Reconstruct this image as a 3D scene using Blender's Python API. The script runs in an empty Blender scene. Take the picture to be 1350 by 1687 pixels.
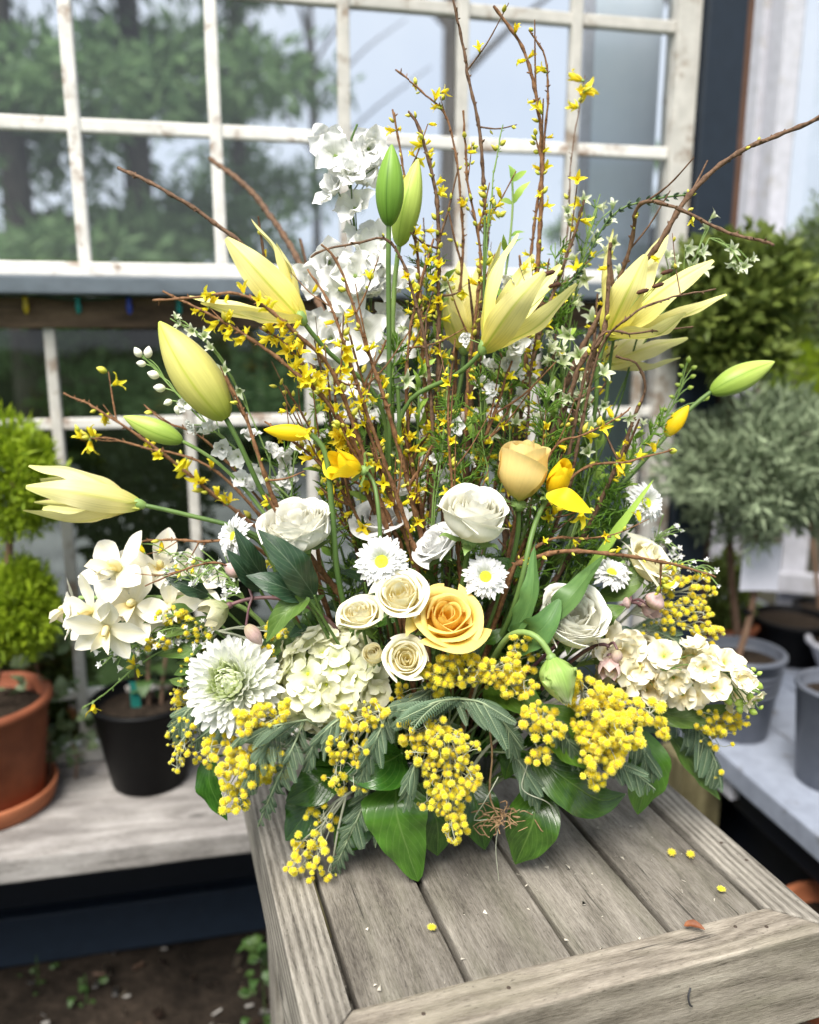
import bpy, bmesh, math, random
import numpy as np
from mathutils import Vector, Matrix, noise as mnoise

random.seed(7); RNG = np.random.default_rng(7)
SC = bpy.context.scene
COL = SC.collection
PI = math.pi

# ------------------------------------------------------------------ camera, sky, sun, exposure
CAM_H = 1.19; PITCH = math.radians(12.3); FPX = 1352.0; PW, PH = 1350.0, 1687.0
cam_d = bpy.data.cameras.new('camera'); cam = bpy.data.objects.new('camera', cam_d); COL.objects.link(cam)
cam.location = (0, 0, CAM_H); cam.rotation_euler = (PI/2 - PITCH, 0, 0)
cam_d.sensor_fit = 'VERTICAL'; cam_d.sensor_height = 36.0; cam_d.lens = FPX/PH*36.0
cam_d.clip_start = 0.02; cam_d.clip_end = 500
cam_d.dof.use_dof = True; cam_d.dof.focus_distance = 0.70; cam_d.dof.aperture_fstop = cam_d.lens/1000/0.0096
SC.camera = cam

SUN_EL, SUN_AZ = math.radians(57), math.radians(-158)     # azimuth from +Y, clockwise; sun stands behind the camera to the left
world = bpy.data.worlds.new('World'); SC.world = world; world.use_nodes = True
nt = world.node_tree; nt.nodes.clear()
def N(nt, t, **kw):
    n = nt.nodes.new(t)
    for k, v in kw.items():
        if k.startswith('i_'): n.inputs[k[2:].replace('_', ' ')].default_value = v
        else: setattr(n, k, v)
    return n
sky = N(nt, 'ShaderNodeTexSky', sky_type='NISHITA', sun_disc=False, sun_elevation=SUN_EL, sun_rotation=SUN_AZ, air_density=1.0, dust_density=3.0, ozone_density=1.0)
tc = N(nt, 'ShaderNodeTexCoord')
cn = N(nt, 'ShaderNodeTexNoise'); cn.inputs['Scale'].default_value = 2.2; cn.inputs['Detail'].default_value = 7; cn.inputs['Roughness'].default_value = .55
cr = N(nt, 'ShaderNodeValToRGB'); cr.color_ramp.elements[0].position = .32; cr.color_ramp.elements[1].position = .68
cr.color_ramp.elements[0].color = (5.0, 5.6, 6.6, 1); cr.color_ramp.elements[1].color = (7.0, 7.3, 7.8, 1)
mx = N(nt, 'ShaderNodeMixRGB'); mx.inputs[0].default_value = .86
bg = N(nt, 'ShaderNodeBackground'); bg.inputs['Strength'].default_value = .05
wo = N(nt, 'ShaderNodeOutputWorld')
nt.links.new(tc.outputs['Generated'], cn.inputs['Vector']); nt.links.new(cn.outputs['Fac'], cr.inputs[0])
nt.links.new(sky.outputs[0], mx.inputs[1]); nt.links.new(cr.outputs[0], mx.inputs[2])
nt.links.new(mx.outputs[0], bg.inputs['Color']); nt.links.new(bg.outputs[0], wo.inputs['Surface'])
sun_d = bpy.data.lights.new('sun', 'SUN'); sun_d.energy = 2.6; sun_d.angle = math.radians(34); sun_d.color = (1, .955, .88)
sun = bpy.data.objects.new('sun', sun_d); COL.objects.link(sun)
sun.rotation_euler = (math.radians(90)-SUN_EL, 0, PI-SUN_AZ)
SC.view_settings.view_transform = 'Standard'; SC.view_settings.look = 'None'
SC.view_settings.exposure = 1.56; SC.view_settings.gamma = 1.0
SC.cycles.use_denoising = True
SC.cycles.max_bounces = 9; SC.cycles.diffuse_bounces = 7; SC.cycles.glossy_bounces = 3; SC.cycles.adaptive_threshold = .02; SC.cycles.transparent_max_bounces = 16; SC.cycles.sample_clamp_indirect = 6.0

# ------------------------------------------------------------------ pixel rays -> places in the world
_c, _s = math.cos(PITCH), math.sin(PITCH)
def ray(px, py):
    x = (px-PW/2)/FPX; y = -(py-PH/2)/FPX
    return np.array([x, _c+_s*y, -_s+_c*y])
CAMP = np.array([0, 0, CAM_H])
def at(px, py, Y):
    r = ray(px, py); return CAMP + r*(Y/r[1])
def onz(px, py, z):
    r = ray(px, py); return CAMP + r*((z-CAM_H)/r[2])
AX = .755                                   # the arrangement's axis stands at this distance
def A(px, py, d=0.0): return at(px, py, AX+d)
def m_px(px, d=0.0, py=843):                # how many metres a length of px pixels is there
    return px/FPX*(AX+d)/ray(675, py)[1]

# ------------------------------------------------------------------ mesh helpers
def np_mesh(name, verts, faces, uv=None, mats=(), midx=None, smooth=True):
    """faces: int array (n,4) or (n,3), or list of such arrays"""
    me = bpy.data.meshes.new(name)
    verts = np.asarray(verts, dtype=np.float32)
    fl = faces if isinstance(faces, list) else [faces]
    fl = [np.asarray(f, dtype=np.int32) for f in fl if len(f)]
    loops = np.concatenate([f.ravel() for f in fl])
    tot = np.concatenate([np.full(len(f), f.shape[1], dtype=np.int32) for f in fl])
    start = np.concatenate([[0], np.cumsum(tot)[:-1]]).astype(np.int32)
    me.vertices.add(len(verts)); me.vertices.foreach_set('co', verts.ravel())
    me.loops.add(len(loops)); me.loops.foreach_set('vertex_index', loops)
    me.polygons.add(len(tot)); me.polygons.foreach_set('loop_start', start)
    if smooth: me.polygons.foreach_set('use_smooth', np.ones(len(tot), dtype=bool))
    for m in mats: me.materials.append(m)
    if midx is not None: me.polygons.foreach_set('material_index', np.asarray(midx, dtype=np.int32))
    if uv is not None:
        l = me.uv_layers.new(name='UVMap'); l.data.foreach_set('uv', np.asarray(uv, dtype=np.float32)[loops].ravel())
    me.update(calc_edges=True); return me

def grid_faces(nu, nv, off=0, wrap=False):
    """vertex index = j*nu+i (i across, j along)"""
    i = np.arange(nu if wrap else nu-1); j = np.arange(nv-1)
    I, J = np.meshgrid(i, j); I = I.ravel(); J = J.ravel(); I2 = (I+1) % nu
    return np.stack([J*nu+I, J*nu+I2, (J+1)*nu+I2, (J+1)*nu+I], 1)+off

class Geo:
    def __init__(s): s.v = []; s.f4 = []; s.f3 = []; s.uv = []; s.n = 0; s.m4 = []; s.m3 = []
    def add(s, v, f, uv=None, m=0):
        v = np.asarray(v, float).reshape(-1, 3); f = np.asarray(f, int)
        s.v.append(v); s.uv.append(np.zeros((len(v), 2)) if uv is None else np.asarray(uv, float).reshape(-1, 2))
        if f.shape[1] == 4: s.f4.append(f+s.n); s.m4.append(np.full(len(f), m))
        else: s.f3.append(f+s.n); s.m3.append(np.full(len(f), m))
        s.n += len(v); return s
    def mesh(s, name, mats, smooth=True):
        fs = []; mi = []
        if s.f4: fs.append(np.concatenate(s.f4)); mi.append(np.concatenate(s.m4))
        if s.f3: fs.append(np.concatenate(s.f3)); mi.append(np.concatenate(s.m3))
        mats = mats if isinstance(mats, (list, tuple)) else [mats]
        return np_mesh(name, np.concatenate(s.v), fs, np.concatenate(s.uv), mats, np.concatenate(mi), smooth)

def unit(v):
    v = np.asarray(v, float); n = np.linalg.norm(v); return v/n if n > 1e-12 else np.array([0, 0, 1.])
def basis(z, hint=(0, 0, 1)):
    """3x3, columns x,y,z; z along the direction, y near the hint"""
    z = unit(z); h = np.asarray(hint, float)
    if abs(z@unit(h)) > .985: h = np.array([1, 0, 0.]) if abs(z[0]) < .9 else np.array([0, 1., 0])
    x = unit(np.cross(h, z)); y = np.cross(z, x); return np.stack([x, y, z], 1)
def rotm(ax, a): return np.array(Matrix.Rotation(a, 3, Vector(ax)))
def catmull(P, n):
    P = np.asarray(P, float); k = len(P)
    if k == 2: return P[0]+(P[1]-P[0])*np.linspace(0, 1, n)[:, None]
    Q = np.vstack([2*P[0]-P[1], P, 2*P[-1]-P[-2]])
    d = np.linalg.norm(np.diff(P, axis=0), axis=1); s = np.concatenate([[0], np.cumsum(d)]); s /= s[-1]
    out = []
    for t in np.linspace(0, 1, n):
        i = min(np.searchsorted(s, t, side='right')-1, k-2); u = (t-s[i])/max(s[i+1]-s[i], 1e-9)
        a, b, c, e = Q[i], Q[i+1], Q[i+2], Q[i+3]
        out.append(.5*(2*b+(c-a)*u+(2*a-5*b+4*c-e)*u*u+(3*b-a-3*c+e)*u**3))
    return np.array(out)
def frames(P):
    T = np.gradient(P, axis=0); T /= np.linalg.norm(T, axis=1)[:, None]+1e-12
    B = basis(T[0]); x = B[:, 0]; X = []
    for t in T:
        x = unit(x-t*(x@t)); X.append(x)
    X = np.array(X); return T, X, np.cross(T, X)
def tube_geo(g, P, R, sides=7, m=0, cap=True, wob=0):
    P = np.asarray(P, float); n = len(P); R = np.broadcast_to(np.asarray(R, float), (n,))
    T, X, Y = frames(P); a = np.linspace(0, 2*PI, sides, endpoint=False)
    rr = R[:, None]*np.ones((n, sides))
    if wob: rr = rr*(1+RNG.normal(0, wob, (n, sides)))
    V = P[:, None, :]+rr[:, :, None]*(np.cos(a)[None, :, None]*X[:, None, :]+np.sin(a)[None, :, None]*Y[:, None, :])
    L = np.concatenate([[0], np.cumsum(np.linalg.norm(np.diff(P, axis=0), axis=1))])
    uv = np.stack([np.tile(np.arange(sides)/sides, n), np.repeat(L, sides)], 1)
    g.add(V.reshape(-1, 3), grid_faces(sides, n, wrap=True), uv, m)
    if cap:
        g.add(np.vstack([V[-1], P[-1]+T[-1]*R[-1]*.6]), [[i, (i+1) % sides, sides] for i in range(sides)], None, m)
    return g
def blade_geo(g, spine, width, nrm, prof='leaf', fold=.15, curl=0.0, wav=0.0, nu=7, nv=14, m=0, wavn=3.0, seed=0, thick=0.0):
    """a thin leaf / tepal along a spine; nrm: the side its upper face looks to"""
    P = catmull(spine, nv); T = np.gradient(P, axis=0); T /= np.linalg.norm(T, axis=1)[:, None]+1e-12
    v = np.linspace(0, 1, nv); u = np.linspace(-1, 1, nu)
    if callable(prof): w = prof(v)
    elif prof == 'leaf': w = np.sin(PI*np.clip(v, 0, 1)**.8)**.9*1.0
    elif prof == 'tepal': w = np.clip(np.sin(PI*(v*.93+.04)**.85), 0, 1)**.75*(1-.15*v)
    elif prof == 'heart': w = np.clip((v*7)**.6, 0, 1)*np.clip(1-v, 0, 1)**.62*1.25
    elif prof == 'strap': w = np.clip(v*9+.25, 0, 1)**.5*np.clip((1-v)*2.2, 0, 1)**.7
    elif prof == 'blunt': w = np.maximum(np.clip(.35+v*1.1, 0, 1)*np.sqrt(np.clip(1-((v-.66)/.345)**2*(v > .66), 0, 1)), .30)
    elif prof == 'spat': w = np.clip(.25+v*1.1, 0, 1)*np.sqrt(np.clip(1-((v-.62)/.385)**2*(v > .62), 0, 1))
    w = np.maximum(w, .015)*width*.5
    nr = np.asarray(nrm, float); n_ = nr-T*(T@nr)[:, None]; n_ /= np.linalg.norm(n_, axis=1)[:, None]+1e-9
    s_ = np.cross(T, n_)
    U, VV = np.meshgrid(u, v)
    off = fold*np.abs(U)**1.3+curl*U**2
    ph = seed*1.7
    wv = wav*np.sin(VV*wavn*2*PI+ph+np.sign(U)*.9)*np.abs(U)**2
    Vx = P[:, None, :]+s_[:, None, :]*(U*w[:, None])[:, :, None]+n_[:, None, :]*((off+wv)*w[:, None])[:, :, None]
    uv = np.stack([(U*.5+.5).ravel(), VV.ravel()], 1)
    g.add(Vx.reshape(-1, 3), grid_faces(nu, nv), uv, m); return g
def lathe_geo(g, prof, sides=32, m=0, cen=(0, 0, 0), closed=False):
    pr = np.array(prof, float); a = np.linspace(0, 2*PI, sides, endpoint=False); n = len(pr)
    V = np.stack([pr[:, 0][:, None]*np.cos(a), pr[:, 0][:, None]*np.sin(a), pr[:, 1][:, None]*np.ones(sides)], 2)+np.array(cen)
    uv = np.stack([np.tile(np.arange(sides)/sides, n), np.repeat(np.linspace(0, 1, n), sides)], 1)
    g.add(V.reshape(-1, 3), grid_faces(sides, n, wrap=True), uv, m); return g

def mat4(R, t, s=1.0):
    M = Matrix([[*(np.asarray(R)[i]*s), t[i]] for i in range(3)]+[[0, 0, 0, 1]]); return M
def link(name, me, parent=None, loc=(0, 0, 0), M=None):
    o = bpy.data.objects.new(name, me); COL.objects.link(o)
    if parent is not None: o.parent = parent
    if M is not None: o.matrix_local = M
    else: o.location = loc
    return o
def tag(o, label=None, cat=None, group=None, kind=None):
    if label: o['label'] = label
    if cat: o['category'] = cat
    if group: o['group'] = group
    if kind: o['kind'] = kind
    return o
def thing(name, label, cat, loc, group=None, me=None, rz=0):
    o = link(name, me, None, tuple(loc)); o.rotation_euler = (0, 0, rz); return tag(o, label, cat, group)
def box_mesh(name, sx, sy, sz, mat, bev=.003, seg=2, nx=1, jit=0.0, center=True):
    """box from the origin: x 0..sx (or centred), y centred, z centred; optional cuts along x with jitter"""
    bm = bmesh.new(); bmesh.ops.create_cube(bm, size=1)
    for v in bm.verts: v.co = Vector(((v.co.x+(0 if center else .5))*sx, v.co.y*sy, v.co.z*sz))
    if nx > 1:
        ed = [e for e in bm.edges if abs(e.verts[0].co.x-e.verts[1].co.x) > sx*.9]
        bmesh.ops.subdivide_edges(bm, edges=ed, cuts=nx-1, use_grid_fill=True)
    if bev: bmesh.ops.bevel(bm, geom=[e for e in bm.edges if e.calc_face_angle(0) > .5], offset=bev, segments=seg, affect='EDGES', profile=.6)
    if jit:
        for v in bm.verts:
            q = Vector((v.co.x*14, v.co.y*40+sx*13, v.co.z*40+sy*31)); v.co += mnoise.noise_vector(q)*jit
    me = bpy.data.meshes.new(name); bm.to_mesh(me); bm.free(); me.materials.append(mat)
    for p in me.polygons: p.use_smooth = False
    return me
def prism_mesh(name, poly, z0, z1, mat, bev=.002):
    bm = bmesh.new(); vs = [bm.verts.new((x, y, z0)) for x, y in poly]; f = bm.faces.new(vs)
    r = bmesh.ops.extrude_face_region(bm, geom=[f])
    for v in r['geom']:
        if isinstance(v, bmesh.types.BMVert): v.co.z = z1
    bmesh.ops.recalc_face_normals(bm, faces=bm.faces)
    if bev: bmesh.ops.bevel(bm, geom=bm.edges[:], offset=bev, segments=2, affect='EDGES', profile=.6)
    me = bpy.data.meshes.new(name); bm.to_mesh(me); bm.free(); me.materials.append(mat); return me

# ------------------------------------------------------------------ materials
def new_mat(name):
    m = bpy.data.materials.new(name); m.use_nodes = True; t = m.node_tree; t.nodes.clear()
    o = t.nodes.new('ShaderNodeOutputMaterial'); return m, t, o
def ramp(t, fac, stops):
    r = t.nodes.new('ShaderNodeValToRGB'); e = r.color_ramp.elements
    while len(e) < len(stops): e.new(.5)
    for k, (p, c) in enumerate(stops): e[k].position = p; e[k].color = (*c, 1) if len(c) == 3 else c
    if fac is not None: t.links.new(fac, r.inputs[0])
    return r.outputs[0]
def math_n(t, op, a, b=None, c=None):
    n = t.nodes.new('ShaderNodeMath'); n.operation = op
    for i, x in enumerate((a, b, c)):
        if x is None: continue
        if isinstance(x, (int, float)): n.inputs[i].default_value = x
        else: t.links.new(x, n.inputs[i])
    return n.outputs[0]
def mixc(t, fac, a, b, mode='MIX'):
    n = t.nodes.new('ShaderNodeMixRGB'); n.blend_type = mode
    for i, x in enumerate((fac, a, b)):
        if isinstance(x, (int, float)): n.inputs[i].default_value = x
        elif isinstance(x, tuple): n.inputs[i].default_value = (*x, 1)
        else: t.links.new(x, n.inputs[i])
    return n.outputs[0]
def noise_n(t, vec, scale, detail=4, rough=.55, dist=0.0):
    n = t.nodes.new('ShaderNodeTexNoise'); n.inputs['Scale'].default_value = scale; n.inputs['Detail'].default_value = detail
    n.inputs['Roughness'].default_value = rough; n.inputs['Distortion'].default_value = dist
    if vec is not None: t.links.new(vec, n.inputs['Vector'])
    return n.outputs['Fac']
def mapping(t, vec, scale=(1, 1, 1), loc=None):
    n = t.nodes.new('ShaderNodeMapping'); n.inputs['Scale'].default_value = scale; t.links.new(vec, n.inputs['Vector'])
    if loc is not None: t.links.new(loc, n.inputs['Location'])
    return n.outputs[0]
def coords(t, which='Object'): return t.nodes.new('ShaderNodeTexCoord').outputs[which]
def rand(t): return t.nodes.new('ShaderNodeObjectInfo').outputs['Random']
def bump(t, h, strength=.3, dist=.002):
    n = t.nodes.new('ShaderNodeBump'); n.inputs['Strength'].default_value = strength; n.inputs['Distance'].default_value = dist
    t.links.new(h, n.inputs['Height']); return n.outputs[0]
def princ(t, col, rough=.5, spec=.5, nrm=None, **kw):
    p = t.nodes.new('ShaderNodeBsdfPrincipled')
    if isinstance(col, tuple): p.inputs['Base Color'].default_value = (*col, 1)
    else: t.links.new(col, p.inputs['Base Color'])
    if isinstance(rough, (int, float)): p.inputs['Roughness'].default_value = rough
    else: t.links.new(rough, p.inputs['Roughness'])
    p.inputs['Specular IOR Level'].default_value = spec
    if nrm is not None: t.links.new(nrm, p.inputs['Normal'])
    for k, v in kw.items(): p.inputs[k.replace('_', ' ')].default_value = v
    return p
def uvs(t):
    n = t.nodes.new('ShaderNodeUVMap'); n.uv_map = 'UVMap'; s = t.nodes.new('ShaderNodeSeparateXYZ'); t.links.new(n.outputs[0], s.inputs[0])
    return s.outputs[0], s.outputs[1], n.outputs[0]
def finish_thin(t, o, col, p, transl, tcol=None):
    tr = t.nodes.new('ShaderNodeBsdfTranslucent')
    t.links.new(col, tr.inputs['Color']); ms = t.nodes.new('ShaderNodeMixShader'); ms.inputs[0].default_value = transl
    t.links.new(p.outputs[0], ms.inputs[1]); t.links.new(tr.outputs[0], ms.inputs[2]); t.links.new(ms.outputs[0], o.inputs[0])
def vary(t, col, amt, hue=0.0):
    r = rand(t); h = t.nodes.new('ShaderNodeHueSaturation'); t.links.new(col, h.inputs['Color'])
    t.links.new(math_n(t, 'MULTIPLY_ADD', r, amt*2, 1-amt), h.inputs['Value'])
    if hue: t.links.new(math_n(t, 'MULTIPLY_ADD', math_n(t, 'FRACT', math_n(t, 'MULTIPLY', r, 7.13)), hue*2, .5-hue), h.inputs['Hue'])
    return h.outputs[0]
def petal_mat(name, stops, mid=None, midw=.12, transl=.3, rough=.5, spec=.25, vein=.06, vary_amt=.05, hue=.004, veinscale=26, mott=.0, seam=0, seam_col=(.3, .4, .05)):
    """stops: colours from the petal's base (0) to its tip (1); mid: colour of the midrib"""
    m, t, o = new_mat(name); u, v, uv = uvs(t)
    nz = noise_n(t, uv, 5, 3); vv = math_n(t, 'ADD', v, math_n(t, 'MULTIPLY_ADD', nz, .16, -.08))
    col = ramp(t, vv, stops)
    if mid is not None:
        d = math_n(t, 'ABSOLUTE', math_n(t, 'SUBTRACT', u, .5)); k = math_n(t, 'SUBTRACT', 1, math_n(t, 'DIVIDE', d, midw)); k = math_n(t, 'MAXIMUM', k, 0)
        k = math_n(t, 'MULTIPLY', math_n(t, 'POWER', k, .8), math_n(t, 'MULTIPLY_ADD', v, -.35, .9))
        col = mixc(t, k, col, mid)
    if seam:
        f_ = math_n(t, 'FRACT', math_n(t, 'MULTIPLY', u, seam)); d = math_n(t, 'ABSOLUTE', math_n(t, 'SUBTRACT', f_, .5)); k = math_n(t, 'MAXIMUM', math_n(t, 'SUBTRACT', 1, math_n(t, 'MULTIPLY', d, 18)), 0)
        col = mixc(t, math_n(t, 'MULTIPLY', k, .75), col, seam_col)
    st = mapping(t, uv, (veinscale, 1.6, 1)); ln = noise_n(t, st, 1.0, 4, .6)
    col = mixc(t, vein, col, mixc(t, 1.0, col, ramp(t, ln, [(.3, (.55, .55, .5)), (.7, (1.15, 1.15, 1.15))]), 'MULTIPLY'))
    if mott: col = mixc(t, mott, col, mixc(t, 1.0, col, ramp(t, noise_n(t, uv, 9, 5, .6), [(.3, (.7, .66, .5)), (.6, (1.05, 1.05, 1.05))]), 'MULTIPLY'))
    col = vary(t, col, vary_amt, hue)
    p = princ(t, col, rough, spec, bump(t, ln, .25, .0007)); finish_thin(t, o, col, p, transl); return m
def leaf_mat(name, c1, c2, vein_col, rough=.35, transl=.15, veins=9, slant=1.1, spec=.5, vary_amt=.15, hue=.012, back=None):
    m, t, o = new_mat(name); u, v, uv = uvs(t)
    d = math_n(t, 'ABSOLUTE', math_n(t, 'SUBTRACT', u, .5))
    col = ramp(t, noise_n(t, uv, 4, 5, .6), [(.3, c1), (.7, c2)])
    ph = math_n(t, 'FRACT', math_n(t, 'MULTIPLY', math_n(t, 'SUBTRACT', v, math_n(t, 'MULTIPLY', d, slant)), veins))
    s = math_n(t, 'ABSOLUTE', math_n(t, 'SUBTRACT', ph, .5)); s = math_n(t, 'SUBTRACT', 1, math_n(t, 'MULTIPLY', s, 7)); s = math_n(t, 'MAXIMUM', s, 0)
    mid = math_n(t, 'MAXIMUM', math_n(t, 'SUBTRACT', 1, math_n(t, 'DIVIDE', d, .028)), 0)
    vn = math_n(t, 'MAXIMUM', math_n(t, 'MULTIPLY', s, .32), mid)
    col = mixc(t, math_n(t, 'MULTIPLY', vn, .65), col, vein_col)
    col = vary(t, col, vary_amt, hue)
    if back is not None:
        ge = t.nodes.new('ShaderNodeNewGeometry'); col = mixc(t, ge.outputs['Backfacing'], col, back)
    h = math_n(t, 'ADD', math_n(t, 'MULTIPLY', vn, -1), math_n(t, 'MULTIPLY', noise_n(t, uv, 30, 3), .35))
    p = princ(t, col, rough, spec, bump(t, h, .35, .0012)); finish_thin(t, o, col, p, transl); return m
def plain_mat(name, c1, c2=None, scale=40, rough=.6, spec=.4, bmp=.2, dist=.001, vary_amt=.0, detail=5, stretch=(1, 1, 1), metal=0.0, **kw):
    m, t, o = new_mat(name); co = mapping(t, coords(t), stretch); nz = noise_n(t, co, scale, detail, .6)
    col = ramp(t, nz, [(.32, c1), (.68, c2 or c1)])
    if vary_amt: col = vary(t, col, vary_amt, .006)
    p = princ(t, col, rough, spec, bump(t, nz, bmp, dist), Metallic=metal, **kw); t.links.new(p.outputs[0], o.inputs[0]); return m
def wood_mat(name, dark, mid, light, grain=1.0, ring=55, bmp=.5, green=None, rough=.8, knot=True):
    """weathered timber, grain along local X"""
    m, t, o = new_mat(name); co = coords(t); r = rand(t)
    cv = t.nodes.new('ShaderNodeCombineXYZ')
    for i, k in enumerate((17.3, 9.1, 5.7)): t.links.new(math_n(t, 'MULTIPLY', r, k), cv.inputs[i])
    vec = mapping(t, co, (1, 1, 1), cv.outputs[0])
    big = noise_n(t, mapping(t, vec, (1.6, 11, 11)), 1.0, 3, .5)
    # growth rings: bands over the cross-section, bent by a long noise
    sp = t.nodes.new('ShaderNodeSeparateXYZ'); t.links.new(vec, sp.inputs[0])
    yz = math_n(t, 'ADD', math_n(t, 'MULTIPLY', sp.outputs[1], ring*1.0), math_n(t, 'MULTIPLY', sp.outputs[2], ring*.55))
    vo = t.nodes.new('ShaderNodeTexVoronoi'); vo.inputs['Scale'].default_value = 1.0; t.links.new(mapping(t, vec, (5.5, 13, 13)), vo.inputs['Vector']); kd = vo.outputs['Distance']
    halo = math_n(t, 'POWER', 2.718, math_n(t, 'MULTIPLY', kd, -7.0))
    rg = math_n(t, 'SINE', math_n(t, 'MULTIPLY', math_n(t, 'ADD', math_n(t, 'ADD', yz, math_n(t, 'MULTIPLY', halo, 3.0)), math_n(t, 'MULTIPLY', big, 3.2)), 6.283))
    rg = math_n(t, 'MULTIPLY_ADD', rg, .5, .5)
    fib = noise_n(t, mapping(t, vec, (16, 250, 250)), 1.0, 8, .8)
    fib2 = noise_n(t, mapping(t, vec, (95, 900, 900)), 1.0, 5, .75)
    g = math_n(t, 'ADD', math_n(t, 'MULTIPLY', rg, .13*grain), math_n(t, 'ADD', math_n(t, 'MULTIPLY', fib, .46), math_n(t, 'MULTIPLY', fib2, .46)))
    col = ramp(t, g, [(.34, dark), (.46, mid), (.64, light)])
    blot = noise_n(t, mapping(t, vec, (7, 16, 16)), 1.0, 7, .68)
    col = mixc(t, .8, col, mixc(t, 1.0, col, ramp(t, blot, [(.34, (.50, .47, .44)), (.62, (1.2, 1.17, 1.12))]), 'MULTIPLY'))
    if knot: col = mixc(t, mixc(t, 1.0, ramp(t, math_n(t, 'ADD', kd, math_n(t, 'MULTIPLY', math_n(t, 'SUBTRACT', fib, .5), .10)), [(.045, (1, 1, 1)), (.11, (0, 0, 0))]), (.75, .75, .75), 'MULTIPLY'), col, tuple(x*.8 for x in dark))
    if green is not None:
        gm = ramp(t, noise_n(t, mapping(t, vec, (5, 22, 22)), 1.0, 6, .65), [(.5, (0, 0, 0)), (.72, (1, 1, 1))]); 
        col = mixc(t, mixc(t, 1.0, gm, (.45, .45, .45), 'MULTIPLY'), col, green)
    spk = noise_n(t, mapping(t, vec, (160, 420, 420)), 1.0, 3, .6); col = mixc(t, mixc(t, 1.0, ramp(t, spk, [(.30, (1, 1, 1)), (.37, (0, 0, 0))]), (.6, .6, .6), 'MULTIPLY'), col, dark)
    crack = ramp(t, noise_n(t, mapping(t, vec, (5, 210, 210)), 1.0, 3, .5), [(.27, (1, 1, 1)), (.315, (0, 0, 0))])
    col = mixc(t, mixc(t, 1.0, crack, (.7, .7, .7), 'MULTIPLY'), col, (.03, .026, .022))
    h = math_n(t, 'SUBTRACT', g, math_n(t, 'MULTIPLY', crack, .8))
    p = princ(t, col, rough, .25, bump(t, h, bmp, .002)); t.links.new(p.outputs[0], o.inputs[0]); return m

# ================================================================== THE SETTING
M = {}
M['wood'] = wood_mat('weathered_deck_wood', (.042, .037, .031), (.165, .152, .132), (.325, .305, .275), grain=.45, ring=26, bmp=.8, green=(.19, .185, .135))
M['wood_rail'] = wood_mat('weathered_rail_wood', (.038, .034, .029), (.17, .158, .137), (.335, .317, .285), grain=1.25, ring=130, bmp=1.0)
M['wood_front'] = wood_mat('weathered_front_wood', (.062, .053, .042), (.22, .195, .162), (.39, .355, .305), grain=.8, ring=70, bmp=.8, green=(.26, .245, .175))
M['wood_shelf'] = wood_mat('pale_shelf_wood', (.075, .07, .066), (.235, .225, .22), (.36, .35, .35), grain=.6, ring=24, bmp=.5)
M['wood_dark'] = wood_mat('dark_old_wood', (.03, .02, .014), (.085, .057, .038), (.16, .11, .075), ring=30, bmp=.4)
M['post'] = wood_mat('treated_post', (.04, .036, .02), (.10, .088, .045), (.16, .145, .08), ring=30, bmp=.4)
def paint_mat(name, white, under, cover=.62, rough=.55):
    m, t, o = new_mat(name); co = coords(t); r = rand(t); cv = t.nodes.new('ShaderNodeCombineXYZ')
    for i, k in enumerate((17.3, 9.1, 5.7)): t.links.new(math_n(t, 'MULTIPLY', r, k), cv.inputs[i])
    v = mapping(t, co, (1, 1, 1), cv.outputs[0]); n1 = noise_n(t, v, 18, 7, .68)
    k = ramp(t, n1, [(cover-.05, (0, 0, 0)), (cover+.05, (1, 1, 1))])
    c0 = ramp(t, noise_n(t, v, 40, 4), [(.3, tuple(x*.78 for x in white)), (.7, white)])
    col = mixc(t, k, c0, under); p = princ(t, col, rough, .35, bump(t, math_n(t, 'ADD', math_n(t, 'MULTIPLY', k, -.6), n1), .3, .002))
    t.links.new(p.outputs[0], o.inputs[0]); return m
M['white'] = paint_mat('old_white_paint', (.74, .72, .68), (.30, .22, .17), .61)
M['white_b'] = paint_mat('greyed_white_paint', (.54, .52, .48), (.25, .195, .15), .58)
M['lav'] = paint_mat('white_trim_paint', (.52, .52, .57), (.40, .38, .38), .62)
M['tan'] = paint_mat('olive_tan_siding', (.17, .155, .11), (.12, .11, .08), .6)
M['sill'] = paint_mat('blue_grey_paint', (.115, .14, .165), (.07, .07, .07), .68)
M['navy'] = paint_mat('navy_paint', (.012, .020, .033), (.03, .037, .045), .70, .5)
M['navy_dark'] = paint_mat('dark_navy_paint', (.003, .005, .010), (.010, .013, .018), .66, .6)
M['rust'] = paint_mat('brown_trim', (.11, .055, .035), (.12, .06, .04), .6)
M['bench'] = paint_mat('blue_grey_bench_paint', (.27, .30, .37), (.12, .115, .115), .64, .5)
def glass_mat(name, tint, base=.04, rough=.015, veil=.0):
    m, t, o = new_mat(name); tr = t.nodes.new('ShaderNodeBsdfTransparent'); tr.inputs[0].default_value = (*tint, 1)
    gl = t.nodes.new('ShaderNodeBsdfGlossy'); gl.inputs['Roughness'].default_value = rough; gl.inputs[0].default_value = (1, 1, 1, 1)
    nz = noise_n(t, coords(t), 7, 2); t.links.new(bump(t, nz, .12, .004), gl.inputs['Normal'])
    fr = t.nodes.new('ShaderNodeFresnel'); fr.inputs[0].default_value = 1.5; ms = t.nodes.new('ShaderNodeMixShader')
    t.links.new(math_n(t, 'ADD', fr.outputs[0], base), ms.inputs[0]); t.links.new(tr.outputs[0], ms.inputs[1]); t.links.new(gl.outputs[0], ms.inputs[2])
    t.links.new(ms.outputs[0], o.inputs[0]); return m
M['glass'] = glass_mat('old_window_glass', (.94, .97, .99), .03)
M['glass_low'] = glass_mat('dim_window_glass', (.42, .47, .46), .01)
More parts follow.
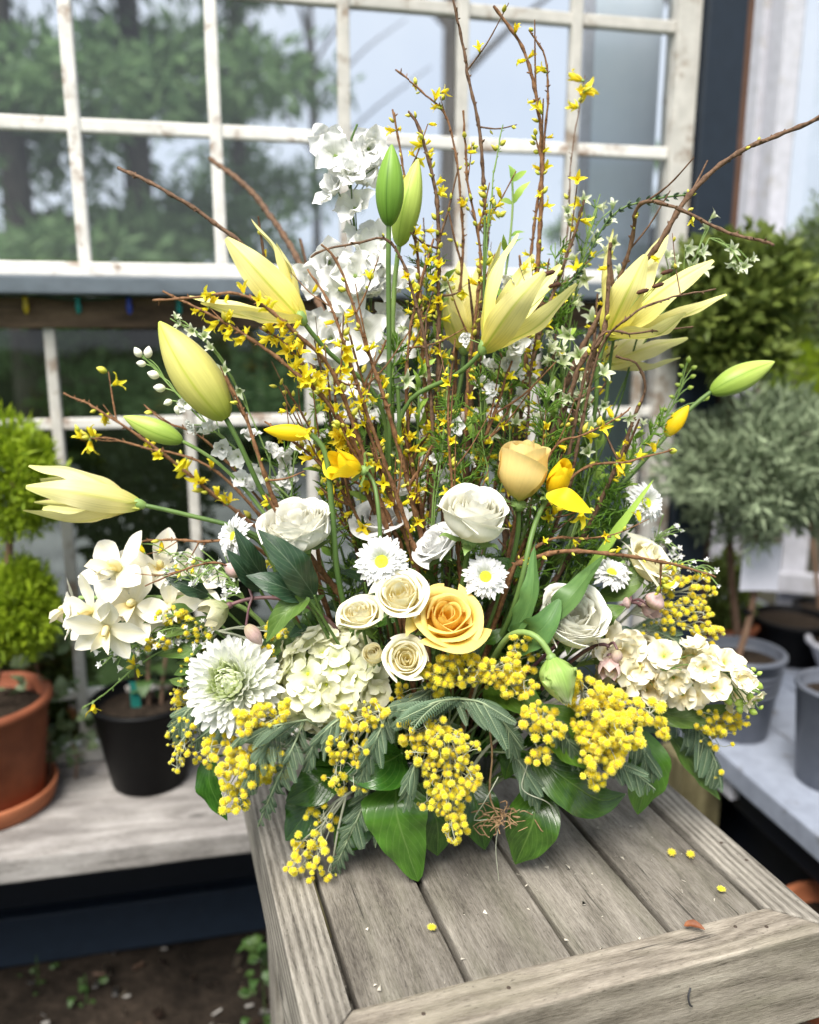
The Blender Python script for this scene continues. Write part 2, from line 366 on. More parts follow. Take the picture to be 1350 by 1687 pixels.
M['terra'] = plain_mat('terracotta', (.15, .042, .018), (.24, .075, .034), 22, .75, .3, .25, .002)
M['terra_w'] = plain_mat('weathered_terracotta', (.28, .085, .035), (.37, .13, .06), 18, .75, .3, .25, .002)
M['black_pot'] = plain_mat('black_plastic', (.002, .002, .0025), (.004, .004, .0045), 60, .5, .12, .05)
M['grey_pot'] = plain_mat('grey_plastic', (.075, .085, .11), (.105, .115, .14), 30, .4, .4, .08)
M['soil'] = plain_mat('potting_soil', (.010, .007, .005), (.045, .033, .024), 160, .95, .1, .9, .006)
M['stone'] = plain_mat('pale_pebble', (.35, .33, .30), (.55, .53, .5), 90, .8, .2, .2)
def ground_mat(name, a, b, c, s=1.0):
    m, t, o = new_mat(name); co = coords(t); n1 = noise_n(t, co, 34*s, 9, .72); n2 = noise_n(t, co, 3.2*s, 5, .6)
    col = mixc(t, ramp(t, n2, [(.42, (0, 0, 0)), (.62, (1, 1, 1))]), ramp(t, n1, [(.3, a), (.62, b)]), ramp(t, n1, [(.34, b), (.66, c)]))
    p = princ(t, col, .95, .15, bump(t, n1, 1.0, .02)); t.links.new(p.outputs[0], o.inputs[0]); return m
M['mulch'] = ground_mat('mulch_soil', (.004, .003, .0025), (.024, .018, .013), (.075, .056, .042))
M['gravel'] = ground_mat('grey_gravel', (.10, .10, .105), (.23, .23, .235), (.36, .36, .36))
M['grass_g'] = ground_mat('grass_ground', (.02, .035, .012), (.06, .10, .03), (.10, .15, .05))
M['bark_g'] = plain_mat('tree_bark', (.03, .026, .022), (.10, .088, .075), 24, .9, .2, .9, .02, stretch=(1, 1, .2))
M['trunk'] = plain_mat('topiary_trunk', (.10, .058, .038), (.22, .14, .095), 60, .85, .2, .6, .003, stretch=(1, 1, .25))
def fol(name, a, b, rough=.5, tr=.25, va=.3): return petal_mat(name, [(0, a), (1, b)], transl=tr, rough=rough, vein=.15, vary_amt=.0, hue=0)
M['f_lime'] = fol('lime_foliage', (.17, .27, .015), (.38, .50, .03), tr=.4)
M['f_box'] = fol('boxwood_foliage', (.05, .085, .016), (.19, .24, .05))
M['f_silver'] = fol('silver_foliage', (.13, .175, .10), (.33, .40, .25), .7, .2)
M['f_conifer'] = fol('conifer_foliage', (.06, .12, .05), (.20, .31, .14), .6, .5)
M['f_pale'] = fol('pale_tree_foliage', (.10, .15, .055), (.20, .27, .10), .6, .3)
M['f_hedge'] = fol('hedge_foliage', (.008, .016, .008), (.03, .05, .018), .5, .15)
M['f_ivy'] = leaf_mat('ivy_leaf', (.07, .12, .045), (.16, .21, .10), (.40, .44, .32), .45, .2, 5, 1.0)
M['f_weed'] = leaf_mat('weed_leaf', (.025, .06, .012), (.06, .12, .025), (.12, .2, .06), .5, .25, 5, 1.0)

def S(o): o['kind'] = 'structure'; return o
# ground: one sheet, mulch round the benches, a strip of gravel and the lawn beyond
def sheet(name, x0, x1, y0, y1, z, mat, nx=2, ny=2, amp=0.0):
    xs = np.linspace(x0, x1, nx); ys = np.linspace(y0, y1, ny); X, Y = np.meshgrid(xs, ys)
    Z = np.full_like(X, z)
    if amp: Z = Z+amp*np.array([[mnoise.noise(Vector((x*9, y*9, 0)))+.5*mnoise.noise(Vector((x*27, y*27, 3))) for x in xs] for y in ys])
    V = np.stack([X, Y, Z], 2).reshape(-1, 3); me = np_mesh(name, V, grid_faces(nx, ny), np.zeros((len(V), 2)), [mat], smooth=bool(amp)); return S(link(name, me))
sheet('ground', -150, 150, -60, 220, .035, M['grass_g'])
sheet('soil', -2.2, 2.4, .3, 2.3, .075, M['mulch'], 90, 60, .014)
sheet('gravel_path', -9, 9, 3.2, 7.2, .045, M['gravel'])

WALL_A = math.radians(12.0); WO = onz(150, 1260, .45); WO[2] = 0
WM = Matrix.Translation(Vector(WO)) @ Matrix.Rotation(WALL_A, 4, 'Z')
wd = np.array([math.cos(WALL_A), math.sin(WALL_A), 0]); wn = np.array([math.sin(WALL_A), -math.cos(WALL_A), 0])
def wpt(s, y, z): return WO+wd*s-wn*y+np.array([0, 0, z])      # wall frame: s along, y behind, z up
def wall_thing(name, label, cat, s, z, y=0, group=None):
    o = link(name, None); o.matrix_world = WM @ Matrix.Translation((s, y, z)); return tag(o, label, cat, group)
def wbox(name, parent, ps, s0, s1, z0, z1, y0, y1, mat, bev=.003, along='s'):
    """a board of the wall; ps = parent's (s, y, z) origin; local X runs along the board"""
    ls, lz, ly = s1-s0, z1-z0, y1-y0
    if along == 's': me = box_mesh(name, ls, ly, lz, mat, bev, 2, max(2, int(ls/.06)), .0012); R = Matrix.Identity(4)
    else: me = box_mesh(name, lz, ly, ls, mat, bev, 2, max(2, int(lz/.06)), .0012); R = Matrix.Rotation(-PI/2, 4, 'Y')
    T_ = Matrix.Translation(((s0+s1)/2-ps[0], (y0+y1)/2-ps[1], (z0+z1)/2-ps[2])) @ R
    return link(name, me, parent, M=T_ if parent is not None else WM @ T_)
def pane(parent, ps, s0, s1, z0, z1, y, mat):
    me = np_mesh('pane', [(-(s1-s0)/2, 0, -(z1-z0)/2), ((s1-s0)/2, 0, -(z1-z0)/2), ((s1-s0)/2, 0, (z1-z0)/2), (-(s1-s0)/2, 0, (z1-z0)/2)], np.array([[0, 1, 2, 3]]), None, [mat], smooth=False); return link('pane', me, parent, ((s0+s1)/2-ps[0], y-ps[1], (z0+z1)/2-ps[2]))

# upper window of old glazed sashes
ps = (0, 0, 1.275); up = wall_thing('greenhouse_window', 'large multi-pane window with peeling white muntins above the blue-grey sill', 'window', ps[0], ps[2], ps[1])
VS = [-1.17, -.965, -.76, -.555, -.35, -.148, .057, .264, .465, .66, .853, 1.03]; ZS = [1.297, 1.495, 1.694, 1.90]
wbox('bottom_rail', up, ps, -1.24, 1.03, 1.275, 1.297, -.012, .02, M['white'])
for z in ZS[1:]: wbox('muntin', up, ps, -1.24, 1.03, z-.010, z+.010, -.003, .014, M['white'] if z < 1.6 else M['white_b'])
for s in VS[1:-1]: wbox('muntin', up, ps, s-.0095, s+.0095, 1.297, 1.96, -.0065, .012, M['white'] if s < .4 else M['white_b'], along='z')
wbox('stile', up, ps, 1.03, 1.072, 1.262, 1.96, -.014, .03, M['white_b'], along='z')
for a, b in zip(VS[:-1], VS[1:]):
    for c, d in zip(ZS[:-1], ZS[1:]): pane(up, ps, a+.004, b-.004, c+.004, d-.004, .006, M['glass'])
tag(wbox('sill', None, (0, 0, 0), -1.24, 1.075, 1.247, 1.2735, -.055, .05, M['sill']), 'blue-grey painted sill ledge under the big paned window', 'window sill')
o = wbox('header_beam', None, (0, 0, 0), -1.24, 1.075, 1.198, 1.2445, -.012, .04, M['wood_dark'])
tag(o, 'dark brown timber beam between the upper and lower windows', 'beam')
# lower window
ps = (0, 0, .47); lo = wall_thing('lower_window', 'dim lower window with thin grey muntins behind the pale shelf', 'window', 0, .47)
LV = [-1.22, -1.015, -.81, -.605, -.40, -.21, -.005, .20, .40, .60, .80, 1.0]; LZ = [.49, .583, 1.048, 1.198]
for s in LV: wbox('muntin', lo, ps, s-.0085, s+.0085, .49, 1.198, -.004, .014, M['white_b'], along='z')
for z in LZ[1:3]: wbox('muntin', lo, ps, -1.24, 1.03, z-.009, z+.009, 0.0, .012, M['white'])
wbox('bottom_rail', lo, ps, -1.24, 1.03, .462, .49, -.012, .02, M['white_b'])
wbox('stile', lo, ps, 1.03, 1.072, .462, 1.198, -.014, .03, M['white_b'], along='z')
for a, b in zip(LV[:-1], LV[1:]):
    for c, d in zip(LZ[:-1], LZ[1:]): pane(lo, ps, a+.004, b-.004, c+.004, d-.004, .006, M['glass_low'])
# base of the wall: dark boards and a skirting board
o = wall_thing('base_wall', 'black-blue board wall below the pale shelf', 'wall', 0, 0); ps = (0, 0, 0)
for k in range(3): wbox('board', o, ps, -1.24, 1.075, .185+k*.0925, .185+(k+1)*.0925-.003, .0, .03, M['navy_dark'])
wbox('skirting_board', o, ps, -1.24, 1.075, .085, .182, -.022, .03, M['navy'])
wbox('footing', o, ps, -1.24, 1.075, -.05, .082, .0, .03, M['wood_dark'])
# corner post
o = wall_thing('corner_post', 'tall navy blue corner post beside the paned window', 'post', 1.11, 0); ps = (1.11, 0, 0)
wbox('shaft', o, ps, 1.0745, 1.146, 0, 2.1, -.03, .05, M['navy'], .004, 'z')
wbox('trim_strip', o, ps, 1.149, 1.163, 0, 2.1, -.022, .05, M['rust'], .002, 'z')
# string of coloured bulbs under the sill
o = wall_thing('string_lights', 'string of small teal and blue bulbs hanging under the sill', 'string lights', 0, 1.24, -.02)
g = Geo(); P = [(s, 0, .004-.004*math.sin(s*30)) for s in np.linspace(-.3, .5, 60)]; tube_geo(g, P, .0016, 6); link('cord', g.mesh('cord', plain_mat('green_cord', (.01, .05, .03))), o)
gb = Geo(); lathe_geo(gb, [(.0001, -.022), (.003, -.020), (.005, -.013), (.0045, -.006), (.0034, -.004), (.0042, -.002), (.004, .004), (.0001, .005)], 12); 
bcol = [('teal', (.01, .22, .20)), ('amber', (.45, .33, .02)), ('teal', (.01, .22, .20)), ('blue', (.03, .06, .35))]
bm_ = {k: plain_mat(k+'_bulb', c, rough=.2, bmp=0) for k, c in bcol}
bmesh_d = {k: gb.mesh('bulb', [bm_[k]]) for k in bm_}
for i, s in enumerate([-.105, -.03, .045, .12, .195, .27, .345]): link('bulb', bmesh_d[bcol[i % 4][0]], o, (s, 0, 0))

# pale plank inside the window, seen through the right-hand panes
o = wall_thing('inner_panel', 'pale blue-grey panel standing behind the right-hand panes', 'panel', 1.0, .5, .12)
link('panel_board', box_mesh('panel_board', .13, .02, 1.5, plain_mat('pale_blue_paint', (.62, .70, .78), (.70, .76, .82), 9, .6), .003), o, (.0, 0, .72))
link('batten', box_mesh('batten', .018, .012, 1.5, M['lav'], .002), o, (-.075, -.003, .72))

# ---- plants and pots
def leaves_geo(g, n, cen, rad, L, Wd, seed=0, shell=.55, up=.25, lobes=.18, m=0, zmin=-1e9, curl=.2):
    r = np.random.default_rng(seed); d = r.normal(size=(n, 3)); d /= np.linalg.norm(d, axis=1)[:, None]
    q = r.random(n)**(1/3)*(1-shell)+shell
    lob = np.array([1+lobes*(mnoise.noise(Vector(x*2.3+seed))*1.6+mnoise.noise(Vector(x*6.1+seed))*.8) for x in d])
    P = np.asarray(cen)+d*q[:, None]*lob[:, None]*np.asarray(rad)
    ax = d+r.normal(0, .75, (n, 3))+np.array([0, 0, up]); ax /= np.linalg.norm(ax, axis=1)[:, None]
    s = np.cross(ax, r.normal(size=(n, 3))); s /= np.linalg.norm(s, axis=1)[:, None]; nn = np.cross(ax, s)
    l = (L*r.uniform(.6, 1.25, n))[:, None]; w = (Wd*r.uniform(.7, 1.2, n))[:, None]*.5
    p0 = P; p1 = P+ax*l*.5+s*w+nn*w*curl; p2 = P+ax*l-nn*l*.12; p3 = P+ax*l*.5-s*w+nn*w*curl
    V = np.stack([p0, p1, p2, p3], 1).reshape(-1, 3); i = np.arange(n)*4
    F = np.concatenate([np.stack([i, i+1, i+2], 1), np.stack([i, i+2, i+3], 1)])
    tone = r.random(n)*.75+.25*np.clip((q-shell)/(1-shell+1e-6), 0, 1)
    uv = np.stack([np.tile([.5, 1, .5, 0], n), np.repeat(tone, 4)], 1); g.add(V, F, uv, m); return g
def pot_prof(r0, r1, h, rim=.0, rimh=.0, th=.005):
    p = [(.0005, 0), (r0*.96, 0), (r0, .004), (r1-(r1-r0)*rimh/h, h-rimh)]
    if rim: p += [(r1+rim*.8, h-rimh+.002), (r1+rim, h-rimh*.8)]
    p += [(r1+rim, h-.003), (r1+rim-.003, h), (r1-th, h), (r1-th-.001, h-.004), (r1-th-(r1-r0)*.25, h*.78), (.0005, h*.78+.004)]; return p
def make_pot(name, label, cat, loc, r0, r1, h, mat, rim=.006, rimh=.02, group=None, soil=True, ridges=0):
    o = thing(name, label, cat, loc, group); g = Geo(); lathe_geo(g, pot_prof(r0, r1, h, rim, rimh), 48); link('shell', g.mesh('shell', mat), o)
    if soil:
        rr = (r1-.006-(r1-r0)*.15); n = 22; a = np.linspace(0, 2*PI, n, endpoint=False); g = Geo()
        lathe_geo(g, [(rr*k/6+.0003, h*.86+.004*mnoise.noise(Vector((k*3.1, loc[0]*9, 0)))+.006*(1-k/6)) for k in range(7)], 24); link('soil_surface', g.mesh('soil_surface', M['soil']), o)
    for k in range(ridges):
        z = h*(.80-.075*k); rr = r0+(r1-r0)*z/h; g = Geo(); lathe_geo(g, [(rr+.0005, z-.004), (rr+.0022, z), (rr+.0005, z+.004)], 48); link('ridge', g.mesh('ridge', mat), o)
    return o
def trunk_part(o, P, R, mat, name='trunk'):
    g = Geo(); tube_geo(g, catmull(P, 14), np.linspace(R[0], R[1], 14), 9, wob=.04); return link(name, g.mesh(name, mat), o)

# shelf along the window wall
SZ = .45
sh = wall_thing('plant_shelf', 'pale weathered plank shelf holding pots below the left windows', 'shelf', 0, 0); ps = (0, 0, 0)
wbox('plank', sh, ps, -1.24, .43, SZ-.038, SZ, -.258, -.103, M['wood_shelf'], .004)
wbox('plank', sh, ps, -1.24, .43, SZ-.036, SZ-.001, -.100, -.030, M['wood_shelf'], .004)
wbox('back_strip', sh, ps, -1.24, .43, SZ-.03, SZ+.014, -.028, -.013, M['wood_shelf'], .003)
for s in (-1.18, -.5, .38): wbox('leg', sh, ps, s-.022, s+.022, 0, SZ-.04, -.24, -.20, M['post'], .003, 'z')
wbox('brace', sh, ps, -1.18, .38, SZ-.075, SZ-.040, -.20, -.18, M['navy_dark'], .003)

# terracotta pot with the two-ball lime topiary
c = onz(-16, 1322, SZ+.001); c[2] = SZ
o = thing('saucer', 'orange terracotta saucer under the clay pot on the shelf', 'saucer', c); g = Geo()
lathe_geo(g, [(.0005, .0005), (.092, .0005), (.097, .004), (.104, .030), (.103, .034), (.099, .034), (.095, .012), (.0005, .010)], 48); link('dish', g.mesh('dish', M['terra_w']), o)
c2 = c+np.array([0, 0, .0125]); make_pot('clay_pot', 'tall dark terracotta pot standing in an orange saucer', 'pot', c2, .082, .102, .170, M['terra'], .006, .014)
tp = thing('lime_topiary', 'bright lime two-ball conifer topiary in the terracotta pot', 'topiary', c2+np.array([0, 0, .14]))
zu = at(22, 790, c[1])-c2-np.array([0, 0, .14]); zl = at(26, 1000, c[1])-c2-np.array([0, 0, .14])
trunk_part(tp, [(0, 0, -.01), zl*.6, zu], (.006, .005), M['trunk'])
for cc, rr, sd in ((zu, (.060, .060, .078), 3), (zl, (.056, .056, .066), 4)):
    g = Geo(); leaves_geo(g, 5200, cc, rr, .019, .0045, sd, .4, .5, .34); link('crown', g.mesh('crown', M['f_lime'], False), tp)
# black pot
c = onz(248, 1282, SZ); c[2] = SZ
make_pot('black_pot', 'rounded black plastic pot on the pale shelf', 'pot', c, .062, .086, .152, M['black_pot'], .003, .008)
pl = thing('shelf_seedling', 'small leafy plant with bare brown stems in the black pot', 'plant', c+np.array([0, 0, .115]))
for k, (dx, dy, h) in enumerate([(.006, 0, .15), (.022, .006, .13), (-.01, .01, .10)]): trunk_part(pl, [(dx, dy, 0), (dx*1.4, dy, h*.5), (dx*1.8+.004, dy, h)], (.0035, .0022), M['trunk'], 'stem')
g0 = Geo(); blade_geo(g0, [(0, 0, 0), (0, .02, .012), (0, .045, .004)], .03, (0, 0, 1), 'leaf', .15); lm = g0.mesh('leaf', M['f_weed'])
for k in range(16):
    a = k*2.4; R = rotm((0, 0, 1), a); link('leaf', lm, pl, M=mat4(R @ rotm((1, 0, 0), random.uniform(-.5, .6)), (.012+.01*math.cos(a), .004, .03+.008*k), random.uniform(.7, 1.1)))
tg = thing('plant_tag', 'small teal plant label stuck in the black pot', 'plant tag', c+np.array([-.012, -.01, .115])); link('blade', box_mesh('blade', .016, .0015, .07, plain_mat('teal_plastic', (.01, .12, .10), rough=.4, bmp=0), .0006), tg, (0, 0, .03))
st = thing('pebble_group', 'white pebbles strewn over the soil of the black pot', 'pebbles', c+np.array([0, 0, .118])); st['kind'] = 'stuff'
g = Geo()
for k in range(46):
    a = random.uniform(0, 6.28); q = .055*math.sqrt(random.random()); r_ = random.uniform(.002, .006); bmq = bmesh.new(); bmesh.ops.create_icosphere(bmq, subdivisions=1, radius=r_)
    V = np.array([v.co[:] for v in bmq.verts])*[1, 1.2, .7]+[q*math.cos(a), q*math.sin(a), .004]; F = np.array([[v.index for v in f.verts] for f in bmq.faces]); bmq.free(); g.add(V, F)
link('pebble_layer', g.mesh('pebble_layer', M['stone']), st)
# ivy between the pots and the panes
for (px, py, yy, w, h, n, lb) in ((62, 1075, -.045, .055, .10, 34, 'pale variegated ivy trailing beside the terracotta pot'), (118, 1215, -.045, .045, .05, 30, 'low green ivy creeping along the back of the shelf')):
    r0 = ray(px, py); t0 = ((WO-CAMP)@wn-yy)/(r0@wn); q = CAMP+r0*t0
    iv = thing('ivy_plant', lb, 'ivy', (q[0], q[1], SZ+.002), 'ivy on the shelf'); hz = q[2]-SZ
    trunk_part(iv, [(0, 0, 0), (.005, 0, hz*.6), (-.01, 0, hz)], (.002, .001), M['trunk'], 'stem')
    g0 = Geo(); blade_geo(g0, [(0, 0, 0), (0, .012, .003), (0, .028, -.002)], .026, (0, 0, 1), 'heart', .12); lm = g0.mesh('leaf', M['f_ivy'])
    for k in range(n):
        R = rotm((0, 0, 1), random.uniform(0, 6.28)) @ rotm((1, 0, 0), random.uniform(.2, 1.5)); link('leaf', lm, iv, M=mat4(R, (random.uniform(-w, w), random.uniform(-.014, .006), max(.01, hz+random.uniform(-h, h*.8))), random.uniform(.6, 1.1)))

# loose litter and weeds on the soil
g = Geo(); r = np.random.default_rng(5); n = 1500
xy = np.stack([r.uniform(-1.3, 1.2, n), r.uniform(.45, 1.6, n)], 1); an = r.uniform(0, PI, n); l = r.uniform(.004, .022, n); w = l*r.uniform(.15, .6, n)
for k in range(n):
    ca, sa = math.cos(an[k]), math.sin(an[k]); z0 = .083+.012*mnoise.noise(Vector((xy[k][0]*9, xy[k][1]*9, 0))); h = w[k]*.5
    b = np.array([[x, y, z] for z in (0, 1) for y in (-.5, .5) for x in (-.5, .5)]); V = np.stack([(b[:, 0]*l[k]*ca-b[:, 1]*w[k]*sa)+xy[k][0], (b[:, 0]*l[k]*sa+b[:, 1]*w[k]*ca)+xy[k][1], z0+b[:, 2]*h+b[:, 0]*l[k]*r.uniform(-.3, .3)], 1)
    g.add(V, [[0, 1, 3, 2], [4, 5, 7, 6], [0, 1, 5, 4], [2, 3, 7, 6], [0, 2, 6, 4], [1, 3, 7, 5]], None, int(r.integers(0, 3)))
tag(link('mulch_litter', g.mesh('mulch_litter', [plain_mat('bark_chip', (.05, .03, .02), (.13, .08, .055), 80), plain_mat('dry_chip', (.16, .12, .085), (.28, .23, .17), 80), M['stone']], False)), 'bark chips and pale scraps scattered on the dark soil', 'mulch', kind='stuff')
g0 = Geo(); blade_geo(g0, [(0, 0, 0), (0, .014, .012), (0, .034, .006)], .024, (0, 0, 1), 'heart', .15); lm = g0.mesh('leaf', M['f_weed'])
for i, (px, py, lb) in enumerate([(440, 1655, 'green weed growing beside the table leg on the left'), (140, 1650, 'tiny green weed sprouting from the dark soil'), (60, 1618, 'lone weed seedling under the far end of the shelf')]):
    q = onz(px, py, .08) if i else onz(px-8, py+20, .12)
    wd_ = thing('weed', lb, 'weed', (q[0], q[1], 0.07)); trunk_part(wd_, [(0, 0, 0), (.004, 0, .03), (.002, .004, .06 if i else .16)], (.0015, .001), M['f_weed'], 'stem')
    for k in range(26 if i == 0 else 7): link('leaf', lm, wd_, M=mat4(rotm((0, 0, 1), random.uniform(0, 6.28)) @ rotm((1, 0, 0), random.uniform(-.7, .5)), (random.uniform(-.03, .03), random.uniform(-.03, .03), random.uniform(.01, .19 if i == 0 else .03)), random.uniform(.5, .9) if i == 0 else random.uniform(.3, .55)))

# ---- right-hand bench
BZ = .45; bs0 = 1.107
rb = wall_thing('potting_bench', 'blue-grey painted bench with pots on the right', 'bench', bs0, 0); ps = (bs0, 0, 0)
def bench_board(name, s0, s1, y0, y1, z0, z1, mat):
    me = box_mesh(name, y1-y0, s1-s0, z1-z0, mat, .004, 2, 14, .0015); return link(name, me, rb, M=Matrix.Translation(((s0+s1)/2-bs0, (y0+y1)/2, (z0+z1)/2)) @ Matrix.Rotation(PI/2, 4, 'Z'))
for k in range(4): bench_board('plank', bs0+k*.152, bs0+k*.152+.150, -.95, .62, BZ-.042, BZ-.001*k % .002, M['bench'])
bench_board('apron', bs0+.03, bs0+.05, -.93, .60, BZ-.105, BZ-.043, M['navy_dark'])
bench_board('ledger', bs0+.012, bs0+.029, -.215, -.02, BZ-.085, BZ-.045, M['lav'])
for y0 in (-.10, .5): 
    me = box_mesh('leg', BZ-.044, .085, .085, M['post'], .004, 2, 8, .001); link('leg', me, rb, M=Matrix.Translation((-.0, y0, (BZ-.044)/2)) @ Matrix.Rotation(PI/2, 4, 'Y'))
bench_board('back_panel', bs0+.09, bs0+.11, -.95, .62, .02, BZ-.045, M['navy_dark'])

def bench_pt(px, py): q = onz(px, py, BZ); q[2] = BZ; return q
c = bench_pt(1214, 1205); gp = c.copy()
make_pot('grey_pot', 'ridged grey plastic pot with the silver topiary on the bench', 'pot', c, .054, .073, .165, M['grey_pot'], .004, .010, 'grey plastic pots', ridges=4)
top = at(1262, 770, c[1]+.02)
tp = thing('silver_topiary', 'round silvery grey topiary on a thin trunk in the grey pot', 'topiary', c+np.array([-.012, 0, .135]), 'bench topiaries'); b0 = c+np.array([-.012, 0, .135])
trunk_part(tp, [(0, 0, 0), (.02, .0, .12), (top-b0)*.8], (.0065, .005), M['trunk'])
g = Geo(); leaves_geo(g, 9000, top-b0, (.155, .14, .115), .030, .0055, 11, .35, .35, .38); link('crown', g.mesh('crown', M['f_silver'], False), tp)
for z in (.10, .155): g = Geo(); lathe_geo(g, [(.0068, 0), (.009, .0015), (.009, .008), (.0068, .0095)], 12); link('tie', g.mesh('tie', M['black_pot']), tp, (.012, 0, z))
tg = thing('price_tag', 'blank white tag hanging from the silver topiary trunk', 'tag', at(1258, 895, c[1]-.02)); 
link('card', box_mesh('card', .068, .0012, .088, plain_mat('white_card', (.62, .62, .70), rough=.6, bmp=0), .0004), tg, (0, 0, -.044)); g = Geo(); tube_geo(g, [(0, 0, 0), (-.012, .004, .02), (-.02, .016, .035)], .0008, 5); link('string', g.mesh('string', M['black_pot']), tg)
c = bench_pt(1368, 1285)
make_pot('grey_pot', 'smooth grey plastic pot cut off by the right edge', 'pot', c, .054, .068, .175, M['grey_pot'], .002, .010, 'grey plastic pots')
c = bench_pt(1298, 1082)
make_pot('nursery_pot', 'wide black nursery pot behind the white tag', 'pot', c, .075, .085, .10, M['black_pot'], .004, .012)
c = bench_pt(1395, 1120); make_pot('bowl_pot', 'white bowl planter at the far right of the bench', 'pot', c, .05, .085, .09, M['lav'], .004, .012)
c = bench_pt(1182, 1075); make_pot('clay_bowl', 'low terracotta bowl at the back of the bench', 'pot', c, .07, .085, .085, M['terra_w'], .004, .014)
bp = thing('herb_clump', 'dark leafy clump growing in the low terracotta bowl', 'plant', c+np.array([0, 0, .07])); g = Geo(); leaves_geo(g, 1500, (0.0, 0, .075), (.07, .06, .075), .022, .013, 21, .3, .5, .3); link('foliage', g.mesh('foliage', M['f_box'], False), bp)
trunk_part(bp, [(0, 0, 0), (.004, 0, .04), (0, 0, .08)], (.004, .002), M['trunk'], 'stem')
# boxwood ball on its stem
c = np.array([.665, 1.535, BZ]); make_pot('clay_pot', 'small terracotta pot of the boxwood standard behind the bouquet', 'pot', c, .038, .046, .09, M['terra'], .004, .012)
tp = thing('boxwood_topiary', 'dark green boxwood ball on a tall bare trunk', 'topiary', c+np.array([0, 0, .085]), 'bench topiaries'); b0 = c+np.array([0, 0, .085]); top = at(1208, 500, 1.47)
trunk_part(tp, [(0, 0, 0), (top-b0)*np.array([.55, .5, .35]), (top-b0)*np.array([.95, .95, .85])], (.0075, .006), M['trunk'])
g = Geo(); leaves_geo(g, 4200, top-b0, (.098, .09, .105), .030, .016, 31, .30, .3, .40); link('crown', g.mesh('crown', M['f_box'], False), tp)
# tall feathery plant and lime ball at the right edge
c = bench_pt(1345, 1075)+np.array([.03, .06, 0]); c[2] = BZ
make_pot('black_pot', 'small black pot of the feathery green shrub', 'pot', c, .05, .06, .10, M['black_pot'], .003, .008)
tp = thing('feathery_shrub', 'feathery fresh green shrub above a lime ball at right', 'topiary', c+np.array([0, 0, .085]), 'bench topiaries'); b0 = c+np.array([0, 0, .085]); t1 = at(1352, 470, c[1]); t2 = at(1318, 615, c[1])
trunk_part(tp, [(0, 0, 0), (t2-b0)*.7, (t1-b0)*np.array([1, 1, 1.0])], (.006, .003), M['trunk'])
g = Geo(); leaves_geo(g, 3600, t1-b0, (.075, .075, .16), .022, .006, 41, .25, .6, .3); link('crown', g.mesh('crown', M['f_pale'], False), tp)
g = Geo(); leaves_geo(g, 3600, t2-b0, (.085, .08, .075), .016, .005, 42, .45, .5, .2); link('crown', g.mesh('crown', M['f_lime'], False), tp)
# terracotta pots on the soil under the bench
for (px, py, z, lb, r1) in ((1392, 1515, .30, 'upturned terracotta pot beyond the table corner', .09), (1330, 1700, .16, 'terracotta pot low on the soil under the table front', .10)):
    q = onz(px, py, z); make_pot('clay_pot', lb, 'pot', (q[0], q[1], .08), r1*.7, r1, z-.08, M['terra_w'], .008, .03)

# ---- the house on the right: trim, window, boarded base
HO = np.array([1.0, 2.60, 0]); HM = Matrix.Translation(Vector(HO)) @ Matrix.Rotation(WALL_A-PI/2, 4, 'Z')   # local X runs towards the camera along the wall, Y to the right, into the house
def hbox(name, parent, x0, x1, y0, y1, z0, z1, mat, bev=.003):
    y0, y1 = -y1, -y0; return link(name, box_mesh(name, x1-x0, y1-y0, z1-z0, mat, bev, 2, 4, .001), parent, ((x0+x1)/2, (y0+y1)/2, (z0+z1)/2))
ho = link('white_house', None); ho.matrix_world = HM; tag(ho, 'white trimmed house wall with a tall window at right edge', 'house')
hbox('corner_board', ho, -.02, .075, -.06, .03, .0, 2.9, M['lav']); hbox('corner_board', ho, .077, .12, -.06, .012, .0, 2.9, M['lav'])
hbox('wall', ho, .125, 2.0, -.10, -.01, -.02, 1.395, M['tan']); 
w_ = hbox('window_frame', ho, .122, .165, -.034, .024, 1.46, 2.9, M['lav']); hbox('window_sill', ho, .121, 1.5, -.09, .035, 1.40, 1.458, M['lav'])
pn = link('pane', np_mesh('pane', [(-.409, 0, -.7), (.409, 0, -.7), (.409, 0, .7), (-.409, 0, .7)], np.array([[0, 1, 2, 3]]), None, [M['glass']], smooth=False), ho, (.575, .03, 2.17)); hbox('window_frame', ho, .984, 1.06, -.08, .02, 1.46, 2.9, M['lav'])
for k in range(9): hbox('siding_board', ho, .157+k*.10, .157+k*.10+.092, -.009, .008, .06, 1.39, M['tan'], .006)
# navy fence boards and white picket rail between house and wall
fb = thing('board_fence', 'navy vertical board fence behind the topiaries', 'fence', (0, 0, 0)); fb.location = (.62, 2.55, 0); fb.rotation_euler = (0, 0, WALL_A)
for k in range(5): link('board', box_mesh('board', .085, .02, 1.5, M['navy_dark'] if k % 2 else M['navy'], .003), fb, (k*.09, 0, .75))
for k in range(2): link('board', box_mesh('board', .085, .02, 1.28, M['lav'], .02, 3), fb, (.285+.10*k, -.06, .64))
pf = thing('picket_fence', 'low white picket fence behind the pots at right', 'fence', (.98, 2.02, 0)); pf.rotation_euler = (0, 0, WALL_A-.5)
for k in range(7): 
    link('picket', prism_mesh('picket', [(-.03, 0), (.03, 0), (.03, .72), (.018, .755), (0, .765), (-.018, .755), (-.03, .72)], 0, .018, M['lav'], .002), pf, M=Matrix.Translation((k*.095, 0, 0)) @ Matrix.Rotation(PI/2, 4, 'X'))
for z in (.30, .575): link('rail', box_mesh('rail', .72, .03, .05, M['lav'], .003), pf, (.29, -.035, z))

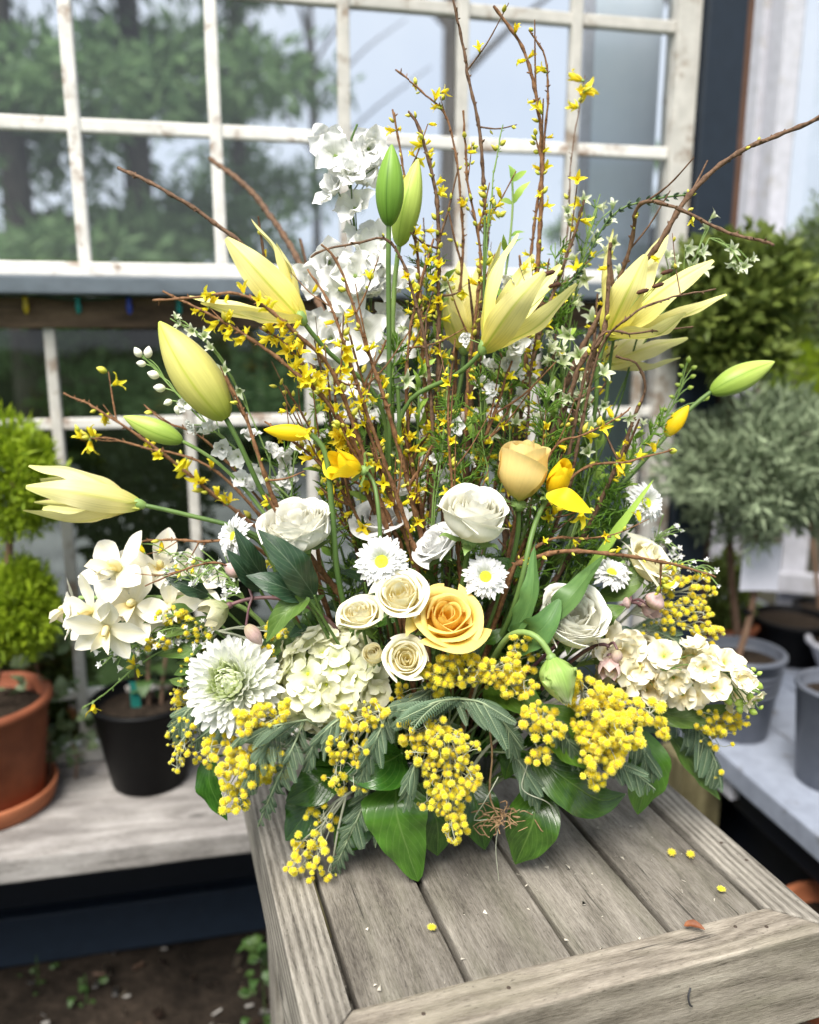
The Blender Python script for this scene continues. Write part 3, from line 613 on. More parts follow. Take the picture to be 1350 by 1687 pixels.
# ---- beyond the glass: hedge, conifers, bare trunks
def tree(name, label, px, py_top, Y, h, rx, n, leaf, mat, seed, trunk_r=.12, conifer=True, group='trees beyond the glass', limbs=14):
    base = at(px, 540, Y); base[2] = .03; o = thing(name, label, 'tree', base, group)
    g = Geo(); tube_geo(g, catmull([(0, 0, 0), (.03*h/5, 0, h*.4), (0, .02, h*.97)], 20), np.linspace(trunk_r, trunk_r*.15, 20), 10, wob=.05)
    r = np.random.default_rng(seed); lp = []
    for k in range(limbs):
        z = h*(.12+.85*k/limbs) if conifer else h*(.45+.5*k/limbs); a = k*2.4; L = rx*(1.05-(z/h)*.85)*r.uniform(.75, 1.1) if conifer else rx*r.uniform(.6, 1.1)
        e = np.array([math.cos(a)*L, math.sin(a)*L, z+(-.10*L if conifer else L*.8)]); tube_geo(g, catmull([(0, 0, z), (e[0]*.5, e[1]*.5, (z+e[2])/2+.06*L), e], 8), np.linspace(trunk_r*.28, .006, 8), 5); lp.append((z, e))
    link('trunk', g.mesh('trunk', M['bark_g']), o)
    if n:
        g = Geo()
        for z, e in lp:
            for q in np.linspace(.25, 1.05, 5):
                c = np.array([0, 0, z])*(1-q)+e*q; rr = rx*.26*r.uniform(.7, 1.25)
                leaves_geo(g, int(n/(limbs*5)), c, (rr, rr, rr*.45), leaf, leaf*.34, int(r.integers(1e6)), .05, -.1, .3)
        link('crown', g.mesh('crown', mat, False), o)
    return o
hd = thing('hedge', 'dark clipped evergreen hedge across the gravel', 'hedge', (0, 8.2, 0)); g = Geo()
for k in range(26): leaves_geo(g, 620, (-6.2+k*.48, random.uniform(-.1, .1), .62), (.5, .45, .72), .11, .06, 100+k, .55, .1, .25)
link('foliage', g.mesh('foliage', M['f_hedge'], False), hd)
link('stem_core', box_mesh('stem_core', 12.0, .35, 1.0, M['f_hedge'], .1), hd, (0, .05, .5))
tree('conifer_tree', 'dense dark conifer behind the far left panes', 40, 0, 6.2, 6.6, 1.9, 9500, .16, M['f_conifer'], 1, .14)
tree('conifer_tree', 'broad conifer behind the second column of panes', 235, 0, 7.4, 7.5, 2.0, 11000, .17, M['f_conifer'], 2, .16)
tree('conifer_tree', 'lighter evergreen fading into the sky behind third pane', 400, 0, 9.5, 6.4, 1.7, 6000, .17, M['f_conifer'], 3, .14)
tree('conifer_tree', 'small evergreen far behind the right-hand panes', 1000, 0, 12.5, 4.0, 1.4, 5200, .18, M['f_conifer'], 4, .1)
tree('bare_tree', 'bare dark trunk behind the pane above the branches', 735, 0, 7.5, 7, 1.2, 0, .1, M['f_conifer'], 5, .15, False, limbs=7)
tree('bare_tree', 'bare dark trunk behind the right-hand panes', 982, 0, 6.6, 7, 1.1, 0, .1, M['f_conifer'], 6, .15, False, limbs=7)
tree('bare_tree', 'slim leafless tree in the sky between the panes', 520, 0, 9.5, 6.4, 1.7, 0, .1, M['f_conifer'], 8, .07, False, limbs=16)
# shrubs inside, seen dimly through the lower panes
for (px, py, Y, r_, mt, lb, sd) in ((232, 830, 1.75, .13, 'f_hedge', 'dark round shrub behind the lower left panes', 51), (330, 1000, 1.7, .10, 'f_hedge', 'low dark plant behind the panes near the orchids', 52), (60, 1150, 1.62, .11, 'f_box', 'green plant behind the terracotta pot through the glass', 53)):
    q = at(px, py, Y); sb = thing('indoor_shrub', lb, 'shrub', (q[0], q[1], 0), 'shrubs behind the lower panes'); trunk_part(sb, [(0, 0, 0), (.01, 0, q[2]*.5), (0, 0, q[2])], (.012, .006), M['trunk'])
    g = Geo(); leaves_geo(g, 1500, (0, 0, q[2]), (r_, r_*.8, r_), .035, .02, sd, .4, .2, .3); link('crown', g.mesh('crown', M[mt], False), sb)

# ================================================================== THE TABLE
TZ = .70; TA = math.radians(17.3); TO = np.array([-.043, .516, 0])     # inner front-left corner of the slatted field
tbl = thing('display_table', 'weathered grey slatted wooden table under the bouquet', 'table', (TO[0], TO[1], 0)); tbl.rotation_euler = (0, 0, TA)
IW, ID, RW, RH = .372, .40, .038, .089
def tbox(name, L, W_, H_, mat, cx, cy, cz, rot=0, nx=18, jit=.0006, bev=.0025): return link(name, box_mesh(name, L, W_, H_, mat, bev, 2, nx, jit), tbl, M=Matrix.Translation((cx, cy, cz)) @ Matrix.Rotation(rot, 4, 'Z'))
sw = (IW-5*.0055)/4
for k in range(4):
    x = .0055+k*(sw+.0055)+sw/2
    tbox('slat', ID+.004-.006, sw, .019, M['wood'], x+[0, .0008, -.0006, 0][k], ID/2, TZ-.0095-[.0035, .0028, .004, .003][k], PI/2+[.002, -.003, .002, -.001][k])
def rail(name, L, mat, ox, oy, ang, m0=True, m1=True):
    poly = [(0, 0), (L, 0), (L-(RW if m1 else 0), RW), (RW if m0 else 0, RW)]; me = prism_mesh(name, poly, -RH, 0, mat, .0022); return link(name, me, tbl, M=Matrix.Translation((ox, oy, TZ)) @ Matrix.Rotation(ang, 4, 'Z'))
rail('front_rail', IW+2*RW-.001, M['wood_front'], -RW+.0005, -RW, 0)
rail('side_rail', ID+2*RW-.001, M['wood_rail'], IW+RW, -RW+.0005, PI/2)
rail('back_rail', IW+2*RW-.001, M['wood_front'], IW+RW-.0005, ID+RW, PI)
rail('side_rail', ID+2*RW-.001, M['wood_rail'], -RW, ID+RW-.0005, -PI/2)
for x in (RW*.1, IW-RW*.1):
    for y in (RW*.1, ID-RW*.1): link('leg', box_mesh('leg', TZ-RH*.3, .07, .038, M['wood_rail'], .003, 2, 10, .0008), tbl, M=Matrix.Translation((x, y, (TZ-RH*.3)/2-.0)) @ Matrix.Rotation(PI/2, 4, 'Y'))
for y in (.08, .30): tbox('cross_brace', IW, .06, .019, M['wood'], IW/2, y, TZ-.036, 0)
# bent nail and staple marks in the front rail
g = Geo(); q = .0; tube_geo(g, catmull([(0, 0, .008), (-.003, -.002, .003), (-.002, -.003, -.004), (.002, -.001, -.009)], 10), .0008, 6); link('bent_nail', g.mesh('bent_nail', plain_mat('dark_iron', (.03, .03, .035), rough=.5)), tbl, (.268, -RW-.001, TZ-.028))
for (x, y) in ((.33, -.012), (.355, -.02), (.40, .06), (.395, .09), (.12, -.016), (.05, -.02)):
    g = Geo(); lathe_geo(g, [(.0001, .0006), (.0012, .0005), (.0017, .0)], 10); link('nail_head', g.mesh('nail_head', plain_mat('rusty_nail', (.05, .035, .025), rough=.7)), tbl, (x, y, TZ+.0002))

# ================================================================== THE FLOWERS
W = (0.84, 0.84, 0.80)
M['stem'] = plain_mat('green_stem', (.055, .11, .025), (.12, .20, .05), 30, .5, .4, .1, stretch=(1, 1, .3))
M['stem_pale'] = plain_mat('pale_green_stem', (.14, .24, .06), (.25, .36, .11), 30, .5, .4, .1)
M['stem_plum'] = plain_mat('plum_stem', (.10, .045, .055), (.19, .10, .10), 60, .5, .4, .1)
M['twig'] = plain_mat('forsythia_bark', (.09, .038, .016), (.27, .14, .065), 240, .75, .3, .5, .0012)
M['twig_g'] = plain_mat('grey_brown_bark', (.06, .032, .018), (.19, .112, .068), 240, .8, .3, .5, .0012)
M['twig_pale'] = plain_mat('mimosa_twig', (.34, .36, .26), (.50, .52, .40), 120, .7, .3, .2)
M['lily'] = petal_mat('pale_yellow_tepal', [(0, (.60, .58, .08)), (.2, (.87, .76, .18)), (.7, (.90, .83, .36)), (1, (.87, .82, .33))], mid=(.44, .53, .04), midw=.065, transl=.26, rough=.45, vein=.5, vary_amt=.03)
M['lily_b'] = petal_mat('cream_lily_tepal', [(0, (.50, .55, .10)), (.2, (.80, .72, .28)), (.6, (.84, .77, .40)), (1, (.74, .74, .26))], mid=(.66, .66, .18), midw=.10, transl=.3, rough=.42, vein=.4, vary_amt=.03)
M['bud_y'] = petal_mat('yellow_green_bud', [(0, (.34, .42, .05)), (.3, (.62, .60, .16)), (.75, (.72, .68, .22)), (1, (.50, .58, .10))], transl=.18, rough=.42, vein=.35, vary_amt=.03, veinscale=40, seam=3, seam_col=(.40, .46, .05))
M['bud_g'] = petal_mat('green_bud', [(0, (.10, .22, .03)), (.5, (.17, .33, .045)), (1, (.22, .40, .06))], transl=.12, rough=.38, vein=.4, vary_amt=.05, veinscale=40, seam=3, seam_col=(.05, .13, .015))
M['bud_lg'] = petal_mat('light_green_bud', [(0, (.25, .38, .06)), (.5, (.42, .55, .11)), (1, (.55, .66, .16))], transl=.15, rough=.38, vein=.35, vary_amt=.05, veinscale=40, seam=3, seam_col=(.20, .32, .04))
M['rose_w'] = petal_mat('white_rose_petal', [(0, (.78, .77, .56)), (.35, (.84, .83, .70)), (1, (.88, .87, .80))], transl=.2, vein=.12, vary_amt=.02, hue=.002)
M['rose_c'] = petal_mat('cream_rose_petal', [(0, (.82, .70, .30)), (.45, (.86, .79, .48)), (1, (.88, .85, .68))], transl=.22, vein=.12, vary_amt=.025, hue=.003)
M['rose_y'] = petal_mat('apricot_yellow_petal', [(0, (.84, .48, .03)), (.5, (.87, .60, .08)), (1, (.90, .72, .24))], transl=.34, vein=.14, vary_amt=.04, hue=.005)
M['rose_p'] = petal_mat('peach_yellow_petal', [(0, (.60, .56, .14)), (.3, (.86, .66, .22)), (1, (.90, .74, .34))], transl=.32, vein=.14, vary_amt=.03, hue=.004)
M['white_p'] = petal_mat('cool_white_petal', [(0, (.76, .78, .70)), (.5, (.83, .83, .82)), (1, (.85, .85, .85))], transl=.22, vein=.3, vary_amt=.015, hue=.0)
M['mum_i'] = petal_mat('green_white_mum_petal', [(0, (.40, .54, .10)), (.5, (.66, .75, .36)), (1, (.83, .86, .66))], transl=.22, vein=.15, vary_amt=.04, hue=.004)
M['mum_o'] = petal_mat('white_mum_petal', [(0, (.55, .66, .30)), (.45, (.79, .82, .68)), (1, (.88, .88, .87))], transl=.22, vein=.15, vary_amt=.025, hue=.0)
M['disc'] = plain_mat('lime_disc', (.36, .48, .02), (.72, .74, .05), 500, .7, .2, .5, .0006)
M['hydr'] = petal_mat('cream_hydrangea', [(0, (.50, .56, .18)), (.35, (.76, .77, .48)), (1, (.86, .85, .70))], transl=.22, vein=.18, vary_amt=.06, hue=.008, mott=.3)
M['stock'] = petal_mat('cream_stock_petal', [(0, (.78, .60, .16)), (.28, (.82, .74, .46)), (1, (.87, .83, .70))], transl=.22, vein=.15, vary_amt=.04, hue=.006)
M['orch'] = petal_mat('ivory_orchid_petal', [(0, (.66, .64, .36)), (.3, (.82, .79, .66)), (1, (.85, .82, .74))], mid=(.80, .76, .56), midw=.2, transl=.25, rough=.4, vein=.2, vary_amt=.02, hue=.002)
M['lip'] = petal_mat('orchid_lip', [(0, (.80, .60, .16)), (.4, (.85, .76, .46)), (1, (.87, .83, .76))], transl=.25, vein=.2, vary_amt=.03)
M['tulip'] = petal_mat('bright_yellow_petal', [(0, (.62, .58, .05)), (.3, (.88, .62, .01)), (1, (.90, .68, .02))], transl=.32, vein=.2, vary_amt=.04, hue=.006)
M['forsy'] = petal_mat('forsythia_petal', [(0, (.60, .50, .01)), (.3, (.88, .72, .02)), (1, (.91, .80, .06))], transl=.35, vein=.15, vary_amt=.10, hue=.010)
M['forsy_b'] = petal_mat('forsythia_bud', [(0, (.26, .32, .04)), (.4, (.62, .60, .07)), (1, (.80, .74, .14))], transl=.2, vein=.2, vary_amt=.15, hue=.015)
M['star'] = petal_mat('greenish_white_star', [(0, (.34, .46, .14)), (.5, (.70, .75, .52)), (1, (.80, .82, .68))], mid=(.50, .60, .28), midw=.22, transl=.32, vein=.2, vary_amt=.06, hue=.01)
M['hell'] = petal_mat('hellebore_sepal', [(0, (.34, .42, .14)), (.5, (.56, .56, .34)), (1, (.66, .60, .46))], transl=.25, vein=.5, vary_amt=.05, mott=.35, hue=.01)
M['hell_p'] = petal_mat('pink_hellebore_sepal', [(0, (.46, .40, .26)), (.45, (.66, .46, .44)), (1, (.74, .58, .58))], transl=.25, vein=.5, vary_amt=.05, mott=.3, hue=.01)
M['parrot'] = petal_mat('green_parrot_tulip', [(0, (.36, .52, .14)), (.5, (.46, .62, .20)), (.85, (.58, .70, .34)), (1, (.82, .80, .68))], mid=(.28, .48, .10), midw=.3, transl=.25, rough=.45, vein=.6, vary_amt=.05)
M['salal'] = leaf_mat('glossy_leaf', (.014, .055, .006), (.05, .135, .014), (.13, .24, .05), .26, .12, 9, 1.0, .55, back=(.10, .19, .05))
M['salal_l'] = leaf_mat('light_glossy_leaf', (.055, .14, .014), (.10, .22, .024), (.20, .32, .08), .3, .16, 8, .9, .5, back=(.15, .24, .06))
M['dark_leaf'] = leaf_mat('dark_serrated_leaf', (.014, .036, .018), (.03, .07, .03), (.16, .22, .14), .33, .1, 8, .8, .5, back=(.08, .13, .08))
M['olive_leaf'] = leaf_mat('olive_leaf', (.06, .12, .02), (.11, .19, .035), (.20, .28, .09), .4, .18, 6, .6)
M['tulip_leaf'] = leaf_mat('tulip_leaf', (.07, .16, .045), (.12, .24, .07), (.14, .26, .08), .45, .2, 1, .0, .4)
M['fern'] = petal_mat('mimosa_fern', [(0, (.07, .12, .065)), (1, (.16, .23, .145))], transl=.15, rough=.6, vein=.1, vary_amt=.22, hue=.01)
M['fern_r'] = plain_mat('mimosa_rachis', (.19, .25, .14), (.30, .36, .22), 120, .6)
M['needle'] = petal_mat('fine_green', [(0, (.16, .30, .04)), (1, (.38, .55, .10))], transl=.3, rough=.5, vein=.1, vary_amt=.15, hue=.01)
def fluff_mat(name, a, b, va):
    m, t, o = new_mat(name); u, v, uv = uvs(t); col = vary(t, ramp(t, v, [(.0, a), (1.0, b)]), va, .008); p = princ(t, col, .95, .05, None, Sheen_Weight=.35, Sheen_Roughness=.5); finish_thin(t, o, col, p, .10); return m
M['mim'] = fluff_mat('mimosa_yellow', (.82, .64, .012), (.93, .87, .15), .05)
M['mim_s'] = fluff_mat('young_mimosa_yellow', (.64, .56, .04), (.84, .79, .22), .10)
M['anther'] = plain_mat('dark_anther', (.035, .012, .006), (.09, .035, .015), 300, .8)
M['fila'] = plain_mat('filament', (.55, .60, .16), (.66, .70, .25), 90, .5)
M['vase'] = plain_mat('dark_green_ceramic', (.010, .016, .012), (.02, .028, .022), 12, .25, .5, .05)
M['raffia'] = plain_mat('dry_root', (.22, .13, .065), (.42, .28, .16), 200, .9, .1, .5)

# ---- the container
VC = np.array([.006, .772, TZ])
vs = thing('vase', 'low dark ceramic bowl hidden beneath the flowers', 'vase', VC); g = Geo()
lathe_geo(g, [(.0005, .001), (.052, .001), (.058, .006), (.078, .05), (.084, .085), (.082, .10), (.080, .104), (.077, .102), (.079, .085), (.072, .05), (.05, .012), (.0005, .010)], 48)
link('bowl', g.mesh('bowl', M['vase']), vs)
g = Geo(); lathe_geo(g, [(.0005, .088), (.076, .086)], 24); link('moss_bed', g.mesh('moss_bed', plain_mat('moss_bed', (.012, .02, .006), (.03, .045, .012), 300, .95, .1, 1.0, .004)), vs)
_vb = [0]
def vbase(head):
    """a spot in the bowl, on the head's side"""
    _vb[0] += 1; a = _vb[0]*2.39996; d = np.asarray(head)-VC; d[2] = 0; n = np.linalg.norm(d); d = d/n if n > 1e-6 else d
    return VC+d*min(.045, n*.3)+np.array([math.cos(a)*.022, math.sin(a)*.022, .03])
def stem_part(o, head, dirn, r=.0022, mat='stem', end=.06, mids=(), r_tip=None, name='stem', n=26):
    b = np.array(o.location); h = np.asarray(head, float); dirn = unit(dirn)
    P = [b, b+np.array([(h-b)[0]*.18, (h-b)[1]*.18, .075])]+[np.asarray(q) for q in mids]+[h-dirn*end, h]
    P = catmull(P, n+14)-b
    for _k in range(7): P[1:-1] = .5*P[1:-1]+.25*(P[:-2]+P[2:])
    n = len(P); g = Geo(); tube_geo(g, P, np.linspace(r, r_tip or r*.8, n), 8); return link(name, g.mesh(name, M[mat]), o), P[np.linspace(0, n-1, 26).astype(int)]+b
def local(o, p): return np.asarray(p)-np.array(o.location)
def flower(name, label, cat, head, group=None, base=None): return thing(name, label, cat, vbase(head) if base is None else base, group)

# ---------------------------------------------------------------- roses and other cupped flowers
_cache = {}
def rose_meshes(kind, mat, seed=0):
    key = (kind, mat, seed)
    if key in _cache: return _cache[key]
    K = dict(rose=dict(N=24, H0=1.50, H1=1.30, rb=.90, cl=.66, co=.96, curl=.17, ruf=.05, A0=1.35, A1=1.2, pb=.74),
             spray=dict(N=22, H0=1.10, H1=.92, rb=.92, cl=.62, co=1.04, curl=.18, ruf=.04, A0=1.35, A1=1.1, pb=.76),
             open=dict(N=21, H0=1.08, H1=.74, rb=.84, cl=.60, co=1.22, curl=.20, ruf=.04, A0=1.35, A1=1.0, pb=.82),
             bud=dict(N=12, H0=2.25, H1=1.98, rb=.90, cl=.55, co=.86, curl=.13, ruf=.03, A0=1.9, A1=1.5, pb=.66),
             full=dict(N=46, H0=1.32, H1=1.18, rb=.95, cl=.80, co=.92, curl=.15, ruf=.10, A0=.75, A1=1.0, pb=.56),
             cup=dict(N=6, H0=1.75, H1=1.75, rb=.62, cl=1, co=1.35, curl=.05, ruf=.04, A0=.85, A1=.85, pb=1),
             shut=dict(N=6, H0=2.4, H1=2.4, rb=.62, cl=1, co=.35, curl=.0, ruf=.05, A0=1.1, A1=1.1, pb=1))[kind]
    r = np.random.default_rng(seed+len(kind)); out = []; N_ = K['N']; nu, nv = 13, 15
    for i in range(N_):
        t = (i+.5)/N_; th = i*2.39996+r.normal(0, .18) if N_ > 6 else i*2*PI/3+(i//3)*PI/3
        rb = .07+(K['rb']-.07)*t**K['pb']
        if N_ == 6: rb = K['rb']-(0 if i > 2 else .1)
        cl = K['cl']+(K['co']-K['cl'])*min(1, t*1.15)**1.6                     # rim radius over belly radius
        H = K['H0']+(K['H1']-K['H0'])*t**1.4+r.normal(0, .03)
        if N_ > 6 and t < .3: H *= .92+.08*t/.3
        Aw = (K['A0']+(K['A1']-K['A0'])*t**.7)*r.uniform(.92, 1.1)
        u = np.linspace(-1, 1, nu); v = np.linspace(0, 1, nv); U, V = np.meshgrid(u, v)
        wv = np.clip(.34+1.25*V-.55*V**2, 0, 1.05)
        ang = th+U*Aw*wv
        rad = rb*(np.clip(np.sin(np.clip(V/.58, 0, 1)*PI/2), 0, 1)**.85*.86+.14)*np.where(V > .58, 1+(cl-1)*(np.clip(V-.58, 0, 1)/.42)**1.5, 1.0)
        rad = rad*np.clip(V*9, .15, 1)+(.13*rb*np.abs(U)**3*V**2 if N_ > 6 else 0)
        if kind == 'full' and t < .75: rad = rad+r.normal(0, .07); ang = ang+r.normal(0, .4)+.5*r.normal()*(V-.5)
        zz = H*(V**.95)*(1-(.24 if N_ > 6 else .16)*np.abs(U)**2.6*V)+.03*H*(1-np.abs(U))*V**6
        lip = np.clip((V-.78)/.22, 0, 1); cu = K['curl']*(.30+.70*t)*lip**1.5*(1+.25*np.sin(U*2.3+i*1.3))
        rad = rad+cu*.95; zz = zz-cu*.55*lip
        rf = K['ruf']*(np.sin(U*3.2+i*1.9)*.7+np.sin(U*7+i*.7)*.30)*V**2.5*(.4+.6*t)
        tl = r.normal(0, .035); rad = rad+rf+.06*U*rb+tl*V; zz = zz+rf*.6+.05*np.sin(U*2.2+i*2.7)*V**3
        Vx = np.stack([rad*np.cos(ang), rad*np.sin(ang), zz], 2).reshape(-1, 3)
        uv = np.stack([(U*.5+.5).ravel(), V.ravel()], 1)
        out.append(np_mesh('petal', Vx, grid_faces(nu, nv), uv, [M[mat]]))
    _cache[key] = out; return out
def calyx_mesh(): 
    if 'calyx' not in _cache:
        g = Geo(); lathe_geo(g, [(.06, -.32), (.20, -.25), (.27, -.10), (.24, .04), (.12, .10)], 14)
        for k in range(5): a = k*2*PI/5; c, s = math.cos(a), math.sin(a); blade_geo(g, [(c*.2, s*.2, -.06), (c*.52, s*.52, -.02), (c*.80, s*.80, .12), (c*.95, s*.95, .02)], .30, (0, 0, 1), 'leaf', .1, nu=5, nv=7)
        _cache['calyx'] = g.mesh('flower_head', M['stem_pale'])
    return _cache['calyx']
def rose(name, label, cat, px, py, d, wpx, dirn, kind, mat, group=None, roll=0, seed=0, stem='stem', sr=.0028, leafy=True, sq=1.0, calyx=True, mids=()):
    R_ = m_px(wpx, d, py)/2/(1.06 if kind not in ('cup', 'shut') else .9); dirn = unit(dirn); H = {'bud': 2.2, 'cup': 1.7, 'shut': 2.3, 'rose': 1.5, 'full': 1.3}.get(kind, 1.05)
    c = A(px, py, d); hb = c-dirn*R_*H*.5                      # base of the bloom
    o = flower(name, label, cat, hb, group); stem_part(o, hb-dirn*R_*.2, dirn, sr, stem, .05 if not mids else .012, [A(*q) for q in mids])
    B = basis(dirn) @ rotm((0, 0, 1), roll); B = B @ np.diag([1, sq, 1]) if sq != 1 else B
    hd = link('flower_head', calyx_mesh() if calyx else calyx_mesh(), o, M=mat4(B, local(o, hb), R_))
    for k, me in enumerate(rose_meshes(kind, mat, seed)): link('petal', me, hd)
    return o, hb
SR = 'roses'
rose('white_rose', 'large ruffled white rose at left of the bouquet, beside dark leaf', 'rose', 490, 874, -.075, 118, (-.14, -.34, .93), 'full', 'rose_w', SR, .4)
rose('white_rose', 'large white rose in the centre, left of the peach rose bud', 'rose', 782, 853, -.085, 120, (.10, -.36, .93), 'rose', 'rose_w', SR, 1.7, 2)
rose('white_lisianthus', 'cool white bloom behind the lower green stem, above left daisy', 'flower', 627, 856, -.03, 100, (-.15, -.35, .9), 'open', 'white_p', 'white frilled blooms', .3, 3)
rose('white_lisianthus', 'half hidden cool white bloom left of the central white rose', 'flower', 718, 898, -.055, 84, (-.5, -.35, .7), 'open', 'white_p', 'white frilled blooms', 2.3, 4)
rose('garden_rose', 'full creamy white garden rose at right above the green tulip', 'rose', 944, 1020, -.09, 112, (.06, -.66, .70), 'full', 'rose_w', SR, 2.0, 5)
rose('yellow_rose', 'large open apricot-yellow rose in the middle of the bouquet', 'rose', 738, 1018, -.115, 122, (.10, -.66, .74), 'open', 'rose_y', SR, .9, 6)
rose('peach_rose', 'upright peach-yellow rose bud above the central white rose', 'rose', 862, 778, -.055, 102, (.06, -.12, .99), 'bud', 'rose_p', SR, .5, 7)
rose('cream_rose', 'pale cream rose at right edge behind the forsythia twig', 'rose', 1072, 925, -.02, 106, (.55, -.35, .75), 'open', 'rose_c', SR, 1.2, 8)
SPR = 'cream spray roses'
rose('spray_rose', 'cream spray rose touching the yellow rose on its upper left', 'rose', 660, 982, -.115, 92, (-.10, -.66, .74), 'spray', 'rose_c', SPR, .2, 9, sr=.0018)
rose('spray_rose', 'greenish cream spray rose above the hydrangea', 'rose', 592, 1014, -.105, 74, (-.15, -.4, .9), 'spray', 'rose_c', SPR, 1.1, 10, sr=.0018)
rose('spray_rose', 'tiny tight cream rosebud between hydrangea and small rose', 'rose', 616, 1079, -.115, 40, (-.1, -.7, .6), 'bud', 'rose_c', SPR, 2.1, 11, sr=.0016)
rose('spray_rose', 'small cream spray rose below the yellow rose', 'rose', 669, 1086, -.125, 74, (.05, -.8, .5), 'spray', 'rose_c', SPR, 2.9, 12, sr=.0018)
YT = 'yellow tulips'
rose('yellow_tulip', 'bright yellow open tulip cup above the white bloom at left', 'tulip', 572, 768, -.075, 62, (-.80, -.52, .32), 'cup', 'tulip', YT, .3, 13, sr=.0022, mids=[(628, 960, -.08), (628, 870, -.085), (617, 806, -.08)])
rose('yellow_tulip', 'bright yellow tulip with one fallen petal right of peach rose', 'tulip', 920, 793, -.065, 52, (.30, -.45, .75), 'shut', 'tulip', YT, .9, 14, sr=.0028, mids=[(845, 1010, -.085), (876, 880, -.08)])
o = bpy.data.objects['yellow_tulip.001']; g = Geo(); b = np.array(o.location)
blade_geo(g, [A(902, 812, -.07)-b, A(930, 822, -.085)-b, A(977, 845, -.085)-b], m_px(40, -.08), (.1, -.8, .6), 'leaf', .25, nv=12); link('fallen_petal', g.mesh('fallen_petal', M['tulip']), o)

# ---------------------------------------------------------------- buds
def bud_mesh(L, R_, mat, lobes=3, bend=.0, nv=22, nu=24, open_=0.0):
    v = np.linspace(0, 1, nv); a = np.linspace(0, 2*PI, nu, endpoint=False); w = (np.sin(PI*np.clip(v*.94+.05, 0, 1)**.86)**.80)
    w[0] = .22; w[-1] = .06; AA, VV = np.meshgrid(a, v)
    rr = R_*w[:, None]*(1-.10*(1-np.abs(np.cos(AA*lobes/2))**.4)+.03*np.cos(AA*lobes*2))
    V = np.stack([rr*np.cos(AA)+bend*L*(VV-VV**2), rr*np.sin(AA), VV*L], 2).reshape(-1, 3)
    return np_mesh('bud', V, grid_faces(nu, nv, wrap=True), np.stack([(AA/(2*PI)).ravel(), VV.ravel()], 1), [M[mat]])
def bud_at(o, base, tip, wpx, mat, d, name='bud', lobes=3, bend=0.0, roll=0.3):
    b, t_ = np.asarray(base), np.asarray(tip); L = np.linalg.norm(t_-b); me = bud_mesh(L, m_px(wpx, d)/2, mat, lobes, bend)
    return link(name, me, o, M=mat4(basis(t_-b, (0, -1, .2)) @ rotm((0, 0, 1), roll), local(o, b)))
def lily_bud(label, b, t_, wpx, mat, d, stem_mid, stem='stem', group='lily buds', name='lily_bud', d2=0.0, sr=.0024):
    pb, pt = A(*b, d), A(*t_, d+d2); o = flower(name, label, 'lily bud', pb, group)
    stem_part(o, pb, pt-pb, sr, stem, .015, [A(q[0], q[1], q[2]) for q in stem_mid], sr*.9); bud_at(o, pb, pt, wpx, mat, d); return o
lily_bud('fat yellow-green lily bud pointing up-left beside the larkspur', (372, 690), (262, 530), 76, 'bud_y', -.06, [(500, 960, -.03), (418, 785, -.055)])
lily_bud('small green lily bud lying sideways below the fat lily bud', (300, 727), (203, 686), 37, 'bud_lg', -.03, [(520, 980, -.02), (400, 800, -.02)], 'stem_pale', sr=.0018)
lily_bud('tall upright green lily bud at the top of a straight stem', (640, 372), (645, 238), 44, 'bud_g', -.02, [(641, 900, -.01), (641, 640, -.02)])
lily_bud('light green lily bud leaning just behind the tall green one', (657, 405), (690, 262), 44, 'bud_lg', .02, [(650, 800, .02), (646, 560, .02)], 'stem_pale')
lily_bud('light green lily bud pointing right beyond the bouquet edge', (1172, 646), (1277, 596), 44, 'bud_lg', .03, [(950, 900, .02), (1110, 705, .03)], 'stem')
lily_bud('closed yellow narcissus bud under the right lily bud', (1098, 718), (1136, 668), 26, 'tulip', .01, [(960, 880, .01), (1060, 760, .01)], 'stem_pale', 'narcissus buds', 'narcissus_bud', sr=.0018)
lily_bud('closed yellow narcissus bud pointing left above the tulip cup', (512, 716), (434, 708), 28, 'tulip', -.07, [(566, 1000, -.07), (548, 850, -.075), (538, 745, -.07)], 'stem', 'narcissus buds', 'narcissus_bud', sr=.0028)

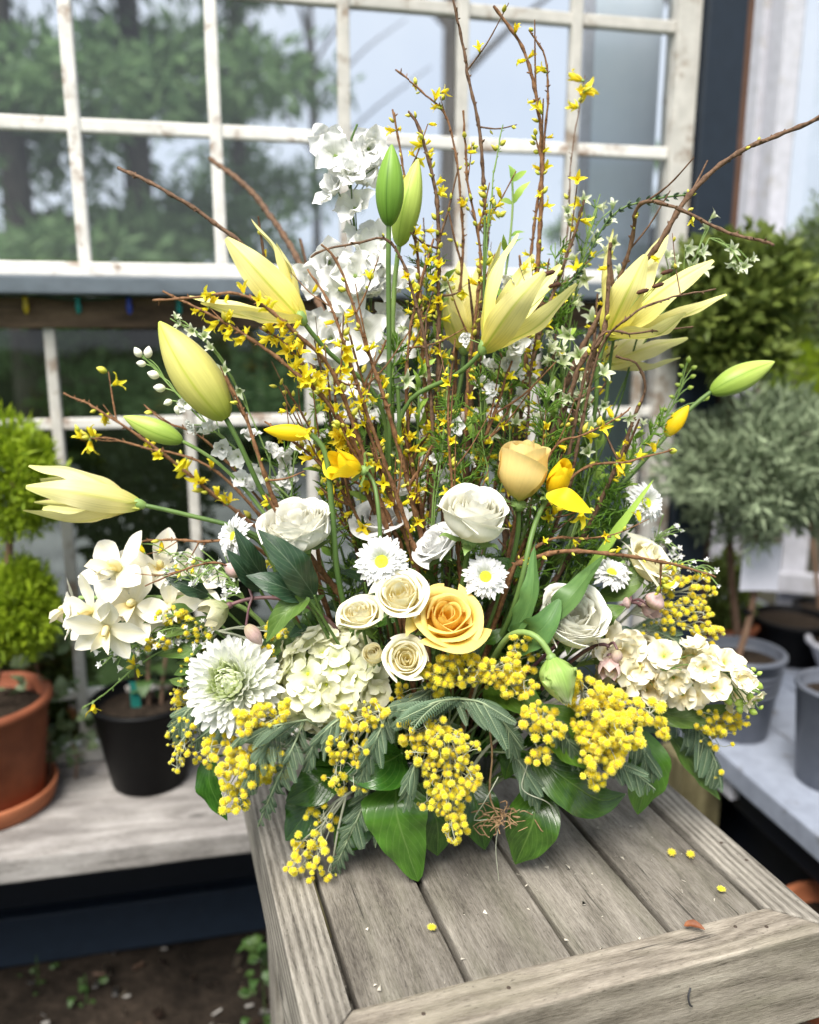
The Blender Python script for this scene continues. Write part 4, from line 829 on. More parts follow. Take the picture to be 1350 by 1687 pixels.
# ---------------------------------------------------------------- lilies with free tepals
def lily(name, label, base, d, tepals, stem_mid, stem_dir, group='open lilies', mat='lily', stamens=None, pist=None):
    pb = A(*base, d); o = flower(name, label, 'lily', pb, group); stem_part(o, pb, stem_dir, .0026, 'stem', .02, [A(q[0], q[1], q[2]) for q in stem_mid])
    g = Geo(); lathe_geo(g, [(.0008, -.004), (.0036, -.002), (.0048, .003), (.004, .008), (.0006, .01)], 12); hd = link('flower_head', g.mesh('flower_head', M['stem_pale']), o, M=mat4(basis(A(*tepals[0][0], d)-pb), local(o, pb)))
    hb = pb
    for k, tp in enumerate(tepals):
        (tx, ty), wpx, dt, bow, nr = tp[:5]; pt = A(tx, ty, d+dt); L = pt-pb; side = np.asarray(nr, float); cen = pb+L*.5; 
        sp = [pb, pb+L*.22+side*bow*.55, pb+L*.58+side*bow, pt+side*(tp[5] if len(tp) > 5 else 0)]
        g = Geo(); blade_geo(g, [q-hb for q in sp], m_px(wpx, d)*.9, -side if bow >= 0 else side, 'tepal', .32, .05, .11, 11, 22, seed=k, wavn=2.4)
        q = link('tepal', g.mesh('tepal', M[mat]), o, tuple(local(o, hb)))
    if stamens:
        for (tx, ty, dt) in stamens:
            pt = A(tx, ty, d+dt); g = Geo(); tube_geo(g, catmull([pb-pb, (pt-pb)*.5, pt-pb], 8), np.linspace(.0013, .0007, 8), 6); f_ = link('filament', g.mesh('filament', M['fila']), o, tuple(local(o, pb)))
            g = Geo(); lathe_geo(g, [(.0002, -.006), (.0017, -.004), (.002, 0), (.0017, .004), (.0002, .006)], 8); link('anther', g.mesh('anther', M['anther']), f_, M=mat4(basis(np.array([.9, .1, .25])), pt-pb))
    return o
up_l = (-.6, -.3, .7)
lily('yellow_lily', 'pale yellow lily opening to the upper left above forsythia twigs', (499, 530), -.04, [
    ((415, 362), 62, .05, .012, (.6, .2, .6)), ((372, 392), 66, -.005, .012, (-.4, -.5, .5)), ((311, 489), 44, .02, -.004, (-.2, -.3, .8)),
    ((330, 500), 40, -.04, .006, (-.2, -.6, -.6)), ((395, 515), 36, -.06, .006, (0, -.6, -.5)), ((455, 400), 52, .05, .008, (.8, .2, .3))],
    [(640, 700, -.01), (560, 605, -.03)], (-.5, -.1, .8))
lily('yellow_lily', 'large pale yellow lily in the centre with flared petals', (796, 578), -.05, [
    ((853, 384), 64, .02, .016, (-.7, -.2, .4)), ((826, 398), 54, .06, .010, (-.5, .5, .4)), ((952, 468), 54, -.03, .014, (.1, -.5, -.7)),
    ((898, 448), 62, -.06, .018, (-.1, -.9, .2)), ((925, 436), 46, .04, .010, (.4, .5, .3)), ((880, 420), 46, .07, .008, (.2, .8, .3))],
    [(650, 700, -.02), (720, 640, -.03)], (.4, -.1, .7), stamens=[(905, 450, .0), (890, 455, .02), (915, 470, .01)])
lily('yellow_lily', 'deep yellow lily half hidden among twigs behind the central one', (765, 580), .06, [
    ((742, 458), 60, .0, .012, (-.6, -.4, .4)), ((790, 440), 56, .02, .012, (.5, -.4, .4)), ((760, 430), 58, .05, .01, (0, .6, .4)), ((735, 500), 40, -.03, .01, (-.3, -.7, .3))],
    [(740, 760, .05)], (0, 0, 1))
lily('yellow_lily', 'wide open pale yellow lily high on the right', (1000, 556), .01, [
    ((1010, 378), 58, .05, .010, (-.7, .2, .3)), ((1098, 384), 78, .04, .010, (-.5, -.4, .5)), ((1176, 428), 60, .0, .012, (.2, -.4, .7)),
    ((1199, 486), 52, .02, .008, (.2, .3, -.7)), ((1132, 516), 58, -.06, .016, (.2, -.6, -.6)), ((1065, 420), 64, -.03, .012, (-.2, -.9, .1))],
    [(960, 760, .01), (985, 640, .01)], (.5, -.1, .8), stamens=[(1100, 448, -.02), (1085, 470, -.02), (1060, 480, -.03)])
lily('yellow_lily', 'pale yellow lily just below the wide right-hand one', (992, 604), .05, [
    ((1134, 556), 44, .0, .006, (.1, -.5, .7)), ((1122, 590), 46, .02, .010, (.1, -.3, -.8)), ((1068, 548), 50, .04, .01, (-.2, -.5, .6)), ((1008, 520), 40, .04, .01, (-.7, 0, .3))],
    [(955, 800, .03)], (.6, -.1, .5), mat='lily_b')
lily('half_open_lily', 'half-open cream lily bud stretching to the far left', (234, 832), -.03, [
    ((48, 766), 66, .01, .012, (.1, -.2, .9)), ((42, 802), 56, -.03, .018, (.1, -.85, .3)), ((38, 842), 58, -.01, .014, (.1, -.5, -.8)),
    ((66, 790), 50, .05, .012, (.1, .8, .5)), ((70, 838), 50, .05, .010, (0, .7, -.5)), ((56, 828), 30, .01, .004, (0, -.5, -.3))],
    [(480, 930, -.02), (370, 862, -.02), (300, 850, -.025)], (-1, 0, .1), mat='lily_b', stamens=[(75, 826, .015)])

# ---------------------------------------------------------------- chrysanthemums
def strip(L, w, cu, mat, prof='spat', cup=.5, seed=0, twist=0.0):
    """petal along z from the origin, curving towards -x by cu"""
    n = 11; t = np.linspace(0, 1, n); a = -cu*t; dz = np.cos(a); dx = np.sin(a); P = np.stack([np.concatenate([[0], np.cumsum((dx[:-1]+dx[1:])/2)])*L/(n-1), 0.02*L*np.sin(t*5+seed), np.concatenate([[0], np.cumsum((dz[:-1]+dz[1:])/2)])*L/(n-1)], 1)
    g = Geo(); blade_geo(g, P, w, (-1, 0, .001), prof, cup, .1, .06, 5, 11, seed=seed); return g.mesh('petal', M[mat])
def chrysanthemum(label, px, py, d, wpx, dirn):
    R_ = m_px(wpx, d)/2; dirn = unit(dirn); hb = A(px, py, d)-dirn*R_*.35; o = flower('chrysanthemum', label, 'chrysanthemum', hb); stem_part(o, hb, dirn, .0032, 'stem', .05)
    g = Geo(); lathe_geo(g, [(.0005, -.003), (.008, -.002), (.011, .003), (.008, .008), (.0005, .010)], 16); hd = link('flower_head', g.mesh('flower_head', M['stem_pale']), o, M=mat4(basis(dirn), local(o, hb)))
    N_ = 340; vars_ = {}; NB = 10
    for i in range(N_):
        t = (i+.5)/N_; k = min(NB-1, int(t*NB)); key = (k, i % 3)
        if key not in vars_:
            tt = (k+.5)/NB; vars_[key] = strip(R_*(.60+.54*tt), R_*(.095+.135*tt), (1.75-1.75*tt**1.6)*random.uniform(.88, 1.12)+.05, 'mum_i' if k < 5 else 'mum_o', 'blunt', cup=.8-.45*tt, seed=i)
        tilt = math.radians(3+98*t**.72)+random.gauss(0, .07); a = i*2.39996; rb = R_*.12*math.sqrt(t)
        link('petal', vars_[key], hd, M=mat4(rotm((0, 0, 1), a) @ rotm((0, 1, 0), tilt) @ rotm((0, 0, 1), random.gauss(0, .15)), (rb*math.cos(a), rb*math.sin(a), .006-.004*t), random.uniform(.9, 1.08)))
    return o
chrysanthemum('big shaggy white chrysanthemum with a lime green heart at lower left', 379, 1124, -.105, 146, (-.12, -.80, .50))
def daisy(label, px, py, d, wpx, dirn):
    R_ = m_px(wpx, d)/2; dirn = unit(dirn); hb = A(px, py, d)-dirn*R_*.1; o = flower('button_daisy', label, 'daisy', hb, 'white button daisies'); stem_part(o, hb, dirn, .0017, 'stem', .03)
    g = Geo(); n = 140; k = np.arange(n); rr = R_*.36*np.sqrt((k+.5)/n)
    lathe_geo(g, [(R_*.40, -.004), (R_*.40, .0), (R_*.30, .0022), (R_*.12, .0028), (.0002, .0022)], 20)
    for i in range(n):
        a = i*2.39996; b = R_*.032; c = np.array([rr[i]*math.cos(a), rr[i]*math.sin(a), .0026-.0022*(rr[i]/(R_*.36))**3]); g.add(c+np.array([[b, 0, -b*.5], [0, b, -b*.5], [-b, 0, -b*.5], [0, -b, -b*.5], [0, 0, b*1.1]]), [[0, 1, 4], [1, 2, 4], [2, 3, 4], [3, 0, 4]])
    hd = link('disc', g.mesh('disc', M['disc']), o, M=mat4(basis(dirn), local(o, hb)))
    r = np.random.default_rng(int(px))
    for ly in range(4):
        g = Geo(); n = 40-ly*4
        for i in range(n):
            a = 2*PI*(i+.5*(ly % 2))/n+r.normal(0, .03); c, s = math.cos(a), math.sin(a); L0 = R_*(.32-.03*ly); L1 = R_*(1.0-.13*ly)*r.uniform(.84, 1.08); z1 = R_*(-.06+.15*ly)+r.normal(0, .0016)
            blade_geo(g, [(c*L0, s*L0, .0006*ly), (c*(L0+L1)*.52, s*(L0+L1)*.52, z1*.6+R_*.08), (c*L1, s*L1, z1)], R_*.19, (0, 0, 1), 'spat', .2, .2, 0, 4, 6)
        link('petal_ring', g.mesh('petal_ring', M['white_p']), hd)
    g = Geo(); lathe_geo(g, [(.001, -.009), (R_*.3, -.007), (R_*.42, -.003), (R_*.40, .0)], 14); link('sepal_cup', g.mesh('sepal_cup', M['stem']), hd)
    return o
daisy('white daisy with a lime centre, left of the two central ones', 628, 925, -.10, 92, (-.08, -.86, .45))
daisy('white daisy with a lime centre right above the yellow rose', 801, 950, -.095, 80, (.05, -.84, .52))
daisy('small tilted white daisy under the forsythia twig at right', 1009, 943, -.03, 68, (.12, -.55, .82))
daisy('white daisy turned to the right at the upper right edge', 1067, 828, .0, 72, (.45, -.78, .35))
daisy('white daisy seen edge-on behind the dark leaves at left', 384, 884, -.045, 78, (-.70, -.62, .36))

# ---------------------------------------------------------------- hydrangea
def floret_mesh(mat, n, L, w, cup, open_, seed, name='floret', prof='spat', centre=None, wav=.12, mats=None, nu=6, nv=7):
    r = np.random.default_rng(seed); g = Geo()
    for k in range(n):
        a = 2*PI*k/n+r.normal(0, .08); c, s = math.cos(a), math.sin(a); l = L*r.uniform(.88, 1.1); z = l*math.sin(open_)*r.uniform(.8, 1.2); h = l*math.cos(open_)
        blade_geo(g, [(c*L*.05, s*L*.05, 0), (c*h*.5, s*h*.5, z*.75+cup*l*.2), (c*h, s*h, z)], w*r.uniform(.9, 1.12), (0, 0, 1), prof, .1, .18, wav, nu, nv, seed=seed+k, wavn=1.6)
    b = L*.10
    if centre is not None: g.add(np.array([[b, 0, 0], [0, b, 0], [-b, 0, 0], [0, -b, 0], [0, 0, b*1.6]])+[0, 0, L*.03], [[0, 1, 4], [1, 2, 4], [2, 3, 4], [3, 0, 4]], None, 1)
    return g.mesh(name, [M[mat], M[centre]] if centre else [M[mat]])
hv = [floret_mesh('hydr', 4, 1.0, 1.05, .4, .25+.1*k, k, centre='disc') for k in range(4)]
def hydrangea(label, px, py, d, wpx, hpx, dirn):
    R_ = m_px(wpx, d)/2; dirn = unit(dirn); c = A(px, py, d+.03); o = flower('hydrangea', label, 'hydrangea', c); stem_part(o, c-dirn*R_*.4, dirn, .004, 'stem', .04)
    g = Geo(); lathe_geo(g, [(R_*.8*math.sin(t)+.0002, R_*.8*math.cos(t)) for t in np.linspace(0, PI*.62, 9)], 18); hd = link('flower_head', g.mesh('flower_head', M['bud_lg']), o, M=mat4(basis(dirn), local(o, c)))
    N_ = 78
    for i in range(N_):
        z = 1-1.30*(i+.5)/N_; q = math.sqrt(max(0, 1-z*z)); a = i*2.39996; nrm = np.array([q*math.cos(a), q*math.sin(a), z]); k = random.uniform(.84, 1.06)
        link('floret', hv[i % 4], hd, M=mat4(basis(nrm+np.array([random.gauss(0, .28), random.gauss(0, .28), random.gauss(0, .2)])) @ rotm((0, 0, 1), random.uniform(0, 6)), nrm*R_*k*np.array([1, hpx/wpx, .9]), R_*random.uniform(.30, .42)))
    return o
hydrangea('round creamy white hydrangea beside the shaggy chrysanthemum', 545, 1118, -.10, 164, 160, (-.03, -.80, .55))
# ---------------------------------------------------------------- delphinium, larkspur, stock
dv = []
for k in range(6):
    r_ = np.random.default_rng(300+k); g = Geo()
    for q in range(5+4*(k % 2)):
        inner = q >= 5; a = 2*PI*q/(4 if inner else 5)+r_.normal(0, .15); c, s = math.cos(a), math.sin(a); l = r_.uniform(.8, 1.08)*(.62 if inner else 1); op = r_.uniform(.1, .75)+(.4 if inner else 0); h, z = l*math.cos(op), l*math.sin(op)
        blade_geo(g, [(c*.04, s*.04, 0), (c*h*.5, s*h*.5, z*.7), (c*h*.8, s*h*.8, z*.9+r_.normal(0, .05)), (c*h, s*h, z+r_.normal(0, .10))], r_.uniform(.72, .92)*(.7 if inner else 1), (0, 0, 1), 'leaf', .12, .2, .28, 9, 12, seed=k*9+q, wavn=r_.uniform(1.6, 3.0))
    b = .09; g.add(np.array([[b, 0, 0], [0, b, 0], [-b, 0, 0], [0, -b, 0], [0, 0, b*2]])+[0, 0, .03], [[0, 1, 4], [1, 2, 4], [2, 3, 4], [3, 0, 4]], None, 1); dv.append(g.mesh('floret', [M['white_p'], M['star']]))
sv = [floret_mesh('star', 5, 1.0, .42, .3, .55+.12*k, 40+k, prof='tepal', wav=.1, nu=5, nv=7) for k in range(4)]
def spike(name, label, cat, path, florets, meshes, group=None, stem='stem', r=.002, jitter=.35, face=(0, -.8, .35), buds=(), bud_mat='bud_lg', part='floret'):
    """path: stem pixels from low to tip (px,py,d); florets: (px,py,d,diameter px)"""
    P = [A(*q) for q in path]; o = flower(name, label, cat, P[0], group); b = np.array(o.location)
    Q = catmull([b]+P, 40)-b; g = Geo(); tube_geo(g, Q, np.linspace(r, r*.45, 40), 7)
    sc = 1.38 if name == 'white_delphinium' else 1.0; florets = [(x, y, d, s*sc) for (x, y, d, s) in florets]
    for (x, y, d, s) in list(florets)+[(q[0], q[1], q[2], q[3]) for q in buds]:
        f = A(x, y, d)-b; i = int(np.argmin(np.linalg.norm(Q-f, axis=1))); i = max(1, i-2); tube_geo(g, catmull([Q[i], (Q[i]+f)/2+np.array([0, 0, .004]), f], 6), .0006, 5)
    st = link('stem', g.mesh('stem', M[stem]), o)
    for k, (x, y, d, s) in enumerate(florets):
        out = np.array(face)+RNG.normal(0, jitter, 3); f = A(x, y, d); link(part, meshes[k % len(meshes)], o, M=mat4(basis(out) @ rotm((0, 0, 1), random.uniform(0, 6)), f-b, m_px(s, d)/2))
    for (x, y, d, s, dx, dy) in buds:
        f = A(x, y, d); tip = A(x+dx, y+dy, d); key = ('sb', bud_mat)
        if key not in _cache: _cache[key] = bud_mesh(1.0, .36, bud_mat, 5, nv=10, nu=10)
        link('bud', _cache[key], o, M=mat4(basis(tip-f), f-b, np.linalg.norm(tip-f)))
    return o
spike('white_delphinium', 'tall white delphinium spike with papery petals behind the green bud', 'delphinium', [(640, 900, .04), (625, 640, .04), (590, 430, .04), (575, 260, .04), (588, 205, .04)],
      [(552, 258, .03, 66), (606, 246, .05, 58), (600, 305, .05, 66), (556, 315, .03, 66), (585, 345, .03, 58), (540, 432, .03, 74), (596, 420, .03, 76), (632, 455, .04, 78), (560, 478, .02, 78), (612, 490, .03, 70), (655, 480, .04, 60),
       (545, 560, .02, 78), (600, 560, .02, 82), (648, 585, .03, 72), (572, 612, .02, 74), (620, 620, .03, 60), (530, 590, .03, 60), (590, 690, .01, 66), (560, 650, .04, 50), (540, 235, .04, 50), (620, 275, .06, 54), (575, 285, .02, 56), (625, 400, .05, 60), (520, 455, .04, 56), (585, 455, .01, 64), (640, 530, .04, 60), (570, 530, .04, 60), (515, 540, .05, 54), (665, 560, .05, 54), (600, 650, .03, 56), (650, 640, .05, 50), (540, 640, .04, 54)], dv, 'tall white spikes', 'stem', .0024, .30)
spike('white_larkspur', 'white larkspur spike with oval buds beside the fat lily bud', 'larkspur', [(520, 900, -.01), (420, 770, -.02), (330, 690, -.02), (222, 572, -.02)],
      [(305, 665, -.02, 34), (318, 700, -.02, 38), (345, 712, -.03, 42), (365, 738, -.03, 46), (392, 752, -.03, 44), (410, 720, -.01, 46), (430, 780, -.03, 44), (445, 745, -.01, 48), (400, 790, -.02, 44), (470, 790, -.01, 44), (350, 680, -.01, 34)], dv, 'tall white spikes', 'stem_pale', .0015, .5,
      buds=[(232, 588, -.02, 0, -11, -16), (243, 590, -.02, 0, 2, -20), (240, 600, -.02, 0, -16, -2), (262, 620, -.02, 0, -20, -6), (272, 640, -.02, 0, -20, -2), (283, 660, -.02, 0, -14, 6), (290, 668, -.02, 0, 4, 16)], bud_mat='rose_w')
spike('pale_larkspur', 'green-white larkspur tip peeking out behind the fat lily bud', 'larkspur', [(460, 800, .03), (400, 660, .03), (345, 570, .02), (280, 525, .02)],
      [(300, 535, .02, 30), (318, 545, .02, 32), (335, 556, .02, 34), (352, 575, .02, 34), (372, 610, .02, 34), (288, 526, .02, 24), (395, 640, .03, 36)], sv, 'green-white larkspur', 'stem_pale', .0012, .6)
spike('pale_larkspur', 'arching green-white larkspur behind the right-hand lily', 'larkspur', [(890, 780, .05), (935, 560, .06), (960, 430, .06), (985, 345, .06)],
      [(950, 430, .05, 40), (975, 400, .05, 44), (940, 372, .06, 36), (1000, 372, .06, 38), (965, 460, .05, 40), (930, 470, .06, 34), (985, 340, .06, 34), (1010, 345, .07, 32), (960, 330, .06, 30), (945, 500, .04, 34), (925, 590, .03, 46), (900, 545, .04, 36), (950, 620, .04, 40), (1015, 400, .06, 36), (935, 350, .06, 30)], sv, 'green-white larkspur', 'stem_pale', .0016, .55)
spike('pale_larkspur', 'drooping green-white larkspur tip at the upper right', 'larkspur', [(1000, 700, .06), (1090, 520, .06), (1150, 430, .06), (1172, 390, .06), (1190, 400, .06), (1232, 440, .06)],
      [(1205, 412, .06, 34), (1212, 428, .06, 36), (1225, 440, .05, 34), (1236, 430, .06, 28), (1168, 378, .06, 36), (1130, 410, .06, 40), (1150, 418, .06, 40), (1108, 440, .05, 36), (1140, 440, .06, 34), (1098, 425, .06, 32), (1172, 360, .06, 28), (1215, 448, .06, 26), (1160, 445, .06, 34)], sv, 'green-white larkspur', 'stem_pale', .0013, .55)
spike('pale_larkspur', 'green-white larkspur scattered among the twigs right of centre', 'larkspur', [(860, 900, .02), (880, 740, .02), (905, 640, .02), (925, 560, .02)],
      [(912, 650, .01, 46), (938, 655, .01, 40), (905, 580, .02, 44), (850, 700, .01, 40), (925, 600, .02, 40), (895, 690, .01, 38), (800, 640, .0, 42), (770, 760, .0, 44), (812, 715, .0, 36), (880, 620, .02, 34)], sv, 'green-white larkspur', 'stem_pale', .0014, .5)
spike('pale_larkspur', 'thin green larkspur tip with round buds at far right', 'larkspur', [(980, 860, .05), (1060, 740, .05), (1115, 660, .05), (1134, 590, .05)],
      [(1060, 700, .05, 24)], sv, 'green-white larkspur', 'stem_pale', .0012, .5, buds=[(1134, 598, .05, 0, 3, -12), (1128, 606, .05, 0, -8, -6), (1140, 608, .05, 0, 10, -5), (1126, 620, .05, 0, -9, -5), (1138, 622, .05, 0, 10, -4), (1122, 636, .05, 0, -9, -4), (1134, 640, .05, 0, 10, -3), (1112, 655, .05, 0, -9, -3), (1120, 660, .05, 0, 10, 0), (1100, 676, .05, 0, -10, -3), (1106, 682, .05, 0, 10, 1), (1162, 660, .05, 0, 8, -8), (1090, 700, .05, 0, -9, -3)], bud_mat='bud_lg')
spike('pale_larkspur', 'green-white larkspur among twigs above the lower left tulip', 'larkspur', [(690, 880, .03), (705, 700, .03), (690, 560, .03), (720, 480, .03)],
      [(700, 620, .02, 34), (680, 655, .02, 34), (715, 560, .03, 34), (690, 520, .03, 30), (735, 470, .03, 34), (640, 610, .02, 32), (670, 540, .02, 30)], sv, 'green-white larkspur', 'stem_pale', .0013, .5)
kv = [floret_mesh('stock', 6+k, 1.0, .95, .3, .15+.18*k, 60+k, centre='bud_lg', wav=.42, nu=7, nv=8) for k in range(4)]
fl = []
for i in range(40):
    t = i/39; x = 985+250*t; y = 1085+40*t; w = 58*(1-.28*t); a = i*2.4; fl.append((x+14*math.cos(a*1.7), y+w*math.sin(a)*.72+4, -.035-.035*math.cos(a)*.8+(-.015), 78-26*t))
spike('cream_stock', 'thick cream stock spike pointing right over the yellow mimosa', 'stock', [(900, 1130, -.02), (985, 1090, -.04), (1120, 1105, -.05), (1252, 1140, -.05)], fl, kv, None, 'stem_pale', .0034, .55, (.25, -.7, .35),
      buds=[(1210+18*math.cos(i*2.4)+i*1.4, 1125+34*math.sin(i*2.4)+i*.6, -.07, 0, 14*math.cos(i), 12*math.sin(i)+4) for i in range(26)], bud_mat='bud_lg')

# ---------------------------------------------------------------- orchids
def orchid_bloom(o, px, py, d, wpx, dirn, up=(0, 0, 1)):
    s = m_px(wpx, d)/2*1.12; B = basis(dirn, up); c = A(px, py, d); key = 'orch'
    if key not in _cache:
        def pt(a, L, w, z1, z2, prof='leaf'):
            c_, s_ = math.cos(a), math.sin(a); g = Geo(); blade_geo(g, [(0, 0, 0), (c_*L*.5, s_*L*.5, z1), (c_*L, s_*L, z2)], w, (0, 0, 1), prof, .12, .12, .05, 7, 11, seed=int(a*3)); return g.mesh('petal', M['orch'])
        pr = lambda v: np.clip(.28+1.5*v-.55*v**2, 0, 1)*np.clip(1-((v-.45)/.56)**2*(v > .45), 0, 1)**.8
        ps_ = [pt(PI/2, 1.0, .62, .12, .42, pr), pt(PI*.04, 1.05, .68, .12, .20, pr), pt(PI*.96, 1.05, .68, .12, .20, pr), pt(-PI*.26, 1.05, .60, -.04, .10, pr), pt(-PI*.74, 1.05, .60, -.04, .10, pr)]
        g = Geo(); blade_geo(g, [(0, -.04, .02), (0, -.18, .30), (0, -.36, .40), (0, -.46, .22)], .48, (0, .5, .6), 'spat', .65, .3, .12, 9, 12, seed=3, wavn=2.0); lip = g.mesh('lip', M['lip'])
        g = Geo(); tube_geo(g, catmull([(0, 0, .0), (0, .06, .22), (0, -.03, .42)], 8), [.07, .085, .09, .09, .09, .085, .08, .05], 10); col = g.mesh('bloom', M['rose_c']); _cache[key] = (ps_, lip, col)
    ps_, lip, col = _cache[key]; hd = link('bloom', col, o, M=mat4(B, local(o, c), s))
    for q in ps_: link('petal', q, hd)
    link('lip', lip, hd)
sp_o = A(340, 985, -.03)
o = flower('orchid_spray', 'spray of ivory orchids with yellow throats at far left', 'orchid', sp_o); stem_part(o, A(130, 985, -.05), (-1, 0, 0), .0026, 'stem_pale', .03, [A(420, 1010, -.02), A(300, 985, -.045)])
for (x, y, d, w, dr, u_) in [(196, 940, -.05, 128, (-.30, -.62, .72), (.5, .1, .9)), (262, 942, -.02, 128, (.25, -.6, .75), (.2, .2, 1)), (152, 1008, -.075, 116, (-.55, -.75, .25), (-.1, .1, 1)), (218, 998, -.06, 122, (.10, -.85, .45), (.4, 0, 1)),
                            (176, 1034, -.09, 112, (.10, -.86, -.12), (.25, 0, 1)), (120, 1005, -.045, 96, (-.85, -.4, .3), (0, 0, 1)), (315, 965, -.035, 104, (.3, -.7, .6), (0, 0, 1)), (280, 1000, -.055, 90, (.2, -.85, .2), (0, 0, 1))]: orchid_bloom(o, x, y, d, w, dr, u_)

# ---------------------------------------------------------------- hellebores, parrot tulip
def hellebore(label, px, py, d, wpx, dirn, mat, stem_mid, closed=.9, name='hellebore', buds=(), leaves=()):
    s = m_px(wpx, d)/2; dirn = unit(dirn); c = A(px, py, d)-dirn*s*.5; o = flower(name, label, 'hellebore', c, 'hellebores'); stem_part(o, c, dirn, .0022, 'stem_plum', .012, [A(*q) for q in stem_mid], .0016)
    g = Geo(); lathe_geo(g, [(.0008, -.003), (.003, -.001), (.003, .003), (.0004, .004)], 10); hd = link('flower_head', g.mesh('flower_head', M['stem_plum']), o, M=mat4(basis(dirn), local(o, c)))
    for k in range(5):
        a = 2*PI*k/5+.3; ca, sa = math.cos(a), math.sin(a); g = Geo(); L = s*1.35
        blade_geo(g, [(0, 0, 0), (ca*L*.42*closed, sa*L*.42*closed, L*.34), (ca*L*.62*closed, sa*L*.62*closed, L*.72), (ca*L*.55*closed, sa*L*.55*closed, L*1.0)], s*1.05, (-ca, -sa, .2), 'leaf', .25, .2, .06, 7, 10, seed=k); link('sepal', g.mesh('sepal', M[mat if k % 2 else ('hell' if mat == 'hell' else 'hell_p')]), hd)
    for (x, y, dd, L, w, dx, dy) in buds:
        f = A(x, y, dd); t_ = A(x+dx, y+dy, dd); bud_at(o, f, t_, w, 'hell_p', dd, 'bud', 3); b = np.array(o.location)
        g = Geo(); q0 = A(*stem_mid[-1])-b; tube_geo(g, catmull([q0, (q0+f-b)/2+np.array([0, 0, .004]), f-b], 8), .0012, 6); link('bud_stalk', g.mesh('bud_stalk', M['stem_plum']), o)
    return o
hellebore('large green and pink nodding hellebore at left under the dark leaves', 362, 1005, -.085, 74, (-.72, -.45, -.28), 'hell', [(560, 1040, -.06), (470, 985, -.08), (415, 985, -.085)], buds=[(405, 1030, -.095, 0, 26, 26, 32), (398, 945, -.07, 0, 26, -30, -14)])
hellebore('dusky pink hellebore with round buds beside the cream rose at right', 1068, 1000, -.045, 56, (.62, -.70, -.1), 'hell_p', [(920, 1060, -.04), (1000, 1010, -.045), (1040, 990, -.045)], .7, buds=[(1072, 1000, -.06, 0, 36, 18, -22), (1040, 992, -.055, 0, 20, -14, 2)])
hellebore('pale pink hellebore hanging just left of the stock spike', 1005, 1092, -.09, 62, (-.15, -.62, -.55), 'hell_p', [(940, 1090, -.06), (990, 1060, -.075), (1005, 1062, -.085)], .75, buds=[(1018, 1070, -.095, 0, 20, -2, 24)])
o = flower('parrot_tulip', 'drooping green parrot tulip bud in front of the garden rose', 'tulip', A(910, 1085, -.12)); pb = A(908, 1080, -.125)
stem_part(o, pb, (.3, 0, -.9), .003, 'stem_pale', .012, [A(800, 1110, -.06), A(845, 1040, -.10), A(890, 1045, -.12)], .0026)
pt_ = A(936, 1158, -.135); Lp = np.linalg.norm(pt_-pb); g = Geo(); lathe_geo(g, [(.0008, -.003), (.004, 0), (.0045, .004), (.001, .007)], 12); hd = link('flower_head', g.mesh('flower_head', M['stem_pale']), o, M=mat4(basis(pt_-pb, (0, -1, 0)), local(o, pb)))
for k in range(6):
    a = 2*PI*k/6+.2; ca, sa = math.cos(a), math.sin(a); g = Geo(); R_ = m_px(31, -.12)*(1 if k % 2 else .86)
    blade_geo(g, [(ca*.002, sa*.002, 0), (ca*R_*.95, sa*R_*.95, Lp*.28), (ca*R_*.86, sa*R_*.86, Lp*.65), (ca*R_*.18, sa*R_*.18, Lp*random.uniform(.95, 1.08))], R_*2.1, (-ca, -sa, .1), 'leaf', .42, .25, .14, 9, 14, seed=k); link('petal', g.mesh('petal', M['parrot']), hd)

# ---------------------------------------------------------------- big glossy leaves
def leaf_thing(name, label, pts, wpx, nrm, prof='leaf', mat='salal', fold=.14, curl=-.05, wav=.11, group='broad glossy leaves', base=True, cat='leaf', stemr=.0013, stem='stem'):
    P = [A(*q) for q in pts]; o = flower(name, label, cat, P[0], group); b = np.array(o.location)
    g = Geo(); tube_geo(g, catmull([np.zeros(3), (P[0]-b)*.5+np.array([0, 0, .02]), P[0]-b, P[0]-b+(P[1]-P[0])*.08], 10), stemr, 6); link('stalk', g.mesh('stalk', M[stem]), o)
    g = Geo(); blade_geo(g, [p-b for p in P], m_px(wpx, pts[1][2]), nrm, prof, fold, curl, wav, 11, 20, seed=int(pts[0][0])); link('blade', g.mesh('blade', M[mat]), o); return o
F = (0, -.72, .69)
leaf_thing('broad_leaf', 'broad glossy leaf lying sideways left of the hanging mimosa', [(664, 1240, -.075), (625, 1258, -.11), (548, 1264, -.105)], 100, (.1, -.75, .66))
leaf_thing('broad_leaf', 'large heart-shaped leaf hanging down onto the boards, tip lowest', [(652, 1292, -.085), (655, 1350, -.105), (690, 1452, -.092)], 112, (-.05, -.9, .44), 'heart', 'salal_l', .10)
leaf_thing('broad_leaf', 'rounded leaf half hidden behind the lowest heart-shaped one', [(690, 1290, -.07), (720, 1350, -.085), (722, 1410, -.08)], 96, (.3, -.8, .45))
leaf_thing('broad_leaf', 'glossy leaf folded onto the boards beside the dry root', [(880, 1290, -.06), (880, 1350, -.085), (850, 1424, -.078)], 96, (-.15, -.88, .45), 'leaf', 'salal', .25)
leaf_thing('broad_leaf', 'long curled leaf sweeping right with an upturned tip', [(872, 1238, -.075), (935, 1285, -.095), (990, 1318, -.07), (1032, 1308, -.06)], 96, (.2, -.85, .5), 'leaf', 'salal', .16)
leaf_thing('broad_leaf', 'olive green leaf behind the bright mimosa cluster', [(890, 1160, -.08), (930, 1205, -.10), (985, 1268, -.10)], 92, (.3, -.75, .6), 'leaf', 'salal_l')
